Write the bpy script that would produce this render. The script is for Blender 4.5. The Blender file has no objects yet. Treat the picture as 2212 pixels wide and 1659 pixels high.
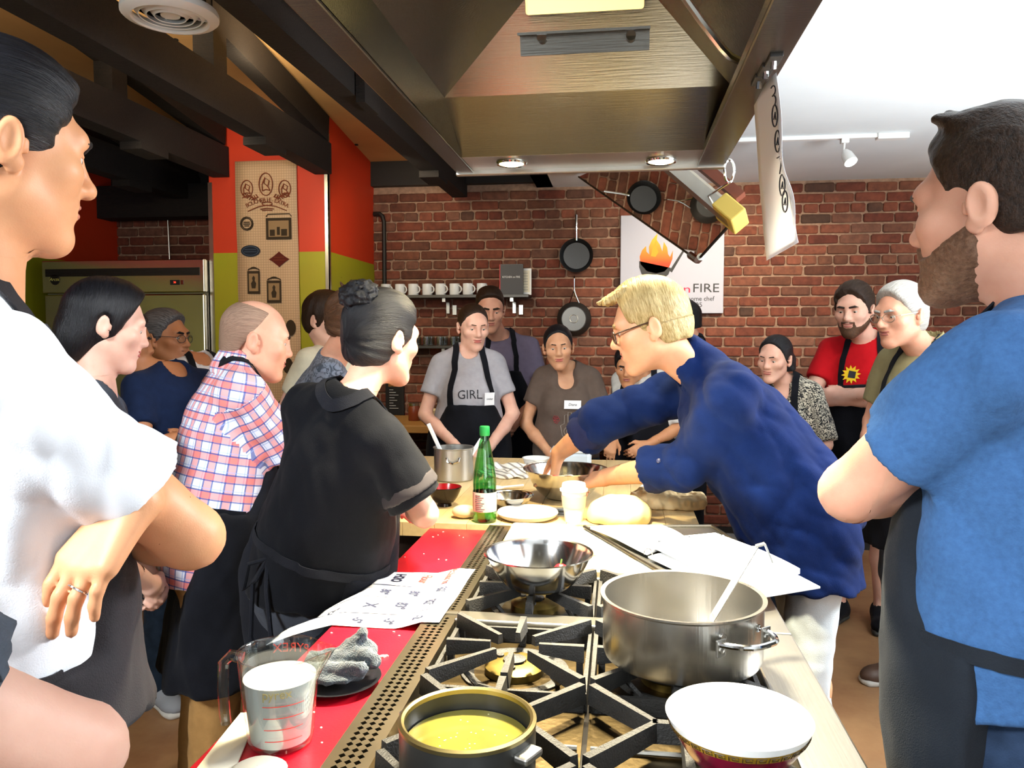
import bpy, bmesh, math, random
import numpy as np
from mathutils import Vector, Matrix
random.seed(7)
SC = bpy.context.scene
COL = SC.collection
PI = math.pi
# ---------------------------------------------------------------- camera
CAM = np.array([0.0, 0.0, 1.5])
FPX = 1700.0
_a = math.atan(236.0 / 1700.0 * math.cos(math.atan(101.5 / 1700.0)))
_p = math.atan(101.5 / 1700.0)
C_R = np.array([math.cos(_a), math.sin(_a), 0.0])
C_F = np.array([-math.sin(_a) * math.cos(_p), math.cos(_a) * math.cos(_p), -math.sin(_p)])
C_U = np.cross(C_R, C_F)

def ray(px, py):
    return C_F + C_R * ((px - 1106.0) / FPX) + C_U * ((829.5 - py) / FPX)

def at(px, py, Y):
    """the point of the room at depth Y (metres from the lens, across the room) seen at that pixel"""
    d = ray(px, py)
    return CAM + d * (Y / d[1])

def atz(px, py, z):
    d = ray(px, py)
    return CAM + d * ((z - CAM[2]) / d[2])

def atx(px, py, x):
    d = ray(px, py)
    return CAM + d * (x / d[0])

def pix(p):
    v = np.asarray(p, float) - CAM
    c = v @ C_F
    return 1106.0 + FPX * (v @ C_R) / c, 829.5 - FPX * (v @ C_U) / c

cam = bpy.data.cameras.new('camera')
cam.sensor_fit = 'HORIZONTAL'
cam.sensor_width = 36.0
cam.lens = 36.0 * FPX / 2212.0
cam.clip_start = 0.02
camo = bpy.data.objects.new('camera', cam)
COL.objects.link(camo)
camo.matrix_world = Matrix(((C_R[0], C_U[0], -C_F[0], CAM[0]), (C_R[1], C_U[1], -C_F[1], CAM[1]), (C_R[2], C_U[2], -C_F[2], CAM[2]), (0, 0, 0, 1)))
SC.camera = camo

# ---------------------------------------------------------------- light
SC.view_settings.view_transform = 'Standard'
SC.view_settings.look = 'None'
SC.view_settings.gamma = 1.0
SC.view_settings.use_curve_mapping = False
SC.view_settings.exposure = 0.2
try:
    SC.cycles.max_bounces = 7
    SC.cycles.diffuse_bounces = 4
    SC.cycles.glossy_bounces = 4
    SC.cycles.transmission_bounces = 8
    SC.cycles.caustics_reflective = False
    SC.cycles.caustics_refractive = False
    SC.cycles.sample_clamp_indirect = 4.0
    SC.cycles.use_denoising = True
except Exception:
    pass
w = bpy.data.worlds.new('world')
SC.world = w
w.use_nodes = True
bg = w.node_tree.nodes['Background']
bg.inputs['Color'].default_value = (0.80, 0.90, 1.0, 1)
bg.inputs['Strength'].default_value = 1.0

def area(name, loc, target, sx, sy, power, col=(1, 1, 1), spread=None):
    l = bpy.data.lights.new(name, 'AREA')
    l.shape = 'RECTANGLE'
    l.size, l.size_y = sx, sy
    l.energy = power
    l.color = col
    if spread:
        l.spread = spread
    o = bpy.data.objects.new(name, l)
    COL.objects.link(o)
    o.location = loc
    d = Vector(target) - Vector(loc)
    o.rotation_euler = d.to_track_quat('-Z', 'Y').to_euler()
    return o

def spot(name, loc, target, power, col, angle, blend=0.5, r=0.03):
    l = bpy.data.lights.new(name, 'SPOT')
    l.energy = power
    l.color = col
    l.spot_size = math.radians(angle)
    l.spot_blend = blend
    l.shadow_soft_size = r
    o = bpy.data.objects.new(name, l)
    COL.objects.link(o)
    o.location = loc
    d = Vector(target) - Vector(loc)
    o.rotation_euler = d.to_track_quat('-Z', 'Y').to_euler()
    return o

# daylight through the tall windows behind the camera and a high side window, plus an added upward fill
area('window_and_fill_light', (-1.4, -2.35, 1.7), (-0.6, 3.0, 1.5), 2.2, 1.9, 42, (0.86, 0.94, 1.0))
area('window_and_fill_light', (1.3, -2.35, 1.7), (0.6, 3.0, 1.7), 2.2, 1.9, 55, (0.86, 0.94, 1.0))
area('window_and_fill_light', (2.80, 2.0, 1.0), (2.1, 2.3, 2.6), 3.4, 1.0, 230, (0.88, 0.95, 1.0), math.radians(115))  # added upward fill by the right wall, brightens the white ceiling
area('window_and_fill_light', (2.6, 2.65, 2.30), (-0.45, 1.35, 0.95), 0.9, 0.45, 50, (0.95, 0.97, 1.0), math.radians(95))
area('skylight', (-1.7, -.5, 2.6), (-.7, 1.1, 1.35), 0.7, 0.5, 38, (0.90, 0.96, 1.0), math.radians(75))
# added warm fills, no lamps there, to brighten the sloping ceiling
area('slope_fill', (-1.55, 3.7, 2.76), (-1.55, 3.9, 3.2), 0.5, 0.12, 9, (1.0, 0.80, 0.52))
area('slope_fill', (-2.2, 3.0, 2.76), (-2.2, 3.2, 3.2), 0.5, 0.12, 9, (1.0, 0.80, 0.52))
# ---------------------------------------------------------------- materials
MATS = {}

def lin(c):
    return tuple(((v / 12.92) if v <= 0.04045 else ((v + 0.055) / 1.055) ** 2.4) for v in c)

def srgb(h):
    h = h.lstrip('#')
    return lin(tuple(int(h[i:i + 2], 16) / 255.0 for i in (0, 2, 4)))

def mat(name, col='#808080', rough=0.5, metal=0.0, noise=0.0, nscale=20.0, bump=0.0, bscale=60.0, emit=None, estr=0.0,
        trans=0.0, ior=1.45, coat=0.0, sheen=0.0, aniso=None, spec=None, stretch=None, alpha=1.0, col2=None, coord='Object', sss=0.0):
    if name in MATS:
        return MATS[name]
    m = bpy.data.materials.new(name)
    MATS[name] = m
    m.use_nodes = True
    nt = m.node_tree
    b = nt.nodes['Principled BSDF']
    c = srgb(col) if isinstance(col, str) else col
    b.inputs['Base Color'].default_value = (*c, 1)
    b.inputs['Roughness'].default_value = rough
    b.inputs['Metallic'].default_value = metal
    b.inputs['IOR'].default_value = ior
    b.inputs['Transmission Weight'].default_value = trans
    b.inputs['Coat Weight'].default_value = coat
    b.inputs['Sheen Weight'].default_value = sheen
    b.inputs['Alpha'].default_value = alpha
    if spec is not None:
        b.inputs['Specular IOR Level'].default_value = spec
    if sss:
        b.inputs['Subsurface Weight'].default_value = sss
        b.inputs['Subsurface Radius'].default_value = (0.012, 0.005, 0.003)
        b.inputs['Subsurface Scale'].default_value = 1.0
    if emit:
        b.inputs['Emission Color'].default_value = (*(srgb(emit) if isinstance(emit, str) else emit), 1)
        b.inputs['Emission Strength'].default_value = estr
    tc = None
    if noise or bump or col2:
        tc = nt.nodes.new('ShaderNodeTexCoord')
        mp = nt.nodes.new('ShaderNodeMapping')
        nt.links.new(tc.outputs[coord], mp.inputs['Vector'])
        if stretch:
            mp.inputs['Scale'].default_value = stretch
    if noise or col2:
        n = nt.nodes.new('ShaderNodeTexNoise')
        n.inputs['Scale'].default_value = nscale
        n.inputs['Detail'].default_value = 5
        nt.links.new(mp.outputs[0], n.inputs['Vector'])
        r = nt.nodes.new('ShaderNodeValToRGB')
        r.color_ramp.elements[0].position = 0.3
        r.color_ramp.elements[1].position = 0.7
        c2 = srgb(col2) if col2 else tuple(min(1, v * (1 + noise)) for v in c)
        c1 = c if col2 else tuple(v * (1 - noise) for v in c)
        r.color_ramp.elements[0].color = (*c1, 1)
        r.color_ramp.elements[1].color = (*c2, 1)
        nt.links.new(n.outputs['Fac'], r.inputs['Fac'])
        nt.links.new(r.outputs['Color'], b.inputs['Base Color'])
    if bump:
        n2 = nt.nodes.new('ShaderNodeTexNoise')
        n2.inputs['Scale'].default_value = bscale
        n2.inputs['Detail'].default_value = 4
        nt.links.new(mp.outputs[0], n2.inputs['Vector'])
        bp = nt.nodes.new('ShaderNodeBump')
        bp.inputs['Strength'].default_value = bump
        bp.inputs['Distance'].default_value = 0.01
        nt.links.new(n2.outputs['Fac'], bp.inputs['Height'])
        nt.links.new(bp.outputs[0], b.inputs['Normal'])
    return m

def nodes(m):
    return m.node_tree, m.node_tree.nodes['Principled BSDF']

def thin_glass(name, tint='#ffffff', body=0.9, rough=.02):
    m = mat(name, tint, rough=rough)
    nt, b = nodes(m)
    out = nt.nodes['Material Output']
    tr = nt.nodes.new('ShaderNodeBsdfTransparent'); tr.inputs['Color'].default_value = (*srgb(tint), 1)
    gl = nt.nodes.new('ShaderNodeBsdfGlossy'); gl.inputs['Roughness'].default_value = rough
    lw = nt.nodes.new('ShaderNodeLayerWeight'); lw.inputs['Blend'].default_value = .35
    mr = nt.nodes.new('ShaderNodeMapRange'); mr.inputs['To Min'].default_value = 1 - body; mr.inputs['To Max'].default_value = .8
    pw = nt.nodes.new('ShaderNodeMath'); pw.operation = 'POWER'; pw.inputs[1].default_value = 2.2
    nt.links.new(lw.outputs['Facing'], pw.inputs[0]); nt.links.new(pw.outputs[0], mr.inputs['Value'])
    mx = nt.nodes.new('ShaderNodeMixShader')
    nt.links.new(mr.outputs[0], mx.inputs['Fac']); nt.links.new(tr.outputs[0], mx.inputs[1]); nt.links.new(gl.outputs[0], mx.inputs[2])
    nt.links.new(mx.outputs[0], out.inputs['Surface'])
    return m

# ---------------------------------------------------------------- mesh helpers
def ident():
    return Matrix.Identity(4)

def frame(o, x=None, y=None, z=None):
    """4x4 matrix with origin o and given axes (two of three)"""
    if x is None:
        y = Vector(y).normalized(); z = Vector(z).normalized(); x = y.cross(z).normalized(); z = x.cross(y)
    elif y is None:
        x = Vector(x).normalized(); z = Vector(z).normalized(); y = z.cross(x).normalized(); z = x.cross(y)
    else:
        x = Vector(x).normalized(); y = Vector(y).normalized(); z = x.cross(y).normalized(); y = z.cross(x)
    o = Vector(o)
    return Matrix(((x[0], y[0], z[0], o[0]), (x[1], y[1], z[1], o[1]), (x[2], y[2], z[2], o[2]), (0, 0, 0, 1)))

class MB:
    """collects simple shapes and links them as ONE mesh object"""
    def __init__(self, M=None):
        self.v = []; self.f = []; self.M = M
    def add(self, vs, fs, M=None):
        n = len(self.v)
        for p in vs:
            p = Vector(p)
            if M is not None: p = M @ p
            if self.M is not None: p = self.M @ p
            self.v.append(tuple(p))
        for q in fs:
            self.f.append(tuple(i + n for i in q))
        return self
    def box(self, a, b, M=None, bev=0.0):
        (x0, y0, z0), (x1, y1, z1) = a, b
        if x0 > x1: x0, x1 = x1, x0
        if y0 > y1: y0, y1 = y1, y0
        if z0 > z1: z0, z1 = z1, z0
        if bev <= 0:
            vs = [(x0, y0, z0), (x1, y0, z0), (x1, y1, z0), (x0, y1, z0), (x0, y0, z1), (x1, y0, z1), (x1, y1, z1), (x0, y1, z1)]
            fs = [(0, 3, 2, 1), (4, 5, 6, 7), (0, 1, 5, 4), (1, 2, 6, 5), (2, 3, 7, 6), (3, 0, 4, 7)]
            return self.add(vs, fs, M)
        bm = bmesh.new()
        bmesh.ops.create_cube(bm, size=1.0)
        for v in bm.verts:
            v.co = ((x0 + x1) / 2 + v.co.x * (x1 - x0), (y0 + y1) / 2 + v.co.y * (y1 - y0), (z0 + z1) / 2 + v.co.z * (z1 - z0))
        bmesh.ops.bevel(bm, geom=list(bm.edges), offset=bev, segments=2, affect='EDGES', profile=0.5)
        bm.verts.index_update()
        self.add([v.co[:] for v in bm.verts], [[v.index for v in f.verts] for f in bm.faces], M)
        bm.free()
        return self
    def lathe(self, prof, n=32, M=None, c=(0, 0, 0), close=False):
        """prof: list of (r,z)"""
        vs, fs = [], []
        m = len(prof)
        for (r, z) in prof:
            for i in range(n):
                t = 2 * PI * i / n
                vs.append((c[0] + r * math.cos(t), c[1] + r * math.sin(t), c[2] + z))
        for j in range(m - 1 + (1 if close else 0)):
            j2 = (j + 1) % m
            for i in range(n):
                i2 = (i + 1) % n
                fs.append((j * n + i, j * n + i2, j2 * n + i2, j2 * n + i))
        return self.add(vs, fs, M)
    def tube(self, pts, r, n=8, M=None, caps=True, closed=False):
        pts = [Vector(p) for p in pts]
        rs = r if isinstance(r, (list, tuple)) else [r] * len(pts)
        vs, fs = [], []
        up = Vector((0, 0, 1))
        prev = None
        L = len(pts)
        for i, p in enumerate(pts):
            if closed:
                t = pts[(i + 1) % L] - pts[i - 1]
            else:
                t = (pts[min(i + 1, L - 1)] - pts[max(i - 1, 0)])
            t.normalize()
            if prev is None:
                a = t.cross(up)
                if a.length < 1e-3: a = t.cross(Vector((1, 0, 0)))
            else:
                a = prev - t * prev.dot(t)
                if a.length < 1e-4: a = t.cross(up)
            a.normalize(); b = t.cross(a); prev = a
            for k in range(n):
                th = 2 * PI * k / n
                vs.append(tuple(p + (a * math.cos(th) + b * math.sin(th)) * rs[i]))
        for i in range(L if closed else L - 1):
            i2 = (i + 1) % L
            for k in range(n):
                k2 = (k + 1) % n
                fs.append((i * n + k, i * n + k2, i2 * n + k2, i2 * n + k))
        if caps and not closed:
            fs.append(tuple(range(n - 1, -1, -1)))
            fs.append(tuple((L - 1) * n + k for k in range(n)))
        return self.add(vs, fs, M)
    def cyl(self, a, b, r, n=16, r2=None):
        return self.tube([a, b], [r, r if r2 is None else r2], n)
    def bar(self, a, b, w, h, up=(0, 0, 1), bev=0.0):
        a = Vector(a); b = Vector(b)
        M = frame(a, x=b - a, z=up)
        L = (b - a).length
        return self.box((0, -w / 2, -h / 2), (L, w / 2, h / 2), M, bev)
    def prism(self, poly, t, M=None):
        n = len(poly)
        vs = [(x, y, 0) for x, y in poly] + [(x, y, t) for x, y in poly]
        fs = [tuple(range(n - 1, -1, -1)), tuple(range(n, 2 * n))] + [(i, (i + 1) % n, n + (i + 1) % n, n + i) for i in range(n)]
        return self.add(vs, fs, M)
    def sphere(self, c, r, n=16, m=10, M=None):
        rr = r if isinstance(r, (tuple, list)) else (r, r, r)
        vs, fs = [], []
        vs.append((c[0], c[1], c[2] - rr[2]))
        for j in range(1, m):
            ph = -PI / 2 + PI * j / m
            for i in range(n):
                th = 2 * PI * i / n
                vs.append((c[0] + rr[0] * math.cos(ph) * math.cos(th), c[1] + rr[1] * math.cos(ph) * math.sin(th), c[2] + rr[2] * math.sin(ph)))
        vs.append((c[0], c[1], c[2] + rr[2]))
        for i in range(n):
            fs.append((0, 1 + (i + 1) % n, 1 + i))
            fs.append((len(vs) - 1, 1 + (m - 2) * n + i, 1 + (m - 2) * n + (i + 1) % n))
        for j in range(m - 2):
            for i in range(n):
                i2 = (i + 1) % n
                fs.append((1 + j * n + i, 1 + j * n + i2, 1 + (j + 1) * n + i2, 1 + (j + 1) * n + i))
        return self.add(vs, fs, M)
    def build(self, name, m, parent=None, smooth=False, kind=None, angle=0.6):
        return link_mesh(name, self.v, self.f, m, parent, smooth, kind, angle)

def link_mesh(name, v, f, m, parent=None, smooth=False, kind=None, angle=0.6):
    me = bpy.data.meshes.new(name)
    me.from_pydata(v, [], f)
    if smooth:
        me.polygons.foreach_set('use_smooth', [True] * len(me.polygons))
        if angle:
            try:
                me.set_sharp_from_angle(angle=angle)
            except Exception:
                pass
    me.materials.append(m)
    me.update()
    return link(name, me, parent, kind)

def link(name, me, parent=None, kind=None):
    o = bpy.data.objects.new(name, me)
    COL.objects.link(o)
    if parent is not None:
        o.parent = parent
        o.matrix_parent_inverse = parent.matrix_basis.inverted()
    if kind:
        o['kind'] = kind
    return o

def thing(name, label, cat, loc=(0, 0, 0), group=None):
    o = bpy.data.objects.new(name, None)
    o.empty_display_size = 0.05
    COL.objects.link(o)
    o.location = tuple(float(v) for v in loc)
    tag(o, label, cat, group)
    return o

def tag(o, label, cat, group=None):
    o['label'] = label
    o['category'] = cat
    if group: o['group'] = group
    return o

def struct(o):
    o['kind'] = 'structure'
    return o

def copy_tree(o, loc, label=None, rotz=0.0):
    """copy of a thing with copies of its parts and sub-parts (parents all at identity rotation)"""
    def rec(src, par):
        c = src.copy()
        COL.objects.link(c)
        if par is not None:
            c.parent = par
            c.matrix_parent_inverse = src.matrix_parent_inverse.copy()
        for ch in src.children:
            rec(ch, c)
        return c
    c = rec(o, None)
    c.location = tuple(float(v) for v in loc)
    c.rotation_euler = (0, 0, rotz)
    if label: c['label'] = label
    return c

def text(name, s, size, M, m, parent=None, ext=0.0004, align='CENTER', shear=0.0, offset=0.0, space=1.0, sx=1.0):
    cu = bpy.data.curves.new(name, 'FONT')
    cu.body = s
    cu.size = size
    cu.extrude = ext
    cu.align_x = align
    cu.align_y = 'CENTER'
    cu.shear = shear
    cu.offset = offset
    cu.space_character = space
    cu.resolution_u = 3
    o = bpy.data.objects.new('tmp', cu)
    COL.objects.link(o)
    dg = bpy.context.evaluated_depsgraph_get()
    me = bpy.data.meshes.new_from_object(o.evaluated_get(dg))
    bpy.data.objects.remove(o)
    bpy.data.curves.remove(cu)
    me.name = name
    me.transform(M @ Matrix.Diagonal((sx, 1, 1, 1)))
    me.materials.clear()
    me.materials.append(m)
    return link(name, me, parent)

def lines(name, polys, r, M, m, parent=None, closed=False, n=5):
    b = MB(M)
    for p in polys:
        b.tube([(q[0], q[1], r * 0.3) if len(q) == 2 else q for q in p], r, n, closed=closed)
    return b.build(name, m, parent)

def arc(cx, cy, rx, ry, a0, a1, n=24):
    return [(cx + rx * math.cos(math.radians(a0 + (a1 - a0) * i / n)), cy + ry * math.sin(math.radians(a0 + (a1 - a0) * i / n))) for i in range(n + 1)]
# ================================================================ ROOM
YW = 5.8          # brick wall at the far end
XL, XR, YB = -3.95, 2.95, -2.5
ZC = 2.59         # flat white ceiling

def brick_mat(name, dark=1.0):
    m = mat(name, '#8a4a38', rough=0.85)
    nt, b = nodes(m)
    oi = nt.nodes.new('ShaderNodeObjectInfo')
    ge = nt.nodes.new('ShaderNodeNewGeometry')
    ad = nt.nodes.new('ShaderNodeMath'); ad.operation = 'ADD'
    nt.links.new(oi.outputs['Random'], ad.inputs[0]); nt.links.new(ge.outputs['Random Per Island'], ad.inputs[1])
    fr = nt.nodes.new('ShaderNodeMath'); fr.operation = 'FRACT'
    nt.links.new(ad.outputs[0], fr.inputs[0])
    r = nt.nodes.new('ShaderNodeValToRGB')
    els = [(0.0, '#5e2c20'), (0.18, '#74402e'), (0.36, '#6a3425'), (0.52, '#7e4836'), (0.66, '#6c4432'), (0.8, '#563022'), (0.9, '#785040'), (1.0, '#463026')]
    r.color_ramp.elements[0].position = 0; r.color_ramp.elements[0].color = (*srgb(els[0][1]), 1)
    r.color_ramp.elements[1].position = 1; r.color_ramp.elements[1].color = (*srgb(els[-1][1]), 1)
    for p, c in els[1:-1]:
        e = r.color_ramp.elements.new(p); e.color = (*srgb(c), 1)
    nt.links.new(fr.outputs[0], r.inputs['Fac'])
    tc = nt.nodes.new('ShaderNodeNewGeometry')
    n = nt.nodes.new('ShaderNodeTexNoise'); n.inputs['Scale'].default_value = 26; n.inputs['Detail'].default_value = 6
    nt.links.new(tc.outputs['Position'], n.inputs['Vector'])
    mx = nt.nodes.new('ShaderNodeMix'); mx.data_type = 'RGBA'; mx.blend_type = 'MULTIPLY'; mx.inputs['Factor'].default_value = 0.75
    r2 = nt.nodes.new('ShaderNodeValToRGB')
    r2.color_ramp.elements[0].position = 0.3; r2.color_ramp.elements[0].color = (0.55, 0.5, 0.48, 1)
    r2.color_ramp.elements[1].position = 0.7; r2.color_ramp.elements[1].color = (1.25, 1.2, 1.15, 1)
    nt.links.new(n.outputs['Fac'], r2.inputs['Fac'])
    nt.links.new(r.outputs['Color'], mx.inputs['A']); nt.links.new(r2.outputs['Color'], mx.inputs['B'])
    nt.links.new(mx.outputs['Result'], b.inputs['Base Color'])
    bp = nt.nodes.new('ShaderNodeBump'); bp.inputs['Strength'].default_value = 0.5; bp.inputs['Distance'].default_value = 0.004
    nt.links.new(n.outputs['Fac'], bp.inputs['Height']); nt.links.new(bp.outputs[0], b.inputs['Normal'])
    return m

M_BRICK = brick_mat('brick')
M_MORTAR = mat('mortar', '#9a7c68', rough=0.95, noise=0.25, nscale=30, bump=0.5, bscale=120)
M_WHITEPAINT = mat('white_paint', '#e9eef0', rough=0.8, noise=0.03, nscale=3)
M_TAN = mat('tan_ceiling', '#c49c68', rough=0.75, noise=0.14, nscale=2.2)
M_BEAM = mat('dark_timber', '#140e0b', rough=0.8, noise=0.35, nscale=14, bump=0.5, bscale=40, stretch=(1, 6, 6))
M_BLACK = mat('black_trim', '#15110f', rough=0.6)
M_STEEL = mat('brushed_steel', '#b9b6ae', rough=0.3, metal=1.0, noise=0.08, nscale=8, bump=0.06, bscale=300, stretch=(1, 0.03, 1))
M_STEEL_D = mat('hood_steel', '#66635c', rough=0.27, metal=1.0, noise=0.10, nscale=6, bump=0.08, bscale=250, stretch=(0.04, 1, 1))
M_CHROME = mat('polished_steel', '#d4d4d2', rough=0.09, metal=1.0)
M_ALU = mat('aluminium', '#c3bfb4', rough=0.28, metal=1.0, noise=0.06, nscale=12)
M_WHITE = mat('white_plastic', '#f1f1ee', rough=0.4)
M_PAPER = mat('white_paper', '#f4f6fa', rough=0.8)
M_INK = mat('black_ink', '#22222a', rough=0.7)
M_RUBBER = mat('black_rubber', '#101012', rough=0.6)

# floor: stained concrete
m = mat('stained_concrete', '#96714e', rough=0.42)
nt, b = nodes(m)
tc = nt.nodes.new('ShaderNodeNewGeometry')
n1 = nt.nodes.new('ShaderNodeTexNoise'); n1.inputs['Scale'].default_value = 1.1; n1.inputs['Detail'].default_value = 8; n1.inputs['Roughness'].default_value = 0.65
nt.links.new(tc.outputs['Position'], n1.inputs['Vector'])
r = nt.nodes.new('ShaderNodeValToRGB')
r.color_ramp.elements[0].position = 0.3; r.color_ramp.elements[0].color = (*srgb('#74452c'), 1)
r.color_ramp.elements[1].position = 0.68; r.color_ramp.elements[1].color = (*srgb('#b08a60'), 1)
nt.links.new(n1.outputs['Fac'], r.inputs['Fac']); nt.links.new(r.outputs['Color'], b.inputs['Base Color'])
n2 = nt.nodes.new('ShaderNodeTexNoise'); n2.inputs['Scale'].default_value = 14
nt.links.new(tc.outputs['Position'], n2.inputs['Vector'])
bp = nt.nodes.new('ShaderNodeBump'); bp.inputs['Strength'].default_value = 0.12; bp.inputs['Distance'].default_value = 0.01
nt.links.new(n2.outputs['Fac'], bp.inputs['Height']); nt.links.new(bp.outputs[0], b.inputs['Normal'])
struct(MB().box((XL - .1, YB - .1, -0.1), (XR + .1, YW + .2, 0)).build('floor', m))

# brick walls: every brick an object, shared meshes
def brick_mesh(name, L, H, seed):
    rnd = random.Random(seed)
    D = 0.014
    def j(a=0.0025): return rnd.uniform(-a, a)
    e = 0.006
    # back ring (8 verts), front ring (8 verts, inset)
    def ring(l, h, c):
        return [(-l / 2 + c, -h / 2), (l / 2 - c, -h / 2), (l / 2, -h / 2 + c), (l / 2, h / 2 - c), (l / 2 - c, h / 2), (-l / 2 + c, h / 2), (-l / 2, h / 2 - c), (-l / 2, -h / 2 + c)]
    back = ring(L, H, 0.008)
    vs = [(x + j(), 0.004, z + j()) for x, z in back]
    k = [(x + j(0.002), z + j(0.002)) for x, z in back]
    vs += [(x, -D + 0.004, z) for x, z in k]
    vs += [(x * (1 - 2 * e / L), -D + j(0.001), z * (1 - 2 * e / H)) for x, z in k]
    fs = []
    for a in (0, 8):
        for i in range(8):
            i2 = (i + 1) % 8
            fs.append((a + i, a + i2, a + 8 + i2, a + 8 + i))
    fs.append(tuple(range(16, 24)))
    me = bpy.data.meshes.new(name)
    me.from_pydata(vs, [], fs)
    me.materials.append(M_BRICK)
    me.update()
    return me
STRETCH = [brick_mesh('brick', 0.196, 0.060, i) for i in range(6)]
HEADER = [brick_mesh('brick', 0.094, 0.060, 20 + i) for i in range(4)]
COURSE, SL, HL = 0.0715, 0.208, 0.106

def brick_field(wall, x0, x1, z0, z1, limit, score, skip=None):
    """running bond with a header course every fifth row, mounted on the wall's face (world Y = YW)"""
    cells = []
    rnd = random.Random(3)
    k0 = int(math.floor(z0 / COURSE)); k1 = int(math.ceil(z1 / COURSE))
    for k in range(k0, k1):
        z = (k + 0.5) * COURSE
        if z - 0.03 < z0 or z + 0.03 > z1: continue
        header = (k % 5 == 3)
        L = HL if header else SL
        off = (k * 0.37 % 1.0) * L if not header else 0.03
        x = x0 - L + off
        while x < x1:
            c = x + L / 2
            if c + L / 2 >= x0 + 0.01 and c + L / 2 <= x1 + 0.03:
                if skip is None or not skip(c, z):
                    cells.append((c + rnd.uniform(-.003, .003), z + rnd.uniform(-.0015, .0015), header))
            x += L
    cells.sort(key=lambda c: -score(c[0], c[1]))
    for (cx, cz, hd) in cells[:limit]:
        me = rnd.choice(HEADER if hd else STRETCH)
        o = bpy.data.objects.new('brick', me)
        COL.objects.link(o)
        o.parent = wall
        o.location = (cx, YW - 0.001, cz)
        o.rotation_euler = (0, rnd.uniform(-.008, .008), 0)
    rest = cells[limit:]
    if rest:
        vs, fs = [], []
        for (cx, cz, hd) in rest:
            me = rnd.choice(HEADER if hd else STRETCH)
            n = len(vs)
            vs += [(v.co.x + cx, v.co.y + YW - 0.001, v.co.z + cz) for v in me.vertices]
            fs += [tuple(i + n for i in p.vertices) for p in me.polygons]
        o = link_mesh('brickwork', vs, fs, M_BRICK, wall, kind='stuff')

wall_back = struct(MB().box((-1.9, YW, 0), (XR, YW + 0.2, 3.4)).build('wall_back', M_MORTAR))
def sc_right(x, z):
    px, py = pix((x, YW, z))
    vis = 1.0 if (800 < px < 2060 and py < 1180) else 0.0
    return vis * 10 + (3 if 1.25 < z < 2.62 else 0) + (1.5 if px > 1700 or (830 < px < 1330) else 0) + z * 0.1
brick_field(wall_back, -1.855, XR, 0.0, 2.63, 300, sc_right)
wall_alc = struct(MB().box((XL - .1, YW, 0), (-1.9, YW + 0.2, 3.4)).build('wall_back_left', M_MORTAR))
brick_field(wall_alc, XL, -2.66, 1.9, 2.75, 300, lambda x, z: z)

# painted side wall and pillar: orange above, lime green below
def paint_mat():
    m = mat('orange_and_lime_paint', '#d8431a', rough=0.55)
    nt, b = nodes(m)
    g = nt.nodes.new('ShaderNodeNewGeometry')
    s = nt.nodes.new('ShaderNodeSeparateXYZ'); nt.links.new(g.outputs['Position'], s.inputs[0])
    c = nt.nodes.new('ShaderNodeMath'); c.operation = 'GREATER_THAN'; c.inputs[1].default_value = 2.046
    nt.links.new(s.outputs['Z'], c.inputs[0])
    mx = nt.nodes.new('ShaderNodeMix'); mx.data_type = 'RGBA'
    mx.inputs['A'].default_value = (*srgb('#a9a51c'), 1); mx.inputs['B'].default_value = (*srgb('#d63a16'), 1)
    nt.links.new(c.outputs[0], mx.inputs['Factor'])
    n = nt.nodes.new('ShaderNodeTexNoise'); n.inputs['Scale'].default_value = 2.5
    nt.links.new(g.outputs['Position'], n.inputs['Vector'])
    mm = nt.nodes.new('ShaderNodeMix'); mm.data_type = 'RGBA'; mm.blend_type = 'MULTIPLY'; mm.inputs['Factor'].default_value = 0.25
    nt.links.new(mx.outputs['Result'], mm.inputs['A']); nt.links.new(n.outputs['Color'], mm.inputs['B'])
    nt.links.new(mm.outputs['Result'], b.inputs['Base Color'])
    return m
M_PAINT = paint_mat()
struct(MB().box((XL - .1, YB, 0), (XL, YW, 3.6)).build('wall_left', M_PAINT))
PX0, PX1, PY = -2.66, -1.855, 4.86
pillar = struct(MB().box((PX0, PY, 0), (PX1, YW, 3.1)).build('pillar', M_PAINT))
gb = MB()
gb.box((PX1 - 0.022, PY - 0.006, 0), (PX1 + 0.006, PY + 0.0, 2.79)); gb.box((PX1, PY - 0.006, 0), (PX1 + 0.006, PY + 0.022, 2.79))
gb.build('corner_guard', M_ALU, pillar)
MB().box((PX0 - 0.006, PY - 0.006, 0), (PX0 + 0.022, PY, 2.5)).build('corner_guard', M_ALU, pillar)

M_WIN = mat('window_frame', '#3a3a3a', rough=0.5)
M_GLASS_D = mat('window_glass', '#dfeaf2', rough=0.02, trans=1.0, ior=1.02)
struct(MB().box((XL, YB - .1, 0), (XR, YB, 3.6)).build('wall_front', M_WHITEPAINT))
struct(MB().box((XR, YB, 0), (XR + .1, YW, 3.0)).build('wall_right', M_WHITEPAINT))
for i, (x0, x1) in enumerate(((-2.5, -0.3), (0.2, 2.4))):
    wf = MB()
    for (a, bb) in (((x0, 0.75), (x1, 0.82)), ((x0, 2.65), (x1, 2.72)), ((x0, .75), (x0 + .06, 2.72)), ((x1 - .06, .75), (x1, 2.72)), (((x0 + x1) / 2 - .03, .75), ((x0 + x1) / 2 + .03, 2.72))):
        wf.box((a[0], YB, a[1]), (bb[0], YB + .06, bb[1]))
    struct(wf.build('window_%d' % (i + 1), M_WIN))
wf = MB()
for (a, bb) in (((-.6, 0.85), (1.8, 0.92)), ((-.6, 2.5), (1.8, 2.57)), ((-.6, .85), (-.54, 2.57)), ((1.74, .85), (1.8, 2.57)), ((.57, .85), (.63, 2.57))):
    wf.box((XR - .06, a[0], a[1]), (XR, bb[0], bb[1]))
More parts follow.
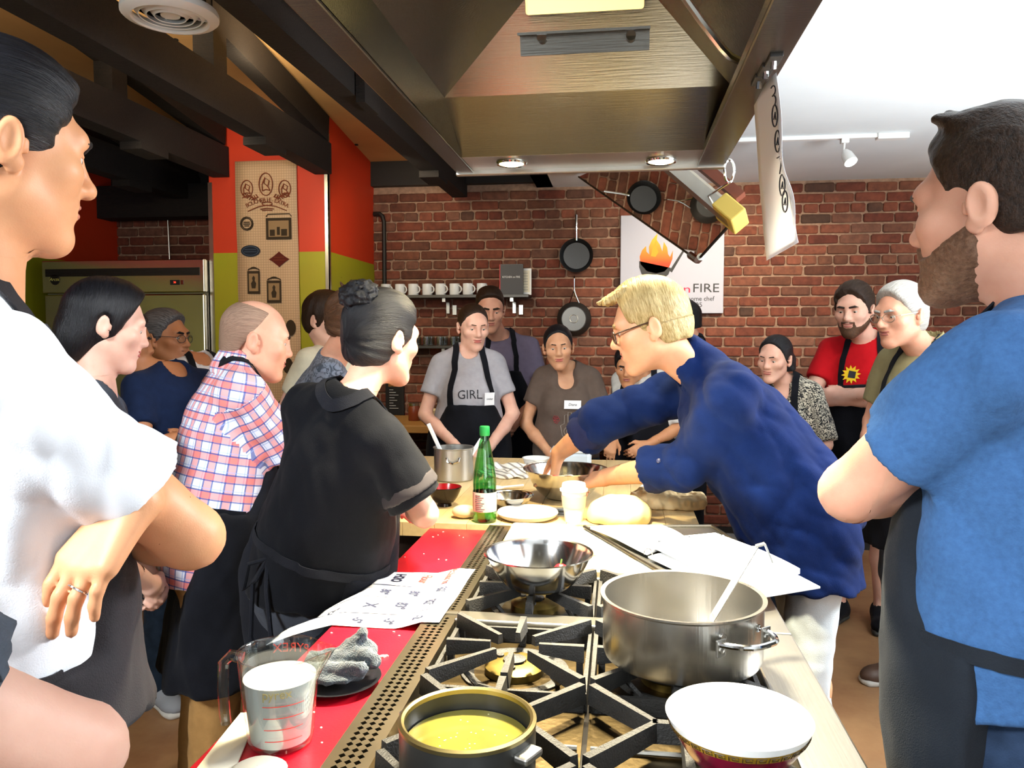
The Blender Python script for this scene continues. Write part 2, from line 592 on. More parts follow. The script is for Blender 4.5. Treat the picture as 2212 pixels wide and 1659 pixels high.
struct(wf.build('window_3', M_WIN))

# ceilings
struct(MB().box((-0.62, YB, ZC), (XR, YW, ZC + 0.12)).build('ceiling', M_WHITEPAINT))
# sloping roof deck on the left, falling towards the brick wall
sl = 0.125
zr = lambda y: 2.79 + sl * (YW - y)
v = [(XL, YB, zr(YB)), (-0.62, YB, zr(YB)), (-0.62, YW, zr(YW)), (XL, YW, zr(YW))]
v += [(x, y, z + 0.1) for x, y, z in v]
roof = struct(link_mesh('ceiling_slope', v, [(0, 3, 2, 1), (4, 5, 6, 7), (0, 1, 5, 4), (1, 2, 6, 5), (2, 3, 7, 6), (3, 0, 4, 7)], M_TAN))
struct(MB().box((-0.62, YB, ZC), (-0.5, YW, zr(YB) + .1)).build('trim_9', M_WHITEPAINT))
nb = MB()
for (px, py) in ((380, 85), (228, 186), (325, 258), (478, 178), (770, 312)):
    d = ray(px, py)
    # meet the roof plane
    t = (2.79 + sl * YW - CAM[2]) / (d[2] + sl * d[1])
    p = CAM + d * t
    nb.cyl(p + np.array([0, 0, .004]), p - np.array([0, 0, .006]), 0.013, 8)
nb.build('nail_plugs', M_BEAM, roof, kind='stuff')
# black board on top of the brick wall
struct(MB().box((PX1, YW - 0.07, 2.62), (-0.5, YW, 2.80)).build('trim_1', M_BLACK))
struct(MB().box((XL, YW - 0.07, 2.62), (PX0, YW, 3.0)).build('trim_2', M_BLACK))
struct(MB().box((-1.85, YW - 0.04, 0), (XR, YW, 0.13)).build('baseboard_back', M_BLACK))

# roof trusses: tie beam, rafter and posts of dark timber
def truss(n, x, y1, ytie, posts):
    base = MB().box((x - .055, YB, 2.53), (x + .055, ytie, 2.72)).build('trim_%d' % n, M_BEAM)
    struct(base)
    y0 = YB
    a = Vector((x, y1, zr(y1) - 0.10)); bb = Vector((x, y0, zr(y0) - 0.10))
    MB().bar(bb, a, 0.09, 0.16).build('rafter', M_BEAM, base)
    for y in posts:
        MB().box((x - .05, y - .06, 2.70), (x + .05, y + .06, zr(y) - .06)).build('post', M_BEAM, base)
    MB().box((x - .062, ytie - .95, 2.49), (x + .062, ytie - .70, 2.53)).build('splice_block', M_BEAM, base)
    return base
t4 = truss(3, -1.19, YW - .08, YW - .02, (3.6, 2.4, 1.2))
MB().box((-1.13, 3.3, 2.50), (-1.09, 3.5, 2.74)).build('splice_plate', M_BEAM, t4)
truss(4, -1.88, PY - .02, PY - .01, (3.47, 2.5, 1.5))
truss(5, -2.57, PY - .02, PY - .01, (3.75, 2.6, 1.5))
truss(6, -3.26, YW - .1, YW - .02, (4.2, 3.0))
struct(MB().box((XL, YW - 0.25, 2.40), (PX0, YW - 0.08, 2.64)).build('trim_7', M_BEAM))

# cable rod on the alcove wall and the pipe beside the pillar
t = thing('wall_rod', 'thin pale rod with a small oval cap on the dark brick above the refrigerator', 'rod', at(367, 560, 5.7))
p0 = at(367, 560, 5.72); p1 = at(360, 425, 5.72)
MB().cyl(p0 - np.array([0, 0, .1]), p1, 0.007, 8).build('rod', M_ALU, t)
MB().sphere(p1, (0.035, 0.016, 0.014)).build('oval_cap', M_WHITE, t, smooth=True)
pts = [(-1.845, YW - .03, 2.42), (-1.80, YW - .04, 2.42), (-1.775, YW - .04, 2.40), (-1.765, YW - .04, 2.36), (-1.765, YW - .04, 1.2)]
tp = MB().tube(pts, 0.017, 8).build('conduit_pipe', M_BLACK, smooth=True)
tag(tp, 'dark conduit pipe running down the left end of the brick wall', 'pipe')

# ---------------------------------------------------------------- round ceiling vent
c = at(368, 35, 2.15)
t = thing('round_ceiling_vent', 'round white ceiling diffuser with concentric rings under a silver duct', 'vent', c)
R = 0.132
MB(Matrix.Translation(Vector(c))).lathe([(R, 0.0), (R, 0.012), (R * .97, .02), (R * .80, .012), (R * .76, -.008), (R * .80, -.012), (R * .95, -.006)], 40, close=True).build('outer_ring', M_WHITE, t, smooth=True)
for k, q in enumerate((.64, .48, .32)):
    MB(Matrix.Translation(Vector(c))).lathe([(R * q, -.006), (R * (q + .1), .01), (R * (q + .085), .012), (R * (q - .015), -.004)], 32, close=True).build('diffuser_ring', M_WHITE, t, smooth=True)
MB(Matrix.Translation(Vector(c))).lathe([(0.001, .004), (R * .2, .0), (R * .2, .008), (0.001, .012)], 24).build('centre_cap', M_WHITE, t, smooth=True)
sp = MB(Matrix.Translation(Vector(c)))
for k in range(4):
    a = PI / 4 + k * PI / 2
    sp.bar((0.02 * math.cos(a), .02 * math.sin(a), .01), (R * .8 * math.cos(a), R * .8 * math.sin(a), .01), .006, .006)
sp.build('spokes', M_WHITE, t)
MB(Matrix.Translation(Vector(c))).lathe([(R * .74, .02), (R * .74, .9)], 32).build('duct', M_STEEL_D, t, smooth=True)
MB(Matrix.Translation(Vector(c))).lathe([(.001, .08), (R * .73, .08)], 32).build('damper', M_BLACK, t)

# ---------------------------------------------------------------- extractor hood
HX0, HX1, HY0, HY1, HZ = -0.556, 0.325, 0.15, 2.67, 2.06
hood = thing('extractor_hood', 'large stainless steel extractor hood hanging over the range', 'hood', ((HX0 + HX1) / 2, (HY0 + HY1) / 2, HZ))
IX0, IX1, IY1 = -0.498, 0.285, 2.45
# outer skirt
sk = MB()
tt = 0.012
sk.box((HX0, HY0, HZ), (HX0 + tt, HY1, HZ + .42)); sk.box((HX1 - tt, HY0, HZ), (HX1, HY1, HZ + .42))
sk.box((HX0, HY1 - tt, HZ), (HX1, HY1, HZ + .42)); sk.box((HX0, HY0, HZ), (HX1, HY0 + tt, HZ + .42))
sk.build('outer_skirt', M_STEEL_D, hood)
# rim flange under the hood
rm = MB()
rm.box((HX0, IY1, HZ), (HX1, HY1, HZ + .012), bev=.003)
rm.build('lamp_rail', M_STEEL, hood)
rm = MB()
rm.box((HX0, HY0, HZ - .008), (IX0, HY1, HZ + .02), bev=.004); rm.build('rim', M_STEEL_D, hood)
rm = MB(); rm.box((IX1 - .045, HY0, HZ - .008), (HX1, HY1, HZ + .02), bev=.004); rm.build('rim', M_STEEL_D, hood)
rm = MB(); rm.box((HX0 - .004, HY1 - .02, HZ - .014), (HX1 + .004, HY1 + .006, HZ + .004), bev=.003); rm.build('front_lip', M_ALU, hood)
rm = MB(); rm.box((HX0, HY0, HZ), (HX1, HY0 + .12, HZ + .012)); rm.build('rim', M_STEEL_D, hood)
FY, FZ = 2.21, 2.172
RX, RZ, RY = -0.08, 2.47, 1.90
def quad(vs, name, m):
    n = len(vs)
    return link_mesh(name, [tuple(p) for p in vs], [tuple(range(n))], m, hood)
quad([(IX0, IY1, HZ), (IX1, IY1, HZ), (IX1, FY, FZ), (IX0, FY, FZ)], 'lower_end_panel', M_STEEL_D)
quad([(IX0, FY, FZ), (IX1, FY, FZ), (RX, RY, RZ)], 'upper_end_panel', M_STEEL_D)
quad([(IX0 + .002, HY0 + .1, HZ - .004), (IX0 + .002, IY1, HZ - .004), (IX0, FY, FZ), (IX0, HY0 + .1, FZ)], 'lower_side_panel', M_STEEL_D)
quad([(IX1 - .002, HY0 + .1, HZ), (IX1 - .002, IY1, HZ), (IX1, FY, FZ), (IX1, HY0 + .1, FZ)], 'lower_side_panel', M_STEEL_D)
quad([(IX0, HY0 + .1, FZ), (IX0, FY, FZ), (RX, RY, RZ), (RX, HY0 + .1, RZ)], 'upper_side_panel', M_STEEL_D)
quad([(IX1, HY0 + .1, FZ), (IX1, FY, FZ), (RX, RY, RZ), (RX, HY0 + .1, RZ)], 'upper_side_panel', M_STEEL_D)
# halogen lamps set in the rail
M_LAMP = mat('lamp_glow', '#fff2c0', emit=(1.0, 0.83, 0.42), estr=22.0)
for (px, py) in ((1105, 351), (1428, 346)):
    c = atz(px, py, HZ - .002)
    lp = MB(Matrix.Translation(Vector(c))).lathe([(.044, .006), (.050, -.002), (.047, -.008), (.040, -.006)], 28).build('lamp_bezel', M_CHROME, hood, smooth=True)
    MB(Matrix.Translation(Vector(c))).lathe([(.0005, -.012), (.024, -.010), (.041, -.004), (.041, .004)], 24).build('lamp_lens', M_LAMP, lp, smooth=True)
    spot('hood_lamp', (c[0], c[1] - .0, c[2] - .03), (c[0] - .02, c[1] - .35, .9), 50, (1.0, 0.83, 0.52), 100, 0.7, .03)
# glowing lamp box below the ridge with its shield plate and two knobs
bx = MB()
cb = np.array([-0.090, 1.90, 2.318])
Mb = frame(cb, x=(1, 0, 0), z=(0, -.45, 1))
MB(Mb).box((-.135, -.075, -.05), (.135, .075, .05), bev=.006).build('lamp_box', mat('lamp_box_glow', '#ffe9a0', rough=.4, emit=(1.0, 0.80, 0.28), estr=1.3), hood)
MB(Mb).box((-.15, -.095, -.010), (.15, -.080, .02)).build('lamp_box_frame', M_STEEL, hood)
Mp = frame(at(1262, 72, 1.98), x=(1, 0, 0), z=(0, -.30, .95))
pl = MB(Mp).box((-.158, -.005, -.045), (.158, .03, .0)); pl.box((-.158, -.06, 0), (.158, .03, .006))
pl.build('shield_plate', M_STEEL_D, hood)
for px in (1170, 1363):
    k = at(px, 80 if px < 1200 else 76, 1.955)
    MB().cyl(k, k + np.array([0, .03, .004]), .012, 12).build('knob', M_CHROME, hood, smooth=True)
area('lamp_box_light', (-.095, 1.80, 2.245), (-.095, 1.66, .9), .26, .12, 60, (1.0, .88, .62), math.radians(80))
# conduit across the inner right side
pts = [at(1462, -30, 1.78), at(1515, 45, 1.80), at(1558, 102, 1.82), at(1574, 120, 1.84), at(1596, 131, 1.87), at(1626, 138, 1.9)]
MB().tube(pts, .009, 8).build('conduit', M_ALU, hood, smooth=True)
for (px, py) in ((1672, 128), (1655, 150), (1640, 172)):
    c = atz(px, py, HZ - .009)
    s_ = MB().box((c[0] - .013, c[1] - .03, HZ - .014), (c[0] + .013, c[1] + .03, HZ - .006), bev=.002).build('switch_plate', M_BLACK, hood)
    MB().cyl((c[0], c[1], HZ - .012), (c[0], c[1] + .006, HZ - .026), .006, 8).build('toggle', M_CHROME, s_)
# long sheet of paper hanging from the hood's right rim
def hanging_paper():
    n = 26
    top = np.array([atx(1668, 185, .345), atx(1628, 250, .345)])
    L = [(1628, 235), (1636, 330), (1643, 420), (1650, 500), (1656, 563)]
    Rr = [(1676, 190), (1688, 290), (1700, 375), (1716, 455), (1728, 524)]
    Ld = [1.975, 1.98, 1.99, 2.00, 2.02]; Rd = [1.685, 1.69, 1.70, 1.71, 1.73]
    Lp = [at(*p, y) for p, y in zip(L, Ld)]; Rp = [at(*p, y) for p, y in zip(Rr, Rd)]
    Lp[0] = Lp[0] + np.array([0, 0, .03]); Rp[0] = Rp[0] + np.array([0, 0, .03])
    def interp(P, t):
        k = min(int(t * (len(P) - 1)), len(P) - 2); f = t * (len(P) - 1) - k
        return P[k] * (1 - f) + P[k + 1] * f
    vs, fs = [], []
    W_ = 7
    for i in range(n + 1):
        a, b_ = interp(Lp, i / n), interp(Rp, i / n)
        for j in range(W_):
            f = j / (W_ - 1)
            p = a * (1 - f) + b_ * f
            p = p + np.array([.004 * math.sin(i * .45) * f, .003 * math.sin(i * .7 + j), 0])
            vs.append(tuple(p))
    for i in range(n):
        for j in range(W_ - 1):
            q = i * W_ + j
            fs.append((q, q + 1, q + W_ + 1, q + W_))
    o = link_mesh('hanging_paper_strip', vs, fs, M_PAPER, smooth=True, angle=None)
    o.data.materials.append(M_PAPER)
    sm = o.modifiers.new('thickness', 'SOLIDIFY'); sm.thickness = .0006
    tag(o, 'long curling white paper strip with handwritten marks hanging from the hood corner', 'paper')
    # handwriting close to the right edge
    b_ = MB()
    for (px, py, kind) in ((1676, 208, '3'), (1680, 250, 'o'), (1686, 305, 'o'), (1691, 352, '7'), (1696, 400, 'o'), (1702, 435, 'o'), (1690, 322, '3')):
        d = 1.725 if px < 1695 else 1.735
        c0 = at(px, py, d - .004) + np.array([-.006, 0, 0])
        ux, uz = np.array([.35, -.9, .1]) * .010, np.array([.05, 0, -1]) * .022
        if kind == 'o':
            P = [c0 + ux * math.cos(a * PI / 8) + uz * math.sin(a * PI / 8) for a in range(17)]
            b_.tube(P, .0016, 5)
            b_.tube([c0 - ux * .4 + uz * .3, c0 + ux * .2 - uz * .3, c0 + ux * .3 + uz * .4], .0014, 5)
        elif kind == '3':
            P = [c0 + ux * math.cos((a - 10) * PI / 14) - uz * .5 + uz * .45 * math.sin((a - 10) * PI / 14) for a in range(15)] + [c0 + ux * math.cos((a - 8) * PI / 14) + uz * .45 + uz * .5 * math.sin((a - 8) * PI / 14) for a in range(15)]
            b_.tube(P, .0015, 5)
        else:
            b_.tube([c0 - ux - uz * .6, c0 + ux - uz * .6, c0 - ux * .2 + uz], .0015, 5)
    b_.build('handwriting', M_INK, o)
hanging_paper()

# ---------------------------------------------------------------- tilted demonstration mirror
def mirror():
    Mp_ = at(1415, 435, 4.0)
    d = Mp_ - CAM; d /= np.linalg.norm(d)
    r_ = np.array([-.33, 5.8, 2.0]) - Mp_; r_ /= np.linalg.norm(r_)
    nrm = r_ - d; nrm /= np.linalg.norm(nrm)
    if nrm @ d > 0: nrm = -nrm
    def hit(px, py):
        e = ray(px, py)
        return CAM + e * (((Mp_ - CAM) @ nrm) / (e @ nrm))
    A, B, Cc = hit(1250, 382), hit(1507, 562), hit(1597, 462)
    D = hit(1478, 362)
    E = Cc + (D - Cc) * 1.6
    poly = [A, B, Cc, E]
    t = thing('demonstration_mirror', 'tilted demonstration mirror hung over the table, reflecting the bricks', 'mirror', (A + B + Cc + E) / 4)
    vs = [tuple(p) for p in poly] + [tuple(p - nrm * .012) for p in poly]
    fs = [(0, 1, 2, 3), (7, 6, 5, 4)] + [(i, 4 + i, 4 + (i + 1) % 4, (i + 1) % 4) for i in range(4)]
    link_mesh('glass', vs, fs, mat('mirror_glass', '#d9d0bf', rough=0.015, metal=1.0), t)
    off = nrm * .004
    MB().tube([A + off * 0, B], .006, 6).build('edge_trim', mat('dark_bronze', '#4a3c2c', rough=.5), t)
    MB().tube([B, Cc], .007, 6).build('edge_trim', M_BEAM, t)
    q = B + (Cc - B) * .10
    b1 = MB(); b1.tube([B + (A - B) * .05, B, q], .020, 6); b1.build('corner_bracket', M_ALU, t)
    u = (E - Cc) / np.linalg.norm(E - Cc)
    b2 = MB(); b2.bar(Cc + nrm * .03, E + nrm * .03, .05, .05, up=tuple(nrm)); b2.build('frame_bar', M_ALU, t)
    b3 = MB(); b3.bar(Cc + nrm * .02 - u * .03, Cc + nrm * .02 + u * .08, .10, .07, up=tuple(nrm), bev=.006)
    b3.build('end_block', mat('yellow_foam', '#c8ad52', rough=.7), t)
    b4 = MB(); b4.bar(Cc - nrm * .05 + u * .05, E - nrm * .05, .03, .04, up=tuple(nrm)); b4.build('wooden_batten', mat('batten_wood', '#6a3420', rough=.6), t)
    # carabiner and chain to the hood corner
    c0 = at(1575, 372, 2.70)
    P = [c0 + np.array([.014 * math.sin(a), 0, .034 * math.cos(a)]) * (1.0 if math.cos(a) < 0 else 1.2) for a in np.linspace(0, 2 * PI, 20, endpoint=False)]
    MB().tube(P, .0045, 6, closed=True).build('carabiner', M_CHROME, t, smooth=True)
    MB().tube([c0 - np.array([0, 0, .034]), Cc + nrm * .03 + u * .15], .004, 6).build('hanging_wire', M_CHROME, t)
mirror()

# ---------------------------------------------------------------- track light on the white ceiling
tr = thing('track_light', 'white track light with a small lamp head on the white ceiling', 'track light', (1.3, 4.1, ZC))
a, b_ = atz(1560, 305, ZC - .012), atz(1950, 300, ZC - .012)
yy = a[1]
MB().box((a[0] - .4, yy - .018, ZC - .022), (b_[0] - .03, yy + .018, ZC), bev=.003).build('track', M_WHITE, tr)
MB().box((b_[0] - .16, yy - .028, ZC - .032), (b_[0], yy + .028, ZC), bev=.004).build('feed_box', M_WHITE, tr)
for px in (1808, 1648):
    c = atz(px, 318, ZC - .03)
    c[1] = yy
    st = MB().box((c[0] - .02, yy - .02, ZC - .045), (c[0] + .02, yy + .02, ZC - .02), bev=.003)
    st.cyl((c[0], yy, ZC - .04), (c[0] - .004, yy, ZC - .10), .006, 8)
    st.build('lamp_stem', M_WHITE, tr, smooth=True)
    d = Vector((-.55, -.35, -.75)).normalized()
    e = Vector((c[0] - .006, yy, ZC - .10))
    Mh = frame(e - d * .02, z=d, x=(1, 0, .3))
    hd = MB(Mh).lathe([(.001, 0), (.018, .002), (.030, .03), (.036, .085), (.033, .085), (.026, .03)], 20).build('lamp_head', M_WHITE, tr, smooth=True)
    MB(Mh).lathe([(.001, .074), (.033, .078)], 18).build('lamp_lens', mat('track_lamp_glow', '#fff4d8', emit=(1, .9, .66), estr=18), hd)
    spot('track_lamp', tuple(e + d * .075), tuple(e + Vector((-.35, 1.5, -.9))), 45, (1, .86, .62), 85, .8, .03)
ct = MB().tube([at(1925, 375, 5.2) + np.array([0, 0, .0]), at(2080, 345, 4.4)], .006, 6)
# further track lamps out of view light the wall
for (x, y) in ((-1.3, 4.3), (0.2, 4.3), (2.2, 4.3)):
    spot('track_lamp', (x, y, ZC - .08), (x - .1, 5.8, 1.7), 30, (1, .86, .62), 100, .8, .04)
spot('track_lamp', (-.95, 2.75, 2.5), (-.6, 4.3, 1.35), 42, (1, .9, .74), 75, .8, .05)
spot('track_lamp', (1.2, 2.3, 2.52), (1.05, 4.0, 1.4), 42, (1, .9, .74), 75, .8, .05)
spot('track_lamp', (-1.5, 1.8, 2.45), (-1.9, 3.4, 1.4), 26, (1, .9, .74), 80, .8, .05)
spot('track_lamp', (-2.2, 3.4, 2.45), (-2.2, 4.9, 2.0), 30, (1, .85, .6), 100, .8, .04)
# ================================================================ PEOPLE ENGINE (signed distance bodies -> one continuous mesh each)
def V3(*a):
    return np.array(a if len(a) > 1 else a[0], float)

def nrmz(v):
    v = np.asarray(v, float)
    return v / (np.linalg.norm(v) + 1e-12)

class Prim:
    __slots__ = ('fn', 'c', 'R', 'k', 'op')
    def __init__(self, fn, c, R, k=0.02, op='u'):
        self.fn, self.c, self.R, self.k, self.op = fn, np.asarray(c, float), R, k, op

def rcone(a, b, ra, rb, k=0.02, op='u'):
    a = V3(a).astype(np.float32); b = V3(b).astype(np.float32)
    ba = b - a
    L2 = float(ba @ ba) + 1e-12
    def fn(P):
        pa = P - a
        t = np.clip((pa @ ba) / L2, 0, 1)
        q = pa - t[:, None] * ba
        return np.sqrt(np.einsum('ij,ij->i', q, q)) - (ra + (rb - ra) * t)
    return Prim(fn, (a + b) / 2, math.sqrt(L2) / 2 + max(ra, rb), k, op)

def ell(c, r, M=None, k=0.03, op='u'):
    """ellipsoid; M rows are the local axes"""
    c = V3(c).astype(np.float32); r = np.asarray(r, np.float32)
    Mt = None if M is None else np.asarray(M, np.float32).T
    def fn(P):
        q = P - c
        if Mt is not None: q = q @ Mt
        q = q / r
        k0 = np.sqrt(np.einsum('ij,ij->i', q, q)) + 1e-9
        q = q / r
        k1 = np.sqrt(np.einsum('ij,ij->i', q, q)) + 1e-9
        return k0 * (k0 - 1.0) / k1
    return Prim(fn, c, float(max(r)), k, op)

def rbox(c, half, M, rad=0.0, k=0.01, op='u'):
    c = V3(c).astype(np.float32); h = np.asarray(half, np.float32) - rad
    Mt = np.asarray(M, np.float32).T
    def fn(P):
        q = np.abs((P - c) @ Mt) - h
        return np.sqrt((np.maximum(q, 0) ** 2).sum(1)) + np.minimum(q.max(1), 0) - rad
    return Prim(fn, c, float(np.linalg.norm(half)), k, op)

def plane_cut(p, n, k=0.0):
    """keeps the side where (x-p).n < 0"""
    p = V3(p).astype(np.float32); n = nrmz(n).astype(np.float32)
    return Prim(lambda P: (P - p) @ n, p, 1e6, k, 'i')

def waves(seed, scale, n=7, stretch=(1, 1, 1)):
    rs = np.random.RandomState(seed)
    K = rs.normal(size=(n, 3)).astype(np.float32)
    K /= np.linalg.norm(K, axis=1)[:, None]
    K *= (2 * PI / scale) * rs.uniform(.6, 1.5, size=(n, 1)).astype(np.float32)
    K *= np.asarray(stretch, np.float32)
    ph = rs.uniform(0, 2 * PI, n).astype(np.float32)
    def fn(P):
        return np.sin(P @ K.T + ph).sum(1) / math.sqrt(n)
    return fn

def lattice(P, seed=0):
    """smooth value noise in -1..1"""
    i = np.floor(P).astype(np.int64); f = (P - i).astype(np.float32); f = f * f * (3 - 2 * f)
    def hsh(a, b_, c):
        h = (a * 374761393 + b_ * 668265263 + c * 2147483647 + seed * 974634777) & 0x7fffffff
        h = ((h ^ (h >> 13)) * 1274126177) & 0x7fffffff
        return ((h ^ (h >> 16)) & 0xffff).astype(np.float32) / 32767.5 - 1
    out = 0
    for a in (0, 1):
        for b_ in (0, 1):
            for c in (0, 1):
                wt = (f[:, 0] if a else 1 - f[:, 0]) * (f[:, 1] if b_ else 1 - f[:, 1]) * (f[:, 2] if c else 1 - f[:, 2])
                out = out + wt * hsh(i[:, 0] + a, i[:, 1] + b_, i[:, 2] + c)
    return out

def drapes(seed, scale, along, n=4, cross=.25):
    """cloth folds: ridges that run roughly along the given direction"""
    rs = np.random.RandomState(seed)
    along = nrmz(along)
    K, K2 = [], []
    for _ in range(n):
        k = rs.normal(size=3); k = nrmz(k - along * (k @ along) * (1 - cross)) * (2 * PI / scale) * rs.uniform(.55, 1.3)
        K.append(k); K2.append(nrmz(rs.normal(size=3)) * (2 * PI / (scale * 2.2)))
    K = np.array(K, np.float32).T; K2 = np.array(K2, np.float32).T
    ph = rs.uniform(0, 2 * PI, n).astype(np.float32)
    def fn(P):
        q = P @ K + 1.1 * np.sin(P @ K2 + ph) + ph
        return (1.2 - 2 * np.abs(np.sin(q * .5)) ** .8).sum(1) / n
    return fn

def wrinkle(amp, fn):
    return Prim(lambda P: fn(P) * amp, (0, 0, 0), 1e6, 0, 'n')

def smin(a, b, k):
    if k <= 0: return np.minimum(a, b)
    h = np.maximum(k - np.abs(a - b), 0) / k
    return np.minimum(a, b) - h * h * (k * 0.25)

def smax(a, b, k):
    return -smin(-a, -b, k)

def evaluate(prims, P, D=None):
    D = np.full(len(P), 1.0, np.float32)
    for p in prims:
        d = p.fn(P)
        if p.op == 'u': D = smin(D, d, p.k)
        elif p.op == 's': D = smax(D, -d, p.k)
        elif p.op == 'i': D = smax(D, d, p.k)
        else: D = D + d
    return D

def mesh_sdf(prims, h, lo=None, hi=None, keep=None, project=True):
    """blocks of a regular grid near the surface -> surface nets"""
    us = [p for p in prims if p.op == 'u']
    if lo is None:
        lo = np.min([p.c - p.R for p in us], 0) - 3 * h
        hi = np.max([p.c + p.R for p in us], 0) + 3 * h
    B = 8
    nb = np.ceil((np.asarray(hi) - lo) / (h * B)).astype(int) + 1
    bc = (np.stack(np.meshgrid(*[np.arange(n) for n in nb], indexing='ij'), -1).reshape(-1, 3))
    cent = (lo + (bc + .5) * (h * B)).astype(np.float32)
    d0 = evaluate(prims, cent)
    br = h * B * 0.87
    act = np.abs(d0) < br * 1.35 + 0.012
    N = nb * B
    D = np.empty(tuple(N), np.float32)
    Dv = D.reshape(nb[0], B, nb[1], B, nb[2], B)
    Dv[...] = d0.reshape(nb[0], 1, nb[1], 1, nb[2], 1)
    ab = bc[act]; ac = cent[act]
    if len(ab) == 0: return np.zeros((0, 3)), np.zeros((0, 4), int)
    off = np.stack(np.meshgrid(*[np.arange(B)] * 3, indexing='ij'), -1).reshape(-1, 3)
    offm = (off * h).astype(np.float32)
    base = (lo + ab * (h * B)).astype(np.float32)
    nblk = len(ab)
    vals = np.full((nblk, B ** 3), 1.0, np.float32)
    for p in prims:
        if p.R > 1e5:
            sel = np.arange(nblk)
        else:
            dd = np.linalg.norm(ac - p.c.astype(np.float32), axis=1)
            sel = np.nonzero(dd < p.R + br + p.k + 3 * h + (0.02 if p.op == 'u' else 0))[0]
        if len(sel) == 0: continue
        P = (base[sel][:, None, :] + offm[None]).reshape(-1, 3)
        d = p.fn(P).reshape(len(sel), -1)
        cur = vals[sel]
        if p.op == 'u': cur = smin(cur, d, p.k)
        elif p.op == 's': cur = smax(cur, -d, p.k)
        elif p.op == 'i': cur = smax(cur, d, p.k)
        else: cur = cur + d
        vals[sel] = cur
    Dv[ab[:, 0], :, ab[:, 1], :, ab[:, 2], :] = vals.reshape(nblk, B, B, B)
    S = D < 0
    n0, n1, n2 = [int(x) for x in N]
    c8 = [S[i:n0 - 1 + i, j:n1 - 1 + j, k:n2 - 1 + k] for i in (0, 1) for j in (0, 1) for k in (0, 1)]
    anyv = c8[0] | c8[1] | c8[2] | c8[3] | c8[4] | c8[5] | c8[6] | c8[7]
    allv = c8[0] & c8[1] & c8[2] & c8[3] & c8[4] & c8[5] & c8[6] & c8[7]
    cells = np.argwhere(anyv & ~allv)
    if len(cells) == 0: return np.zeros((0, 3)), np.zeros((0, 4), int)
    if keep is not None:
        kk = keep(lo + (cells + .5) * h)
        cells = cells[kk]
    idx = np.full((n0 - 1, n1 - 1, n2 - 1), -1, np.int32)
    idx[cells[:, 0], cells[:, 1], cells[:, 2]] = np.arange(len(cells))
    corner = np.array([(i, j, k) for i in (0, 1) for j in (0, 1) for k in (0, 1)])
    cv = np.stack([D[cells[:, 0] + i, cells[:, 1] + j, cells[:, 2] + k] for i, j, k in corner], 1)
    acc = np.zeros((len(cells), 3)); cnt = np.zeros(len(cells))
    for a in range(8):
        for b_ in range(a + 1, 8):
            if np.abs(corner[a] - corner[b_]).sum() != 1: continue
            m = (cv[:, a] < 0) != (cv[:, b_] < 0)
            t = cv[:, a] / (cv[:, a] - cv[:, b_] + 1e-20)
            pt = corner[a] + t[:, None] * (corner[b_] - corner[a])
            acc[m] += pt[m]; cnt[m] += 1
    V = lo + (cells + acc / np.maximum(cnt, 1)[:, None]) * h
    F = []
    for ax in range(3):
        o1, o2 = [(1, 2), (2, 0), (0, 1)][ax]
        sl0 = [slice(1, -1)] * 3; sl1 = [slice(1, -1)] * 3
        sl0[ax] = slice(0, -1); sl1[ax] = slice(1, None)
        s0 = S[tuple(sl0)]; s1 = S[tuple(sl1)]
        e = np.argwhere(s0 != s1)
        if len(e) == 0: continue
        g = e.copy()
        for q in range(3):
            if q != ax: g[:, q] += 1
        flip = s0[e[:, 0], e[:, 1], e[:, 2]]
        u = np.zeros(3, int); u[o1] = 1
        v = np.zeros(3, int); v[o2] = 1
        ok = np.ones(len(g), bool)
        q4 = []
        for dv in (-u - v, -v, 0 * u, -u):
            gg = g + dv
            inb = ((gg >= 0) & (gg < np.array([n0 - 1, n1 - 1, n2 - 1]))).all(1)
            gc = np.clip(gg, 0, np.array([n0 - 2, n1 - 2, n2 - 2]))
            ii = np.where(inb, idx[gc[:, 0], gc[:, 1], gc[:, 2]], -1)
            ok &= ii >= 0
            q4.append(ii)
        q = np.stack(q4, 1)
        q[~flip] = q[~flip][:, ::-1]
        F.append(q[ok])
    F = np.concatenate(F) if F else np.zeros((0, 4), int)
    if project and len(V):
        # one relaxation towards neighbours keeps facets from showing
        acc = np.zeros_like(V); cnt = np.zeros(len(V))
        for a, b_ in ((0, 1), (1, 2), (2, 3), (3, 0)):
            np.add.at(acc, F[:, a], V[F[:, b_]]); np.add.at(cnt, F[:, a], 1)
            np.add.at(acc, F[:, b_], V[F[:, a]]); np.add.at(cnt, F[:, b_], 1)
        m = cnt > 0
        V[m] = V[m] * 0.55 + 0.45 * acc[m] / cnt[m][:, None]
    return V, F

def np_mesh(name, V, F, m, parent=None, attr=None, kind=None):
    me = bpy.data.meshes.new(name)
    nv, nf = len(V), len(F)
    me.vertices.add(nv)
    me.vertices.foreach_set('co', np.asarray(V, np.float32).ravel())
    me.loops.add(nf * 4)
    me.loops.foreach_set('vertex_index', np.asarray(F, np.int32).ravel())
    me.polygons.add(nf)
    me.polygons.foreach_set('loop_start', np.arange(0, nf * 4, 4, dtype=np.int32))
    me.polygons.foreach_set('use_smooth', np.ones(nf, bool))
    me.update(calc_edges=True)
    me.validate()
    if attr is not None:
        if isinstance(attr, tuple):
            cls, vals = attr
            fc = cls[F[:, 0]]
            out = vals[np.repeat(fc, 4), np.asarray(F).ravel()]
            a = me.attributes.new('cloth', 'FLOAT_VECTOR', 'CORNER')
            a.data.foreach_set('vector', np.asarray(out, np.float32).ravel())
        else:
            a = me.attributes.new('cloth', 'FLOAT_VECTOR', 'POINT')
            a.data.foreach_set('vector', np.asarray(attr, np.float32).ravel())
    me.materials.append(m)
    return link(name, me, parent, kind)

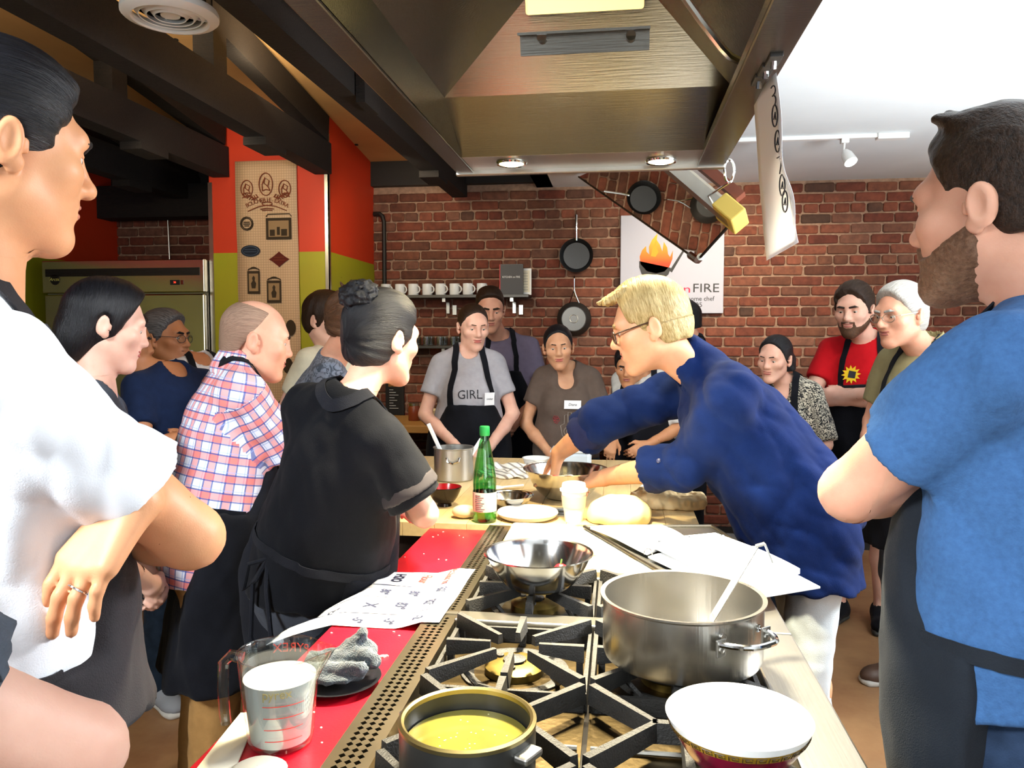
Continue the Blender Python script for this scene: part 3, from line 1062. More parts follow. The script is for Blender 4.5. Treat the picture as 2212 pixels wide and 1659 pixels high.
def build_sdf(name, prims, h, m, parent=None, attr=None, lo=None, hi=None):
    V, F = mesh_sdf(prims, h, lo, hi)
    return np_mesh(name, V, F, m, parent, None if attr is None else attr(V))

# ---------------------------------------------------------------- materials for people
def skin_mat(name, col, flush=0.12):
    m = mat(name, col, rough=0.48, spec=0.35)
    nt, b = nodes(m)
    g = nt.nodes.new('ShaderNodeNewGeometry')
    n = nt.nodes.new('ShaderNodeTexNoise'); n.inputs['Scale'].default_value = 16; n.inputs['Detail'].default_value = 5
    nt.links.new(g.outputs['Position'], n.inputs['Vector'])
    r = nt.nodes.new('ShaderNodeValToRGB')
    c = srgb(col)
    r.color_ramp.elements[0].position = .35; r.color_ramp.elements[0].color = (c[0] * .93, c[1] * .85, c[2] * .82, 1)
    r.color_ramp.elements[1].position = .65; r.color_ramp.elements[1].color = (min(1, c[0] * 1.05), c[1] * 1.04, c[2] * 1.03, 1)
    nt.links.new(n.outputs['Fac'], r.inputs['Fac']); nt.links.new(r.outputs['Color'], b.inputs['Base Color'])
    n2 = nt.nodes.new('ShaderNodeTexNoise'); n2.inputs['Scale'].default_value = 420; n2.inputs['Detail'].default_value = 2
    nt.links.new(g.outputs['Position'], n2.inputs['Vector'])
    bp = nt.nodes.new('ShaderNodeBump'); bp.inputs['Strength'].default_value = .10; bp.inputs['Distance'].default_value = .002
    nt.links.new(n2.outputs['Fac'], bp.inputs['Height']); nt.links.new(bp.outputs[0], b.inputs['Normal'])
    b.inputs['Subsurface Weight'].default_value = 0.12
    b.inputs['Subsurface Radius'].default_value = (1.0, .35, .2)
    b.inputs['Subsurface Scale'].default_value = 0.008
    return m

def hair_mat(name, col, col2=None, rough=0.42):
    m = mat(name, col, rough=rough, spec=0.3)
    nt, b = nodes(m)
    tc = nt.nodes.new('ShaderNodeAttribute'); tc.attribute_name = 'cloth'
    mp = nt.nodes.new('ShaderNodeMapping'); mp.inputs['Scale'].default_value = (1, 1, 1)
    nt.links.new(tc.outputs['Vector'], mp.inputs['Vector'])
    n = nt.nodes.new('ShaderNodeTexNoise'); n.inputs['Scale'].default_value = 1; n.inputs['Detail'].default_value = 4; n.inputs['Roughness'].default_value = .7
    nt.links.new(mp.outputs[0], n.inputs['Vector'])
    r = nt.nodes.new('ShaderNodeValToRGB')
    c = srgb(col); c2 = srgb(col2) if col2 else tuple(min(1, v * 2.0 + .004) for v in c)
    r.color_ramp.elements[0].position = .35; r.color_ramp.elements[0].color = (*c, 1)
    r.color_ramp.elements[1].position = .68; r.color_ramp.elements[1].color = (*c2, 1)
    nt.links.new(n.outputs['Fac'], r.inputs['Fac']); nt.links.new(r.outputs['Color'], b.inputs['Base Color'])
    bp = nt.nodes.new('ShaderNodeBump'); bp.inputs['Strength'].default_value = .8; bp.inputs['Distance'].default_value = .004
    nt.links.new(n.outputs['Fac'], bp.inputs['Height']); nt.links.new(bp.outputs[0], b.inputs['Normal'])
    return m

def cloth_mat(name, col, noise=.12, nscale=40, rough=.85, bump=.25, bscale=500, col2=None, sheen=.03):
    m = mat(name, col, rough=rough, noise=noise, nscale=nscale, bump=bump, bscale=bscale, col2=col2, sheen=sheen, spec=.08)
    return m

def attr_nodes(m):
    nt, b = nodes(m)
    a = nt.nodes.new('ShaderNodeAttribute'); a.attribute_name = 'cloth'
    s = nt.nodes.new('ShaderNodeSeparateXYZ'); nt.links.new(a.outputs['Vector'], s.inputs[0])
    return nt, b, a, s

def math_node(nt, op, a, b_=None, c=None):
    n = nt.nodes.new('ShaderNodeMath'); n.operation = op
    for i, v in enumerate((a, b_, c)):
        if v is None: continue
        if isinstance(v, (int, float)): n.inputs[i].default_value = v
        else: nt.links.new(v, n.inputs[i])
    return n.outputs[0]

def mix_node(nt, f, a, b_, blend='MIX'):
    n = nt.nodes.new('ShaderNodeMix'); n.data_type = 'RGBA'; n.blend_type = blend
    for sock, v in (('Factor', f), ('A', a), ('B', b_)):
        if isinstance(v, (int, float)): n.inputs[sock].default_value = v
        elif isinstance(v, tuple): n.inputs[sock].default_value = (*v, 1)
        else: nt.links.new(v, n.inputs[sock])
    return n.outputs['Result']

def plaid_mat():
    m = mat('plaid_cotton', '#d8d0d8', rough=.85, sheen=.1)
    nt, b, a, s = attr_nodes(m)
    col = srgb('#dfe2ee')
    def band(out, period, lo, hi):
        f = math_node(nt, 'FRACT', math_node(nt, 'DIVIDE', out, period))
        return math_node(nt, 'MULTIPLY', math_node(nt, 'GREATER_THAN', f, lo), math_node(nt, 'LESS_THAN', f, hi))
    P = .052
    c = col
    first = True
    for out in (s.outputs['X'], s.outputs['Y']):
        for lo, hi, cc, st in ((.06, .40, '#e0604c', .62), (.40, .48, '#2c3f8c', .85), (.56, .62, '#8fa3d4', .6), (.98, 1.0, '#2c3f8c', .8), (.0, .055, '#2c3f8c', .8)):
            f = math_node(nt, 'MULTIPLY', band(out, P, lo, hi), st)
            c = mix_node(nt, f, c, srgb(cc))
    nt.links.new(c, b.inputs['Base Color'])
    return m

def speckle_mat(name, base, ink, scale=34, lo=.47, hi=.53, distort=1.5):
    m = mat(name, base, rough=.85, sheen=.1)
    nt, b, a, s = attr_nodes(m)
    n = nt.nodes.new('ShaderNodeTexNoise'); n.inputs['Scale'].default_value = scale; n.inputs['Detail'].default_value = 1.5; n.inputs['Distortion'].default_value = distort
    nt.links.new(a.outputs['Vector'], n.inputs['Vector'])
    r = nt.nodes.new('ShaderNodeValToRGB'); r.color_ramp.interpolation = 'LINEAR'
    r.color_ramp.elements[0].position = lo; r.color_ramp.elements[0].color = (*srgb(base), 1)
    r.color_ramp.elements[1].position = hi; r.color_ramp.elements[1].color = (*srgb(ink), 1)
    nt.links.new(n.outputs['Fac'], r.inputs['Fac']); nt.links.new(r.outputs['Color'], b.inputs['Base Color'])
    return m

M_APRON = cloth_mat('black_apron_cloth', '#14151a', noise=.3, nscale=9, bump=.3)
M_EYE = mat('eye_white', '#bdb4aa', rough=.3)
M_IRIS = mat('eye_iris', '#2a1a10', rough=.15)

# ---------------------------------------------------------------- anatomy
def rot2(v, a):
    c, s = math.cos(a), math.sin(a)
    return np.array([c * v[0] - s * v[1], s * v[0] + c * v[1], v[2]])

def rodr(v, ax, a):
    ax = nrmz(ax)
    return v * math.cos(a) + np.cross(ax, v) * math.sin(a) + ax * (ax @ v) * (1 - math.cos(a))

class Person:
    """facing = angle of the chest in degrees, 0 looks along +X, 90 along +Y (away from the lens)"""
    def __init__(s, name_label, x, y, H, facing, lean=0, female=False, bulk=1.0, head=None, head_pos=None, head_scale=1.0,
                 legs='stand', twist=0, side_lean=0, hip_z=None):
        s.label = name_label
        s.H = H; s.sc = H / 1.75; s.f = female; s.bulk = bulk
        s.g = np.array([x, y, 0.0])
        fa = math.radians(facing)
        s.uf = np.array([math.cos(fa), math.sin(fa), 0]); s.ur = np.array([math.sin(fa), -math.cos(fa), 0]); s.uz = np.array([0, 0, 1.0])
        s.facing = facing
        la = math.radians(lean)
        # spine axes
        s.su = nrmz(s.uz * math.cos(la) + s.uf * math.sin(la) + s.ur * math.sin(math.radians(side_lean)))
        sf = nrmz(s.uf * math.cos(la) - s.uz * math.sin(la))
        tw = math.radians(twist)
        s.sf = nrmz(sf * math.cos(tw) + s.ur * math.sin(tw)); s.sf = nrmz(s.sf - s.su * (s.sf @ s.su))
        s.sr = np.cross(s.sf, s.su)
        s.hipz = .92 * s.sc
        hd = dict(yaw=facing, pitch=0, roll=0)
        hd.update(head or {})
        s.MS = np.array([s.sr, s.sf, s.su])   # rows: local axes of the spine
        s.MB = np.array([s.ur, s.uf, s.uz])
        ya, pa, ra = (math.radians(hd['yaw']), math.radians(hd['pitch']), math.radians(hd['roll']))
        f0 = np.array([math.cos(ya), math.sin(ya), 0]); r0 = np.array([math.sin(ya), -math.cos(ya), 0])
        f1 = f0 * math.cos(pa) - s.uz * math.sin(pa)
        u1 = np.cross(r0, f1)
        r1 = r0 * math.cos(ra) + u1 * math.sin(ra); u1 = np.cross(r1, f1)
        s.MH = np.array([r1, f1, u1])
        s.hs = s.sc * head_scale * (0.97 if female else 1.0)
        if head_pos is not None: s.hc = np.asarray(head_pos, float)
        else: s.hc = s.T(0, .025, .715 * s.sc / s.sc)
        s.root = thing('person', name_label, 'person', s.g)
        s.arm = {}
    def T(s, x, y, z):
        """point of the leaning trunk: x right, y forward, z above the hips (in units of a 1.75 m body)"""
        return s.g + np.array([0, 0, s.hipz]) + (s.sr * x + s.sf * y + s.su * z) * s.sc
    def G(s, x, y, z):
        return s.g + (s.ur * x + s.uf * y + s.uz * z) * s.sc
    def Hd(s, x, y, z):
        return s.hc + (s.MH[0] * x + s.MH[1] * y + s.MH[2] * z) * s.hs
    # --- trunk
    def shoulder(s, side):
        return s.T(side * (.148 if s.f else .172) * (1 + .4 * (s.bulk - 1)), -.01, .475)
    def trunk(s, o=0.0, k=.06):
        b = s.bulk; q = s.sc
        e = lambda c, r, kk=k: ell(s.T(*c), [v * q + o for v in r], s.MS, kk)
        eb = lambda c, r, kk=k: ell(s.g + np.array([0, 0, s.hipz]) + (s.ur * c[0] + s.uf * c[1] + s.uz * c[2]) * q, [v * q + o for v in r], s.MB, kk)
        if s.f:
            P = [eb((0, -.015, .0), (.165 * b, .115 * b, .14)), e((0, .0, .16), (.125 * b, .10 * b, .16)), e((0, 0, .35), (.138 * b, .10 * b, .165)),
                 e((-.062, .075, .315), (.062, .055, .06), .04), e((.062, .075, .315), (.062, .055, .06), .04)]
            sh = .108
        else:
            P = [eb((0, -.01, .0), (.160 * b, .115 * b, .14)), e((0, .01 + .05 * (b - 1), .15), (.148 * b, .105 * b * b, .17)), e((0, 0, .36), (.165 * b, .115 * b, .17))]
            sh = .125
        P.append(rcone(s.T(-sh, -.01, .475), s.T(sh, -.01, .475), .054 * q + o, .054 * q + o, .04))
        for sd in (-1, 1):
            P.append(rcone(s.T(sd * .10, -.015, .50), s.T(sd * .03, -.02, .555), .042 * q + o, .038 * q + o * .6, .04))
        return P
    def neck(s, o=0):
        r = (.048 if s.f else .056) * s.sc
        return [rcone(s.T(0, -.015, .50), s.Hd(0, -.022, -.06), r * 1.08 + o, r + o, .03)]
    # --- limbs
    def set_arm(s, side, elbow, wrist, hdir=None, palm=None, curl=20, spread=1.0, thumb=1.0, world=False):
        q = s.sc
        S = s.shoulder(side)
        if world: E, W = np.asarray(elbow, float), np.asarray(wrist, float)
        else: E, W = s.T(side * elbow[0], elbow[1], elbow[2] - .92), s.T(side * wrist[0], wrist[1], wrist[2] - .92)
        d = nrmz(W - E) if hdir is None else (nrmz(hdir) if world else nrmz(s.sr * hdir[0] * side + s.sf * hdir[1] + s.su * hdir[2]))
        if palm is None: n = -s.sr * side
        else: n = np.asarray(palm, float) if world else (s.sr * palm[0] * side + s.sf * palm[1] + s.su * palm[2])
        n = nrmz(n - d * (n @ d))
        s.arm[side] = dict(S=S, E=E, W=W, d=d, n=n, curl=curl, spread=spread, thumb=thumb)
    def preset(s, kind, side=None):
        for sd in ((-1, 1) if side is None else (side,)):
            if kind == 'down': s.set_arm(sd, (.235, -.03, 1.12), (.25, .06, .87), (.0, .15, -1), (-1, .2, 0), 25)
            elif kind == 'clasped':
                s.set_arm(sd, (.24, .02, 1.13), (.06, .235, .96 if sd > 0 else .945), (-.75, .35, -.55), (-.2, -.8, .2) if sd > 0 else (-.3, -.9, .3), 45)
            elif kind == 'crossed':
                if sd > 0: s.set_arm(sd, (.24, .11, 1.15), (-.06, .235, 1.20), (-1, -.05, .25), (0, -1, 0), 25)
                else: s.set_arm(sd, (.24, .11, 1.14), (-.05, .185, 1.16), (-1, -.1, .1), (0, -1, 0), 35)
            elif kind == 'behind': s.set_arm(sd, (.25, -.10, 1.14), (.08, -.17, .95), (-.8, -.1, -.5), (0, 1, 0), 30)
    def arms(s, o=0.0):
        P = []
        q = s.sc * (.86 if s.f else 1.0) * (1 + .35 * (s.bulk - 1))
        for sd, a in s.arm.items():
            S, E, W = a['S'], a['E'], a['W']
            P += [rcone(S, S + (E - S) * .45, .055 * q, .050 * q, .04), rcone(S + (E - S) * .4, E, .050 * q, .040 * q, .02),
                  rcone(E, E + (W - E) * .35, .041 * q, .043 * q, .015), rcone(E + (W - E) * .35, W, .043 * q, .027 * q, .02)]
        return P
    def hands(s):
        out = []
        for sd, a in s.arm.items():
            out += s.hand(sd, a)
        return out
    def hand(s, sd, a):
        q = s.sc * (.9 if s.f else 1.0)
        W, d, n = a['W'], a['d'], a['n']
        t = np.cross(d, n) * (1 if sd > 0 else -1)
        P = []
        at_ = lambda x, y, z: W + (d * x + t * y + n * z) * q
        curl = math.radians(a['curl'])
        sp = a['spread']
        spec = [(.030, .092, .071, .0092), (.010, .096, .079, .0095), (-.010, .092, .073, .0090), (-.029, .083, .057, .0080)]
        for i, (y, x, L, r) in enumerate(spec):
            kn = at_(x, y * sp, 0)
            P.append(rcone(at_(.005, y * .55, .002), kn, .0150 * q, .0122 * q, .018))
            ax = -np.cross(d, n)
            fd = nrmz(d + t * (y * .9 * sp))
            p = kn
            # the fold axis turns d towards n
            cur = fd
            for j, (fr, ca) in enumerate(((.45, .75), (.31, 1.05), (.24, .7))):
                ang = curl * ca * (1 + .10 * i)
                cur = nrmz(cur * math.cos(ang) + nrmz(n - cur * (n @ cur)) * math.sin(ang)) if ang else cur
                p2 = p + cur * L * fr * q
                rr = r * (1 - .09 * j) * q
                P.append(rcone(p, p2, rr, rr * .93, .004))
                p = p2
        th = a['thumb']
        b0 = at_(.018, .024, .006); b1 = at_(.050, .024 + .028 * th, .018); b2 = at_(.078, .026 + .034 * th, .026); b3 = at_(.100, .028 + .030 * th, .032)
        P += [rcone(b0, b1, .0165 * q, .0125 * q, .014), rcone(b1, b2, .0118 * q, .0105 * q, .005), rcone(b2, b3, .0105 * q, .0085 * q, .004)]
        return P
    def feet(s, spread=.095, toe=12, fwd=(0, 0)):
        s.foot = {}
        for sd in (-1, 1):
            f = fwd[0] if sd < 0 else fwd[1]
            A = s.G(sd * spread, -.03 + f, .085)
            td = nrmz(s.uf + s.ur * sd * math.tan(math.radians(toe)))
            Hp = s.G(sd * .085, 0, .90); K = (Hp + A) / 2 + s.uf * .025 * s.sc
            s.foot[sd] = (Hp, K, A, td)
    def legs(s, o=0.0, k=.03):
        P = []
        q = s.sc * (1 + .3 * (s.bulk - 1))
        for sd, (Hp, K, A, td) in s.foot.items():
            P += [rcone(Hp, K, .083 * q + o, .055 * q + o, .05), rcone(K, K + (A - K) * .35 - s.uf * .012, .053 * q + o, .055 * q + o, k), rcone(K + (A - K) * .35 - s.uf * .012, A, .055 * q + o, .036 * q + o, k),
                  rcone(A, A + td * .11 * s.sc - s.uz * .045 * s.sc, .036 * q, .026 * q, .02)]
        return P
    # --- head
    def head_prims(s, look=0.0, jaw=1.0, nose=1.0, fat=1.0, eyes=True):
        q = s.hs
        E = lambda c, r, k=.02, op='u': ell(s.Hd(*c), [v * q for v in r], s.MH, k * q, op)
        Rc = lambda a, b, ra, rb, k=.012, op='u': rcone(s.Hd(*a), s.Hd(*b), ra * q, rb * q, k * q, op)
        jw = .040 if s.f else .046
        P = [E((0, -.012, .035), (.0735, .094, .083), .01), E((0, .022, -.020), ((.0605 if s.f else .0635) * fat, .066, .080), .035)]
        P += [E((0, .034, -.055), (jw * fat * jaw, .052, .056), .03)]
        for x in (-1, 1):
            P.append(Rc((x * jw * fat, .005, -.055), (x * .015, .068 * 1, -.098), .016, .0145, .03))
            P.append(E((x * .040, .060, -.018), (.026 * fat, .022, .020), .025))
        P.append(E((0, .076, -.098), (.019 * jaw, .016, .016), .022))
        P.append(Rc((-.036, .074, .027), (.036, .074, .027), .016, .016, .02))
        for x in (-1, 1):
            P.append(E((x * .031, .094, .006), (.020, .014, .0125), .012, 's'))
        # nose
        ny = .1035 + (nose - 1) * .022
        P.append(Rc((0, .0865, .020), (0, ny - .001, -.020), .0075, .0095, .014))
        P.append(E((0, ny, -.026), (.0115, .0110, .0092), .012))
        for x in (-1, 1): P.append(E((x * .0125, .094, -.029), (.0080, .0110, .0075), .007))
        # mouth
        P.append(E((0, .080, -.055), (.026, .016, .020), .015))
        P.append(Rc((-.021, .084, -.0515), (.021, .084, -.0515), .0050, .0050, .006)); P.append(E((0, .0905, -.0515), (.014, .0065, .0048), .005))
        P.append(E((0, .0895, -.0625), (.0165, .0072, .0058), .006))
        P.append(rbox(s.Hd(0, .098, -.0570), [.021 * q, .007 * q, .0011 * q], s.MH, 0.0, .004 * q, 's'))
        # eyelids over the eyeballs
        lid = -.15 - .55 * look
        for x in (-1, 1):
            c = s.Hd(x * .031, .0742, .005)
            ev = rcone(c, c, .0150 * q, .0150 * q).fn
            nU = nrmz(s.MH[2] * 1.0 + s.MH[1] * (-.40 + .85 * look)); nL = nrmz(-s.MH[2] - s.MH[1] * (.38 + .42 * look))
            cu = c.astype(np.float32); a1 = nU.astype(np.float32); a2 = nL.astype(np.float32)
            def lidf(Pt, ev=ev, cu=cu, a1=a1, a2=a2, q=q):
                w_ = Pt - cu
                return np.maximum(ev(Pt), np.minimum(.0012 * q - w_ @ a1, .0012 * q - w_ @ a2))
            P.append(Prim(lidf, c, .0155 * q, .003 * q))
        # ears
        for x in (-1, 1):
            yl = nrmz(s.MH[1] * .88 + s.MH[0] * x * .42); xl = np.cross(yl, s.MH[2])
            tz = nrmz(s.MH[2] - s.MH[1] * .18); Me = np.array([np.cross(yl, tz), yl, tz])
            c = s.Hd(x * .080, -.016, -.006)
            P.append(ell(c, [.0085 * q, .0180 * q, .0285 * q], Me, .008 * q))
            P.append(ell(s.Hd(x * .0755, -.004, -.030), [.007 * q, .010 * q, .011 * q], Me, .008 * q))
            P.append(ell(c + (s.MH[0] * x * .0105 + s.MH[1] * .003 + s.MH[2] * .001) * q, [.0070 * q, .0105 * q, .0195 * q], Me, .005 * q, 's'))
            P.append(rcone(s.Hd(x * .079, .004, -.012), s.Hd(x * .080, .003, -.002), .0045 * q, .0045 * q, .004 * q))
        return P
    def face(s, M_brow, lips='#a4574a', look=0.2, eye_parts=True, brow_w=.0052):
        q = s.hs
        for x in (-1, 1) if eye_parts else ():
            c = s.Hd(x * .031, .0742, .005)
            e = MB().sphere(tuple(c), .0122 * q, 14, 10).build('eye', M_EYE, s.body, smooth=True)
            gd = nrmz(s.MH[1] * 1 - s.MH[2] * (.05 + .55 * look))
            c = c + gd * .0062 * q
            MB().sphere(tuple(c), .0067 * q, 12, 8).build('iris', M_IRIS, e, smooth=True)
        for x in (-1, 1):
            bp = [rcone(s.Hd(x * .013, .0935, .0245), s.Hd(x * .034, .0905, .0282), brow_w * q, brow_w * q, .003),
                  rcone(s.Hd(x * .034, .0905, .0282), s.Hd(x * .047, .0835, .0258), brow_w * q, brow_w * .55 * q, .003)]
            build_sdf('eyebrow', bp, .0022 * max(1, s.res), M_brow, s.body, attr=s.hair_attr)
        L = [ell(s.Hd(0, .0905, -.0514), [.0250 * q, .0088 * q, .0046 * q], s.MH, .003), ell(s.Hd(0, .0895, -.0624), [.0215 * q, .0104 * q, .0064 * q], s.MH, .003)]
        build_sdf('lips', L, .0020 * max(1, s.res), mat('lips_' + lips.strip('#'), lips, rough=.4), s.body)
    def hair_attr(s, V):
        # long thin cells that run with the strands: radial angle, length
        P = (V - s.hc) @ s.MH.T / s.hs
        mode = getattr(s, 'strand', 'back')
        if mode == 'crop':
            return np.stack([P[:, 0] * 300, P[:, 1] * 140, P[:, 2] * 140], 1)
        if mode == 'side':
            a = np.arctan2(P[:, 2], P[:, 0])
            return np.stack([P[:, 1] * 260, a * 4 + P[:, 1] * 30, P[:, 2] * 12], 1)
        a = np.arctan2(P[:, 0], P[:, 2] + .02)
        return np.stack([a * 42, P[:, 1] * 14, np.hypot(P[:, 0], P[:, 2]) * 90], 1)
    def hair(s, m, t=.014, top=.008, front=.062, slope=.55, nape=-.072, burn=-.03, extra=(), seed=1, rough=.0025, wl=.016, h=None, side_t=None, cut=(), name='hair', recede=0.0, frontz=.065):
        q = s.hs
        st = t if side_t is None else side_t
        P = [ell(s.Hd(0, -.014, .036), [(.0735 + st) * q, (.096 + t) * q, (.083 + t) * q], s.MH, .02 * q),
             ell(s.Hd(0, -.045, -.018), [(.062 + st * .7) * q, (.058 + t) * q, .072 * q], s.MH, .02 * q)]
        if top: P.append(ell(s.Hd(0, .004, .072), [(.058 + st * .6) * q, (.078 + t * .6) * q, (.047 + top) * q], s.MH, .03 * q))
        MHt = s.MH.T.astype(np.float32); hc = s.hc.astype(np.float32)
        def region(Pt):
            L = ((Pt - hc) @ MHt) / q
            x, y, z = L[:, 0], L[:, 1], L[:, 2]
            ax = np.abs(x)
            # forehead line, rounding down over the temples to the sideburn in front of the ear
            rec = recede * np.clip((ax - .02) / .04, 0, 1) * (ax < .075)
            g1 = (y - front + rec) - slope * (z - frontz)
            g1 = np.where(z < .02, np.maximum(g1, y - .022 - .25 * (z - burn)), g1)
            g2 = nape - z + .35 * np.maximum(y + .02, 0)
            g3 = np.where(y > -.012, burn - z, -1.0)
            return np.maximum(np.maximum(g1, g2), g3) * q * .8
        P += list(extra)
        P.append(Prim(region, (0, 0, 0), 1e6, .008 * q, 'i'))
        for x in (-1, 1):
            P.append(ell(s.Hd(x * .092, -.012, -.010), [.022 * q, .022 * q, .036 * q], s.MH, .006 * q, 's'))
        P += list(cut)
        if rough: P.append(wrinkle(rough * q, lambda Pt: lattice(s.hair_attr(Pt) * .16, seed))); P.append(wrinkle(rough * .6 * q, lambda Pt: lattice(s.hair_attr(Pt) * .42, seed + 5)))
        return build_sdf(name, P, (h or (.0042 if s.res < .9 else .0047)) * s.res, m, s.body, attr=s.hair_attr)
    def beard(s, m, t=.005, full=True, grey=None, top=-.035, h=None, moustache=True, chin_only=False):
        q = s.hs
        Rc = lambda a, b, ra, rb, k=.012: rcone(s.Hd(*a), s.Hd(*b), ra * q, rb * q, k * q)
        P = [ell(s.Hd(0, .034, -.055), [(.046 + t) * q, (.052 + t) * q, (.058 + t) * q], s.MH, .03 * q), ell(s.Hd(0, .077, -.099), [(.022 + t) * q, (.017 + t) * q, (.018 + t) * q], s.MH, .02 * q)]
        P.append(ell(s.Hd(0, .022, -.020), [(.0635 + t) * q, (.066 + t) * q, (.080 + t) * q], s.MH, .03 * q))
        for x in (-1, 1): P.append(Rc((x * .0465, .005, -.055), (x * .015, .068, -.098), .016 + t, .0145 + t, .02))
        if moustache: P.append(Rc((-.024, .0865, -.046), (.024, .0865, -.046), .0045, .0045, .006)); P.append(Rc((-.012, .093, -.0425), (.012, .093, -.0425), .0045, .0045, .008))
        MHt = s.MH.T.astype(np.float32); hc = s.hc.astype(np.float32)
        def reg(Pt):
            L = ((Pt - hc) @ MHt) / q
            x, y, z = np.abs(L[:, 0]), L[:, 1], L[:, 2]
            lim = top - .55 * np.clip(y - .005, 0, .06) - .004
            lim = np.where((x < .032) & (y > .07), -.040, lim)
            g = z - lim
            if chin_only: g = np.maximum(g, x - .030); g = np.maximum(g, .045 - y)
            return np.maximum(g, -.006 - y) * q * .8
        P.append(Prim(reg, (0, 0, 0), 1e6, .006 * q, 'i'))
        P.append(ell(s.Hd(0, .096, -.0572), [.0205 * q, .014 * q, .0088 * q], s.MH, .003 * q, 's'))
        P.append(wrinkle(.0006 * q, waves(5, .009, 8)))
        return build_sdf('beard', P, (h or .0038) * s.res, m, s.body, attr=s.hair_attr)
    # --- meshes
    def make_body(s, m, res=1.0, head_kw=None, hair_scalp=None):
        s.res = res
        pr = s.trunk(-.014) + s.neck() + s.arms() + s.hands() + s.legs(-.006) + s.head_prims(**(head_kw or {}))
        s.body_prims = pr
        hc, MHt, q = s.hc, s.MH.T, s.hs
        boxes = []
        L = s.Hd(0, .0, .005)
        lo, hi = L - .142 * q, L + .142 * q
        boxes.append((lo, hi, (.0034 if res < .9 else .0040) * res, lambda C, m, lo=lo, hi=hi: ((C > lo + m) & (C < hi - m)).all(1)))
        for sd, a in s.arm.items():
            A_, B_ = a['W'] - a['d'] * .02 * s.sc, a['W'] + a['d'] * .17 * s.sc
            def near(C, m, A_=A_, B_=B_):
                ba = B_ - A_
                t = np.clip((C - A_) @ ba / (ba @ ba), 0, 1)
                return np.linalg.norm(C - A_ - t[:, None] * ba, axis=1) < .066 * s.sc - m
            c = (A_ + B_) / 2
            boxes.append((c - .125 * s.sc - .05, c + .125 * s.sc + .05, .0048 * res, near))
        hb = .0110 if res < .9 else .0155
        Vs, Fs, n = [], [], 0
        def keep_coarse(C):
            k = np.ones(len(C), bool)
            for lo, hi, h, ins in boxes: k &= ~ins(C, hb * 1.3)
            return k
        V, F = mesh_sdf(pr, hb, keep=keep_coarse)
        Vs.append(V); Fs.append(F); n += len(V)
        for i, (lo, hi, h, ins) in enumerate(boxes):
            def keep(C, i=i, ins=ins, h=h):
                k = ins(C, 0)
                for b2 in boxes[:i]: k &= ~b2[3](C, h * 1.5)
                return k
            V, F = mesh_sdf(pr, h, lo - 2 * h, hi + 2 * h, keep=keep)
            Vs.append(V); Fs.append(F + n); n += len(V)
        s.body = np_mesh('body', np.concatenate(Vs), np.concatenate(Fs), m, s.root)
        return s.body
    # --- clothes
    def cloth_attr(s, V):
        """u around the trunk / along the sleeve, v up"""
        P = (V - s.g - np.array([0, 0, s.hipz])) @ s.MS.T
        u = np.arctan2(P[:, 0], P[:, 1]) * .17
        vals = [np.stack([u, P[:, 2], P[:, 1]], 1)]
        cls = np.zeros(len(V), int)
        for sd, a in s.arm.items():
            d = nrmz(a['E'] - a['S']); w_ = V - a['S']
            t = w_ @ d
            rad = np.linalg.norm(w_ - t[:, None] * d, axis=1)
            L = np.linalg.norm(a['E'] - a['S'])
            m = (t > .0) & (rad < .105) & ((np.abs(P[:, 0]) > .150 * s.sc) | (t > .12)) & (P[:, 0] * sd > .05)
            e1 = nrmz(np.cross(d, s.sf)); e2 = np.cross(d, e1)
            ang = np.arctan2(w_ @ e1, w_ @ e2) * .075
            vals.append(np.stack([ang, t, rad], 1))
            cls[m] = len(vals) - 1
        return cls, np.array(vals)
    def sleeve(s, sd, frac, o, flare=.012, to_wrist=None, rmul=1.0):
        a = s.arm[sd]
        q = s.sc * (.88 if s.f else 1.0) * (1 + .35 * (s.bulk - 1)) * rmul
        S, E, W = a['S'], a['E'], a['W']
        out = []
        def piece(A, B_, ra, rb, close):
            d = nrmz(B_ - A)
            outer = rcone(A, B_, ra, rb).fn
            pe = (B_ - d * 0).astype(np.float32); dd = d.astype(np.float32)
            inner = rcone(A, B_, ra - .010, rb - .009).fn
            def fn(P):
                w_ = (P - pe) @ dd
                r_ = np.maximum(outer(P), w_)
                if close and s.res < .7:
                    r_ = np.maximum(r_, -np.maximum(inner(P), -.05 - w_))
                return r_
            return Prim(fn, (A + B_) / 2, np.linalg.norm(B_ - A) / 2 + max(ra, rb), .03)
        if to_wrist is None:
            B_ = S + (E - S) * frac
            out.append(piece(S - (E - S) * .02, B_, .055 * q + o, .049 * q + o + flare, True))
        else:
            out.append(rcone(S, E, .057 * q + o, .048 * q + o, .04))
            B_ = E + (W - E) * to_wrist
            p = piece(E, B_, .048 * q + o, .042 * q + o + flare, True); p.k = .03
            out.append(p)
        s.arm[sd]['cuff'] = B_
        return out
    def shirt(s, m, frac=.62, o=.008, hem=.02, flare=.008, folds=.0035, fold_scale=.11, seed=3, long=None, collar=0, scoop=None, h=None, name='shirt', drape=True, sleeves=True, extra=(), rmul=1.0, fold_dir=None):
        q = s.sc
        P = s.trunk(o)
        if drape:
            b = s.bulk
            rx = (.150 if s.f else .168) * b; ry = (.115 if s.f else .125) * b
            P.append(ell(s.T(0, .005 + .03 * (b - 1), .18), [rx * q + o, ry * q + o, .27 * q], s.MS, .08))
            zb = hem - .0
            P.append(rcone(s.T(-.055, 0, .15), s.g + np.array([0, 0, s.hipz]) + (s.ur * -.055 + s.uz * (hem - .03)) * q, .115 * q * b + o, .122 * q * b + o, .06))
            P.append(rcone(s.T(.055, 0, .15), s.g + np.array([0, 0, s.hipz]) + (s.ur * .055 + s.uz * (hem - .03)) * q, .115 * q * b + o, .122 * q * b + o, .06))
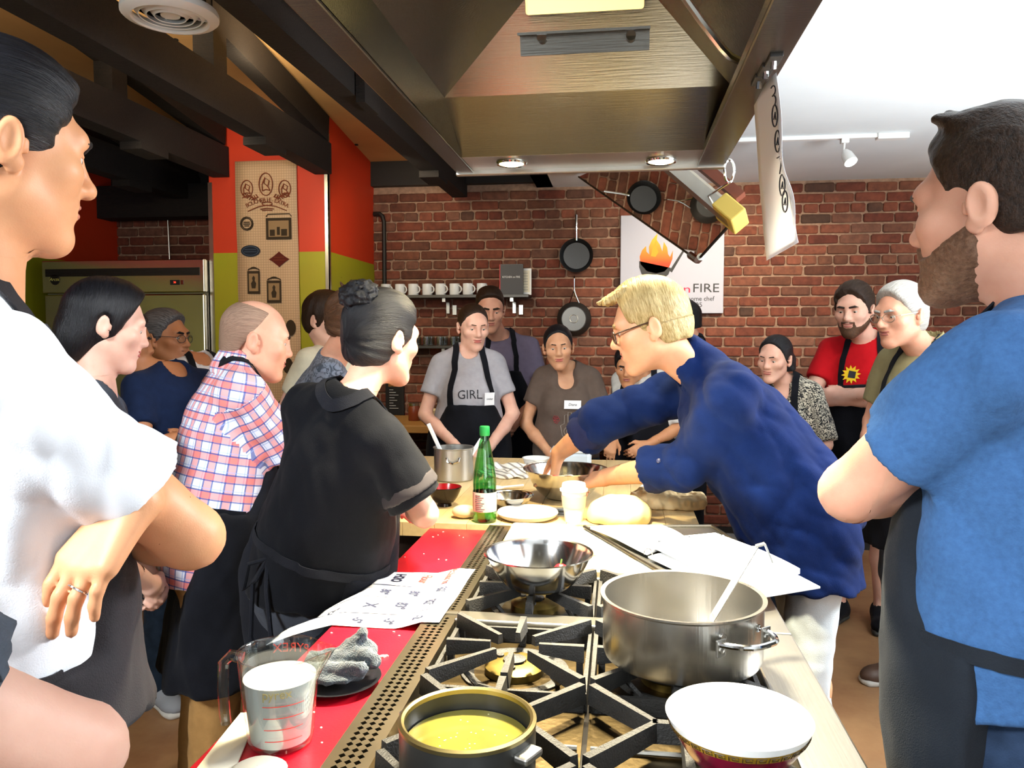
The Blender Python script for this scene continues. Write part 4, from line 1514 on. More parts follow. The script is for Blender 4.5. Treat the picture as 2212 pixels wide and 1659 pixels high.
        P.append(plane_cut(s.g + np.array([0, 0, s.hipz + hem * q]), -s.uz + s.uf * 0, .004))
        if sleeves:
            for sd in s.arm:
                P += s.sleeve(sd, frac, o, flare, to_wrist=long, rmul=rmul)
        P += list(extra)
        if folds:
            P.append(wrinkle(folds * 1.5, drapes(seed, fold_scale, fold_dir if fold_dir is not None else s.su + s.sr * .35)))
            P.append(wrinkle(folds * .7, drapes(seed + 9, fold_scale * .6, s.su - s.sr * .8 + s.sf * .3)))
        # neck opening
        P.append(rcone(s.T(0, .010, .545), s.T(0, .03, .70), .051 * q, .070 * q, .006, 's'))
        if scoop:
            P.append(ell(s.T(0, .085, .50), [.075 * q * scoop, .055 * q, .085 * q * scoop], s.MS, .008, 's'))
        s.shirt_prims = P
        ob = build_sdf(name, P, (h or .0105) * (.55 + .45 * s.res), m, s.root, attr=s.cloth_attr)
        s.shirt_obj = ob
        return ob
    def pants(s, m, o=.014, end=.06, folds=.004, seed=11, h=None, name='trousers', wide=0.0, lo_frac=None):
        P = s.trunk(o)[:1]
        q = s.sc * (1 + .3 * (s.bulk - 1))
        for sd, (Hp, K, A, td) in s.foot.items():
            P += [rcone(Hp, K, .086 * q + o, .062 * q + o + wide, .05), rcone(K, A - s.uz * .02, .062 * q + o + wide, .050 * q + o + wide, .02)]
        P.append(plane_cut(s.g + np.array([0, 0, end]), -s.uz))
        P.append(plane_cut(s.T(0, 0, .14), s.su))
        P.append(wrinkle(folds, waves(seed, .13, 8, (1, 1, .6))))
        P.append(wrinkle(folds * .6, waves(seed + 1, .05, 8)))
        s.pants_prims = P
        return build_sdf(name, P, (h or .014) * (.6 + .4 * s.res), m, s.root, attr=s.cloth_attr)
    def shoes(s, m, m_sole, sides=(-1, 1), h=.0098):
        for sd in sides:
            Hp, K, A, td = s.foot[sd]
            q = s.sc
            z = np.array([0, 0, 1.0])
            base = s.g + (A - s.g) * np.array([1, 1, 0])
            r = np.cross(td, z)
            M = np.array([r, td, z])
            toe = base + td * .165 * q
            P = [rcone(base + z * .052 * q - td * .015, toe + z * .034 * q - td * .03, .046 * q, .036 * q, .03), ell(toe - td * .035 * q + z * .036 * q, [.047 * q, .07 * q, .036 * q], M, .03),
                 rcone(base + z * .085 * q - td * .005, base + z * .06 * q + td * .05 * q, .044 * q, .040 * q, .03), ell(base + z * .04 * q - td * .045 * q, [.037 * q, .045 * q, .045 * q], M, .03),
                 plane_cut(base + z * .020, -z)]
            P.append(rcone(base + z * .10 * q, base + z * .16 * q - td * .01, .030 * q, .042 * q, .004, 's'))
            sh = build_sdf('shoe', P, h * (.7 + .3 * s.res), m, s.root)
            S_ = [rbox(base + td * .062 * q + z * .013, [.041 * q, .125 * q, .013], M, .012, .01), ell(toe - td * .03 * q + z * .013, [.050 * q, .066 * q, .013], M, .02)]
            build_sdf('sole', S_, h * (.7 + .3 * s.res), m_sole, sh)
            b = MB()
            for k in range(4):
                c = base + td * (.045 + .022 * k) * q + z * (.098 - .012 * k) * q
                b.tube([c - r * .024, c + z * .008, c + r * .024], .0028, 5)
            b.build('laces', m_sole, sh)
    def apron(s, m, bib=True, top=.40, wtop=.115, wbot=.20, hem=-.42, o=.024, back=.25, strap=True, tie=True, seed=21, front_cut=-.02, h=None, label=None, flare=.03, strap_r=.016):
        q = s.sc
        T0 = s.trunk(o)
        drape = [ell(s.T(0, .01 + .03 * (s.bulk - 1), .18), [(.160 if s.f else .172) * s.bulk * q + o, (.122 if s.f else .130) * s.bulk * q + o, .27 * q], s.MS, .08)]
        P = T0 + drape
        for sx in (-.055, .055): P.append(rcone(s.T(sx, 0, .15), s.g + np.array([0, 0, s.hipz]) + s.ur * sx * q, .117 * q * s.bulk + o, .124 * q * s.bulk + o, .06))
        # skirt over the thighs
        for sd in (-1, 1):
            a = s.g + np.array([0, 0, s.hipz]) + s.ur * sd * .06 * q
            P.append(rcone(a, a + (s.uz * (hem - .05) + s.uf * .02) * q, .115 * q * s.bulk + o, (.115 + flare) * q * s.bulk + o, .09))
        MSt = s.MS.T.astype(np.float32); c0 = (s.g + np.array([0, 0, s.hipz])).astype(np.float32)
        top_ = top; ft = front_cut
        def region(Pt):
            L = ((Pt - c0) @ MSt) / q
            x, y, z = np.abs(L[:, 0]), L[:, 1], L[:, 2]
            f = np.clip((z - .13) / (top_ - .13), 0, 1)
            wlim = wbot * (1 - f) + wtop * f
            g = np.where(z > .13, np.maximum(x - wlim, .02 - y), np.maximum(x - wbot - .06, ft - back * .12 - y))
            g = np.maximum(g, z - (top_ if bib else .16))
            return g * q * .8
        P.append(Prim(region, (0, 0, 0), 1e6, .006, 'i'))
        P.append(plane_cut(s.g + np.array([0, 0, s.hipz + hem * q]), -s.uz, .003))
        P.append(wrinkle(.005, waves(seed, .16, 7, (1, 1, .35))))
        P.append(wrinkle(.002, waves(seed + 1, .05, 7, (1, 1, .5))))
        ap = build_sdf('apron', P, (h or .0125) * (.6 + .4 * s.res), m, s.root, attr=s.cloth_attr)
        s.apron_prims = P
        s.apron_obj = ap
        surf = getattr(s, 'shirt_prims', None) or s.trunk(.013)
        if strap and bib:
            pts = [s.T(-wtop + .012, .16, top - .01), s.T(-wtop * .86, .13, top + .07), s.T(-.078, .075, .53), s.T(-.066, .0, .575), s.T(-.05, -.055, .565), s.T(0, -.085, .545),
                   s.T(.05, -.055, .565), s.T(.066, .0, .575), s.T(.078, .075, .53), s.T(wtop * .86, .13, top + .07), s.T(wtop - .012, .16, top - .01)]
            s.ribbon('neck_strap', pts, strap_r, m, ap, surf, sub=5)
        if tie:
            pts = []
            n = 16
            for i in range(n + 1):
                t = math.radians(72 + (110) * i / n)
                pts.append(s.T(.20 * math.sin(t), .16 * math.cos(t), .13))
            s.ribbon('waist_tie', pts, .011, m, ap, surf, sub=2)
            pts = []
            for i in range(n + 1):
                t = math.radians(-72 - (110) * i / n)
                pts.append(s.T(.20 * math.sin(t), .16 * math.cos(t), .128))
            s.ribbon('waist_tie', pts, .011, m, ap, surf, sub=2)
        return ap
    def on_surface(s, p, prims, off=0.0, it=7):
        p = np.asarray(p, float).reshape(-1, 3).copy()
        e = 1e-3
        D = np.eye(3) * e
        for _ in range(it):
            d = evaluate(prims, p.astype(np.float32)) - off
            g = np.stack([evaluate(prims, (p + D[i]).astype(np.float32)) - evaluate(prims, (p - D[i]).astype(np.float32)) for i in range(3)], 1) / (2 * e)
            gn = np.maximum((g * g).sum(1), .25)
            p -= (np.clip(d, -.05, .05) / gn)[:, None] * g
        n = g / (np.linalg.norm(g, axis=1)[:, None] + 1e-9)
        return p, n
    def ribbon(s, name, pts, w, m, parent, prims, sub=4, off=.004, thick=.003):
        pts = np.array(pts)
        # Catmull-Rom
        P = []
        for i in range(len(pts) - 1):
            p0, p1, p2, p3 = pts[max(i - 1, 0)], pts[i], pts[i + 1], pts[min(i + 2, len(pts) - 1)]
            for k in range(sub):
                t = k / sub
                P.append(.5 * ((2 * p1) + (-p0 + p2) * t + (2 * p0 - 5 * p1 + 4 * p2 - p3) * t * t + (-p0 + 3 * p1 - 3 * p2 + p3) * t ** 3))
        P.append(pts[-1])
        P, N = s.on_surface(np.array(P), prims, off)
        T = np.gradient(P, axis=0)
        T /= np.linalg.norm(T, axis=1)[:, None] + 1e-9
        B = np.cross(T, N); B /= np.linalg.norm(B, axis=1)[:, None] + 1e-9
        vs, fs = [], []
        for i in range(len(P)):
            for a, b_ in ((-1, 0), (1, 0), (1, 1), (-1, 1)):
                vs.append(tuple(P[i] + B[i] * w * a + N[i] * (b_ * thick - .001)))
        for i in range(len(P) - 1):
            for k in range(4):
                fs.append((i * 4 + k, i * 4 + (k + 1) % 4, i * 4 + 4 + (k + 1) % 4, i * 4 + 4 + k))
        fs.append((3, 2, 1, 0)); n = len(P) * 4; fs.append((n - 4, n - 3, n - 2, n - 1))
        return link_mesh(name, vs, fs, m, parent, smooth=True, angle=.8)
    def patch(s, p, prims, off=.004):
        """frame on the cloth surface near p: x to the wearer's left (reads left to right from the front), y up"""
        P, N = s.on_surface(p, prims, off)
        n = N[0]; y = nrmz(s.su - n * (s.su @ n)); x = np.cross(y, n)
        return frame(P[0], x=x, y=y)
    def conform(s, ob, M, prims, off=.0012):
        Mi = np.array(M.inverted())
        me = ob.data
        V = np.array([v.co[:] for v in me.vertices])
        z = (V @ Mi[:3, :3].T + Mi[:3, 3])[:, 2]
        P, N = s.on_surface(V, prims, 0.0, it=5)
        V = P + N * (np.maximum(z, 0) + off)[:, None]
        me.vertices.foreach_set('co', V.astype(np.float32).ravel())
        me.update()
        return ob
    def name_tag(s, p, prims, word, w=.085, h=.055, roll=0, parent=None):
        M = s.patch(p, prims, .006) @ Matrix.Rotation(math.radians(roll), 4, 'Z')
        t = MB(M).box((-w / 2, -h / 2, 0), (w / 2, h / 2, .0015)).build('name_tag', M_PAPER, parent or s.root)
        text('handwriting', word, min(h * .42, w * 1.5 / len(word)), M @ Matrix.Translation((0, 0, .002)), M_INK, t, shear=.2)
        return t
    def glasses(s, m, half=False, r=.0215, th=.0013, dz=0.0, dy=0.0):
        q = s.hs
        b = MB()
        for x in (-1, 1):
            pts = []
            for k in range(20):
                a = 2 * PI * k / 20
                pts.append(s.Hd(x * .033 + r * 1.12 * math.cos(a), .1045 + dy - .010 * abs(math.cos(a) * .5 + x * .5) , .001 + dz + r * .78 * math.sin(a)))
            b.tube(pts, th * q, 6, closed=True)
            b.tube([s.Hd(x * .056, .094 + dy, .008 + dz), s.Hd(x * .072, .080, .009 + dz * .7), s.Hd(x * .081, .0, .010), s.Hd(x * .080, -.016, .006)], th * q, 6)
        b.tube([s.Hd(-.010, .106 + dy, .004 + dz), s.Hd(0, .110 + dy, .007 + dz), s.Hd(.010, .106 + dy, .004 + dz)], th * q, 6)
        g = b.build('glasses', m, s.body, smooth=True)
        l = MB()
        for x in (-1, 1):
            c = [s.Hd(x * .033 + r * 1.05 * math.cos(2 * PI * k / 20), .1035 + dy - .010 * abs(math.cos(2 * PI * k / 20) * .5 + x * .5), .001 + dz + r * .72 * math.sin(2 * PI * k / 20)) for k in range(20)]
            l.add([tuple(p) for p in c], [tuple(range(20))])
        l.build('lenses', thin_glass('spectacle_lens', '#f2f6f6', .96), g)
        return g

SKIN_LIGHT = skin_mat('skin_light', '#d9a48a')
SKIN_PALE = skin_mat('skin_pale', '#e3b6a2')
SKIN_TAN = skin_mat('skin_tan', '#c58f68')
SKIN_BROWN = skin_mat('skin_brown', '#b27a56')
SKIN_OLIVE = skin_mat('skin_olive', '#cf9e7c')
H_BLACK = hair_mat('hair_black', '#08080b', '#17171c', .42)
H_DARK = hair_mat('hair_dark_brown', '#1c120c', '#3a281c')
H_BROWN = hair_mat('hair_brown', '#3a2618', '#664630')
H_BLOND = hair_mat('hair_blond', '#86703f', '#c2ab78')
H_GREY = hair_mat('hair_grey', '#8f8c86', '#c9c6c0')
H_SALT = hair_mat('hair_salt_pepper', '#2a2a2c', '#77767a')
# ================================================================ THE PEOPLE
M_SOLE_W = mat('pale_sole', '#c9c5bd', rough=.7)
M_SHOE_B = cloth_mat('black_shoe', '#15161b', rough=.6)
JEANS = cloth_mat('dark_jeans', '#1d2733', noise=.3, nscale=30)
JEANS_B = cloth_mat('blue_jeans', '#26344a', noise=.35, nscale=24)
JEANS_G = cloth_mat('grey_jeans', '#5c626c', noise=.35, nscale=14)
CHINO = cloth_mat('tan_chinos', '#9a7444', noise=.1)
DARKP = cloth_mat('black_trousers', '#17181c')
def P_(label, *a, **k): return Person(label, *a, **k)

# --- man at the left edge, white T-shirt, seen from the side
p = P_('tall dark-haired man in white T-shirt and black apron, arms folded, nearest on the left', -.835, .935, 1.83, 45, bulk=.98,
       head=dict(yaw=59, pitch=7), head_pos=at(-6, 322, .93), head_scale=1.0)
p.feet()
p.set_arm(1, at(412, 1160, .97), at(235, 1120, 1.06), nrmz(V3(-.7, .6, .25)), V3(.3, -.3, -1), 25, world=True)
p.set_arm(-1, p.T(-.21, .16, .24), at(294, 1072, .885), at(186, 1220, .835) - at(294, 1072, .885), V3(.35, .9, .2), 14, world=True, spread=1.05)
p.make_body(SKIN_TAN, .72, dict(look=.25, nose=1.2))
p.shirt(cloth_mat('white_jersey', '#dfe3e8', noise=.03, nscale=8, bump=.12), frac=.66, o=.011, flare=.010, folds=.0085, fold_scale=.13, hem=.13, h=.007, rmul=1.0)
p.pants(JEANS_G, folds=.004)
p.apron(cloth_mat('worn_black_apron', '#2c2a2c', noise=.25, nscale=5), hem=.02, wbot=.17, front_cut=.02, back=0, flare=.0)
p.hair(H_BLACK, t=.011, top=.016, front=.064, slope=.42, nape=-.055, burn=-.052, rough=.0026, wl=.010)
p.face(H_BLACK, '#b0705c', .3)
b = MB()
a = p.arm[-1]; t_ = np.cross(a['n'], a['d']); q_ = p.sc
c = a['W'] + (a['d'] * (.092 + .024) - t_ * .012) * q_
b.tube([c + (t_ * math.cos(k * PI / 8) + a['n'] * math.sin(k * PI / 8)) * .0112 for k in range(16)], .0014, 6, closed=True)
b.build('wedding_ring', M_CHROME, p.root, smooth=True)
p.shoes(M_SHOE_B, M_SOLE_W, h=.01)

# --- woman with dark hair leaning in behind him
p = P_('dark-haired woman with a sunlit face bending forward behind the man in white', -1.46, 1.86, 1.62, 30, lean=14, female=True,
       head=dict(yaw=38, pitch=14, roll=4), head_pos=at(232, 706, 1.95), head_scale=1.06)
p.feet(); p.preset('clasped')
p.make_body(SKIN_PALE, 1.0, dict(look=.45, nose=.95, jaw=.9))
p.shirt(cloth_mat('grey_jersey', '#4a4f58')); p.pants(DARKP); p.shoes(M_SHOE_B, M_SOLE_W, h=.012)
p.strand = 'side'
p.hair(H_BLACK, t=.017, top=.016, front=.058, slope=.35, nape=-.115, burn=-.075, rough=.002, wl=.02,
       extra=[ell(p.Hd(0, -.075, -.055), [.066 * p.hs, .05 * p.hs, .075 * p.hs], p.MH, .03)])
p.face(H_BLACK, '#b5635a', .5, brow_w=.003)

# --- person in navy with folded arms
p = P_('person in a navy T-shirt with white print, arms folded, half hidden by a woman', -1.80, 2.98, 1.63, -22,
       head=dict(yaw=28, pitch=8), head_pos=at(268, 738, 2.9), head_scale=1.06)
p.feet(); p.preset('crossed')
p.make_body(SKIN_BROWN, 1.1, dict(look=.4))
p.shirt(cloth_mat('navy_jersey', '#17233f'), seed=5)
Mx = p.patch(p.T(-.09, .2, .34), p.shirt_prims, .003)
pb = MB(Mx); pb.box((-.035, -.03, 0), (-.012, .035, .001)); pb.box((.0, -.05, 0), (.018, .02, .001)); pb.box((.018, -.02, 0), (.04, .0, .001)); p.conform(pb.build('white_print', M_WHITE, p.shirt_obj), Mx, p.shirt_prims)
p.pants(JEANS); p.apron(M_APRON, bib=False, hem=-.25); p.shoes(mat('grey_canvas', '#8b8d92', rough=.8), M_SOLE_W)
p.hair(H_BLACK); p.face(H_BLACK, '#8d5244', .4)

# --- man with glasses and a grey goatee
p = P_('greying man with glasses, goatee and white printed T-shirt in front of the refrigerator', -1.98, 3.5, 1.66, -28,
       head=dict(yaw=-2, pitch=2), head_pos=at(357, 731, 3.45), head_scale=1.13)
p.feet(); p.preset('crossed')
p.make_body(SKIN_BROWN, 1.1, dict(look=.25, nose=1.15))
p.shirt(cloth_mat('offwhite_jersey', '#d5d5da', noise=.04), seed=8)
p.pants(DARKP); ap = p.apron(M_APRON, top=.30); p.shoes(M_SHOE_B, M_SOLE_W)
Mx = p.patch(p.T(-.0, .2, .37), p.shirt_prims, .003)
e = lines('badge_print', [arc(0, 0, .065, .05, 0, 180), arc(0, 0, .045, .033, 0, 180), [(-.065, 0), (-.06, -.03)], [(.065, 0), (.06, -.03)]], .0018, Mx, M_INK, p.shirt_obj)
p.conform(e, Mx, p.shirt_prims)
p.conform(text('badge_lettering', 'A DE', .026, Mx @ Matrix.Translation((0, .018, .000)), M_INK, e), Mx, p.shirt_prims)
p.hair(H_SALT, t=.012, front=.055, burn=-.045)
p.beard(hair_mat('beard_grey', '#8a8682', '#cfcac2'), t=.004, chin_only=True, moustache=False)
bm_ = [rcone(p.Hd(x * .003, .0945, -.043), p.Hd(x * .026, .084, -.052), .005 * p.hs, .0035 * p.hs, .004) for x in (-1, 1)]
build_sdf('moustache', bm_, .003, H_SALT, p.body, attr=p.hair_attr)
p.face(H_BLACK, '#7d4a3e', .3); p.glasses(M_INK)

# --- bald man in the plaid shirt
p = P_('balding man in a red and blue plaid shirt with a black apron', -1.235, 2.19, 1.68, 38, lean=12, bulk=1.03,
       head=dict(yaw=30, pitch=11), head_pos=at(553, 735, 2.28), head_scale=1.04)
p.feet()
p.set_arm(1, at(640, 1012, 2.26), at(692, 1082, 2.46), nrmz(V3(.6, .5, -.4)), V3(-.5, .5, 0), 30, world=True)
p.set_arm(-1, p.T(-.22, .06, .22), p.T(-.05, .25, .10), nrmz(V3(.6, -.2, -.4)), V3(-.5, -.3, .2), 30, world=True)
p.make_body(SKIN_LIGHT, .85, dict(look=.4, nose=.95, fat=1.05))
p.shirt(plaid_mat(), frac=.74, o=.010, flare=.010, hem=-.10, folds=.0045, h=.007, seed=12, rmul=1.0)
q = p.sc
col = [rcone(p.T(0, -.012, .545), p.T(0, -.005, .59), .079 * q, .069 * q, .01), rcone(p.T(0, -.01, .50), p.T(0, .0, .66), .062 * q, .057 * q, .003, 's'), plane_cut(p.T(0, .03, .585), p.MS[2] + p.MS[1] * .5),
       plane_cut(p.T(0, 0, .525), -p.MS[2])]
build_sdf('collar', col, .004, plaid_mat(), p.shirt_obj, attr=p.cloth_attr)
p.pants(CHINO, folds=.003); p.apron(M_APRON, hem=-.42, wtop=.10, front_cut=-.03, back=.2)
p.hair(hair_mat('shaved_hair', '#806555', '#a98a74'), t=.0016, top=0, front=-.005, slope=.55, nape=-.07, burn=-.02, rough=.0002, h=.003, frontz=.035, cut=[ell(p.Hd(0, .035, .125), [.066 * p.hs, .110 * p.hs, .062 * p.hs], p.MH, .004, 's')])
p.face(H_DARK, '#b0685a', .45); p.shoes(M_SHOE_B, M_SOLE_W)

# --- young man in the cream T-shirt
p = P_('brown-haired young man in a cream T-shirt by the lime green pillar', -1.41, 3.78, 1.73, -30, head=dict(yaw=-14, pitch=14), head_pos=at(704, 692, 3.72), head_scale=1.05)
p.feet(); p.preset('behind')
p.make_body(SKIN_PALE, 1.25, dict(look=.5))
p.shirt(cloth_mat('cream_jersey', '#cfc8b0', noise=.05)); p.pants(DARKP); p.apron(M_APRON, top=.36)
p.strand = 'side'
p.hair(H_DARK, t=.018, top=.022, front=.066, slope=.3, nape=-.085, burn=-.055, rough=.004); p.face(H_DARK, '#b26a60', .5); p.shoes(M_SHOE_B, M_SOLE_W)

# --- person in the blue-grey patterned shirt
p = P_('person in a grey-blue patterned shirt behind the woman with the hair bun', -1.28, 3.0, 1.70, 25, lean=15,
       head=dict(yaw=30, pitch=10), head_pos=at(768, 694, 2.98))
p.feet(); p.preset('clasped')
p.make_body(SKIN_LIGHT, 1.3)
p.shirt(speckle_mat('leaf_print_cloth', '#6d7686', '#39424f', 38, .46, .56, 2.0)); p.pants(JEANS); p.shoes(M_SHOE_B, M_SOLE_W)
q = p.hs
p.hair(H_BROWN, t=.018, top=.028, rough=.007, wl=.02, extra=[rcone(p.Hd(-.01 + .02 * k, -.05 + .02 * (k % 2), .11), p.Hd(-.03 + .025 * k, -.10 + .03 * (k % 3), .165), .014 * q, .003 * q, .01) for k in range(4)]); p.face(H_BROWN)

# --- woman with the bun, seen from behind
p = P_('woman with a black hair bun and black top seen from behind at the red counter', -.785, 1.93, 1.62, 66, side_lean=16, female=True, bulk=1.04,
       head=dict(yaw=57, pitch=8), head_pos=at(826, 733, 1.95), head_scale=1.06)
p.feet()
p.set_arm(1, at(917, 1110, 1.84), at(890, 1085, 2.07), nrmz(V3(-.3, .9, .1)), V3(0, -.1, -1), 20, world=True)
p.set_arm(-1, at(690, 1050, 2.02), at(790, 1105, 2.14), nrmz(V3(.9, .3, 0)), V3(0, 0, -1), 20, world=True)
p.make_body(SKIN_LIGHT, .85, dict(look=.3, nose=.95, fat=1.03))
M_BLK = cloth_mat('black_crepe', '#0a0b0f', noise=.2, nscale=8)
p.shirt(M_BLK, frac=.78, o=.012, flare=.016, folds=.0045, hem=-.02, h=.007, seed=31, rmul=1.05)
# translucent organza panel around the sleeve
a = p.arm[1]; d = nrmz(a['E'] - a['S'])
M_ORG = mat('sheer_organza', '#1d1719', rough=.85, noise=.1)
band = rcone(a['S'] + (a['E'] - a['S']) * .52, a['S'] + (a['E'] - a['S']) * .68, .0705, .0745)
band2 = [band, plane_cut(a['S'] + (a['E'] - a['S']) * .68, d), plane_cut(a['S'] + (a['E'] - a['S']) * .52, -d), wrinkle(.002, waves(4, .07))]
build_sdf('sheer_sleeve_panel', band2, .005, M_ORG, p.shirt_obj)
p.pants(cloth_mat('charcoal_trousers', '#33363d')); p.apron(M_APRON, front_cut=-.04, back=.5, wtop=.1, hem=-.40)
p.strand = 'back'
hs = p.hs
p.hair(H_BLACK, t=.015, top=.014, front=.055, slope=.35, nape=-.085, burn=-.045, rough=.0022, wl=.018)
build_sdf('hair_bun', [ell(p.Hd(.0, -.095, .098), [.050 * hs, .042 * hs, .040 * hs], p.MH, .02), rcone(p.Hd(-.03, -.10, .105), p.Hd(.03, -.085, .12), .022 * hs, .02 * hs, .02), wrinkle(.004, waves(8, .018, 8)), ], .0035, H_BLACK, p.body, attr=p.hair_attr)
p.face(H_BLACK, '#a85a50', .3, brow_w=.003); p.shoes(M_SHOE_B, M_SOLE_W)
tb = MB()
c = p.T(-.05, -.15, .10)
for k, dx in enumerate((-.02, .03)):
    tb.tube([c, c + p.sr * dx - p.sf * .03 - p.uz * .06, c + p.sr * dx * 1.6 - p.sf * .03 - p.uz * .20, c + p.sr * (dx * .6 + .02) - p.sf * .035 - p.uz * (.27 + .04 * k)], .006, 6)
tb.tube([c, c - p.sr * .035 - p.sf * .03 - p.uz * .02, c - p.sr * .05 - p.sf * .035 - p.uz * .09, c - p.sr * .01 - p.sf * .03 - p.uz * .05, c], .006, 6)
tb.build('apron_bow', M_APRON, p.apron_obj, smooth=True)

# --- woman in grey T-shirt
p = P_('woman in a light grey lettered T-shirt and black apron, hands clasped, behind the table', -.79, 4.05, 1.70, -74, female=True,
       head=dict(yaw=-62, pitch=12), head_pos=at(1022, 706, 4.08), head_scale=1.06)
p.feet(); p.preset('clasped')
p.make_body(SKIN_PALE, 1.1, dict(look=.45, nose=1.05))
p.shirt(cloth_mat('heather_grey', '#a4a3aa', noise=.06), frac=.6, seed=6)
p.pants(JEANS); ap = p.apron(M_APRON, top=.27, wtop=.13)
Mx = p.patch(p.T(.005, .2, .335), p.shirt_prims, .003)
p.conform(text('shirt_lettering', 'GIRL', .066, Mx, M_INK, p.shirt_obj, sx=.95), Mx, p.shirt_prims)
p.name_tag(p.T(-.115, .2, .30), p.shirt_prims, 'Lindsay', .055, .065, parent=ap)
p.hair(H_DARK, t=.005, top=0, front=.054, slope=.42, nape=-.07, burn=-.01, rough=.001, extra=[rcone(p.Hd(0, -.11, .02), p.Hd(.03, -.10, -.16), .035 * p.hs, .02 * p.hs, .03)])
p.face(H_BROWN, '#b5645c', .5, brow_w=.0028); p.shoes(M_SHOE_B, M_SOLE_W)

# --- man in the purple-grey T-shirt
p = P_('short-haired young man in a purple-grey T-shirt under the mug shelf', -.735, 4.80, 1.80, -80, head=dict(yaw=-76, pitch=17), head_pos=at(1058, 668, 4.66), head_scale=1.06)
p.feet(); p.preset('clasped')
p.make_body(SKIN_LIGHT, 1.25, dict(look=.5))
p.shirt(cloth_mat('mauve_jersey', '#6c6478', noise=.06), seed=15); p.pants(JEANS); p.apron(M_APRON, top=.34)
p.strand = 'crop'
p.hair(H_DARK, t=.006, top=.003, burn=-.03, recede=.008, front=.056); p.face(H_DARK, '#a8665a', .5); p.shoes(M_SHOE_B, M_SOLE_W)

# --- woman in the brown T-shirt
p = P_('dark-haired woman in a brown printed scoop-neck T-shirt wearing a name tag', -.29, 4.22, 1.60, -88, female=True, head=dict(yaw=-84, pitch=7, roll=-3), head_pos=at(1206, 750, 4.14), head_scale=1.08)
p.feet(); p.preset('clasped')
p.make_body(SKIN_OLIVE, 1.1, dict(look=.55, nose=.9, jaw=.9))
p.shirt(cloth_mat('brown_jersey', '#5d5048', noise=.06), frac=.55, seed=17, scoop=1.0); p.pants(JEANS)
p.name_tag(p.T(-.045, .2, .355), p.shirt_prims, 'Diana', .088, .045, parent=p.shirt_obj)
Mx = p.patch(p.T(-.03, .2, .20), p.shirt_prims, .003)
hp = [[(-.045, -.03), (-.05, .02), (-.03, .03), (-.028, .075), (-.012, .08), (-.010, .035), (-.008, .09), (.008, .09), (.010, .035), (.012, .08), (.028, .075), (.03, .03), (.05, .02), (.045, -.03), (.02, -.06), (-.02, -.06), (-.045, -.03)],
      arc(0, -.01, .018, .018, 0, 360, 16), arc(0, -.01, .032, .026, 0, 360, 20), [(-.02, -.06), (0, -.10), (.02, -.06)]]
p.conform(lines('palm_print', hp, .0022, Mx, mat('pale_print', '#8d837a', rough=.9), p.shirt_obj), Mx, p.shirt_prims)
for sx in (-.075, .075): p.conform(lines('flower_print', [arc(sx + .012 * math.cos(k), .05 + .012 * math.sin(k), .008, .008, 0, 360, 8) for k in range(0, 6)], .002, Mx, mat('red_print', '#8a3a3c', rough=.9), p.shirt_obj), Mx, p.shirt_prims)
p.hair(H_BLACK, t=.008, top=0, front=.053, slope=.38, nape=-.10, burn=-.05, rough=.0012, extra=[rcone(p.Hd(0, -.09, -.0), p.Hd(-.045, -.06, -.20), .045 * p.hs, .02 * p.hs, .03)])
p.face(H_BLACK, '#a8574e', .6, brow_w=.0028); p.shoes(M_SHOE_B, M_SOLE_W)

# --- woman mostly hidden by the chef
p = P_('dark-haired woman in a white top and black apron, mostly hidden behind the chef’s arm',   .14, 4.42, 1.58, -105, lean=8, female=True, head=dict(yaw=-100, pitch=14), head_pos=at(1358, 792, 4.28))
p.feet()
p.set_arm(1, at(1345, 925, 4.22), at(1322, 945, 4.05), nrmz(V3(-.15, -.2, -1)), V3(.1, 1, 0), 22, world=True)
p.set_arm(-1, p.T(-.22, .05, .21), p.T(-.06, .22, .14), nrmz(V3(-.6, -.4, -.3)), V3(0, 1, 0), 25, world=True)
p.make_body(SKIN_TAN, 1.3)
p.shirt(cloth_mat('white_cotton', '#d0cfca'), frac=.9, seed=19); p.pants(DARKP); p.apron(M_APRON)
p.hair(H_BLACK, nape=-.10, burn=-.05); p.face(H_BLACK, '#8d4f46', .4); p.shoes(M_SHOE_B, M_SOLE_W)

# --- man right behind the chef's head
p = P_('black-haired man with folded arms standing right behind the chef’s head',   .42, 4.85, 1.76, -172, head=dict(yaw=-165, pitch=10), head_pos=at(1474, 695, 4.78))
p.feet(); p.preset('crossed')
p.make_body(SKIN_LIGHT, 1.3)
p.shirt(cloth_mat('black_jersey', '#1c1c20'), seed=20); p.pants(DARKP); p.apron(M_APRON)
p.hair(H_BLACK, t=.011, top=.014, nape=-.05); p.face(H_BLACK); p.shoes(M_SHOE_B, M_SOLE_W)

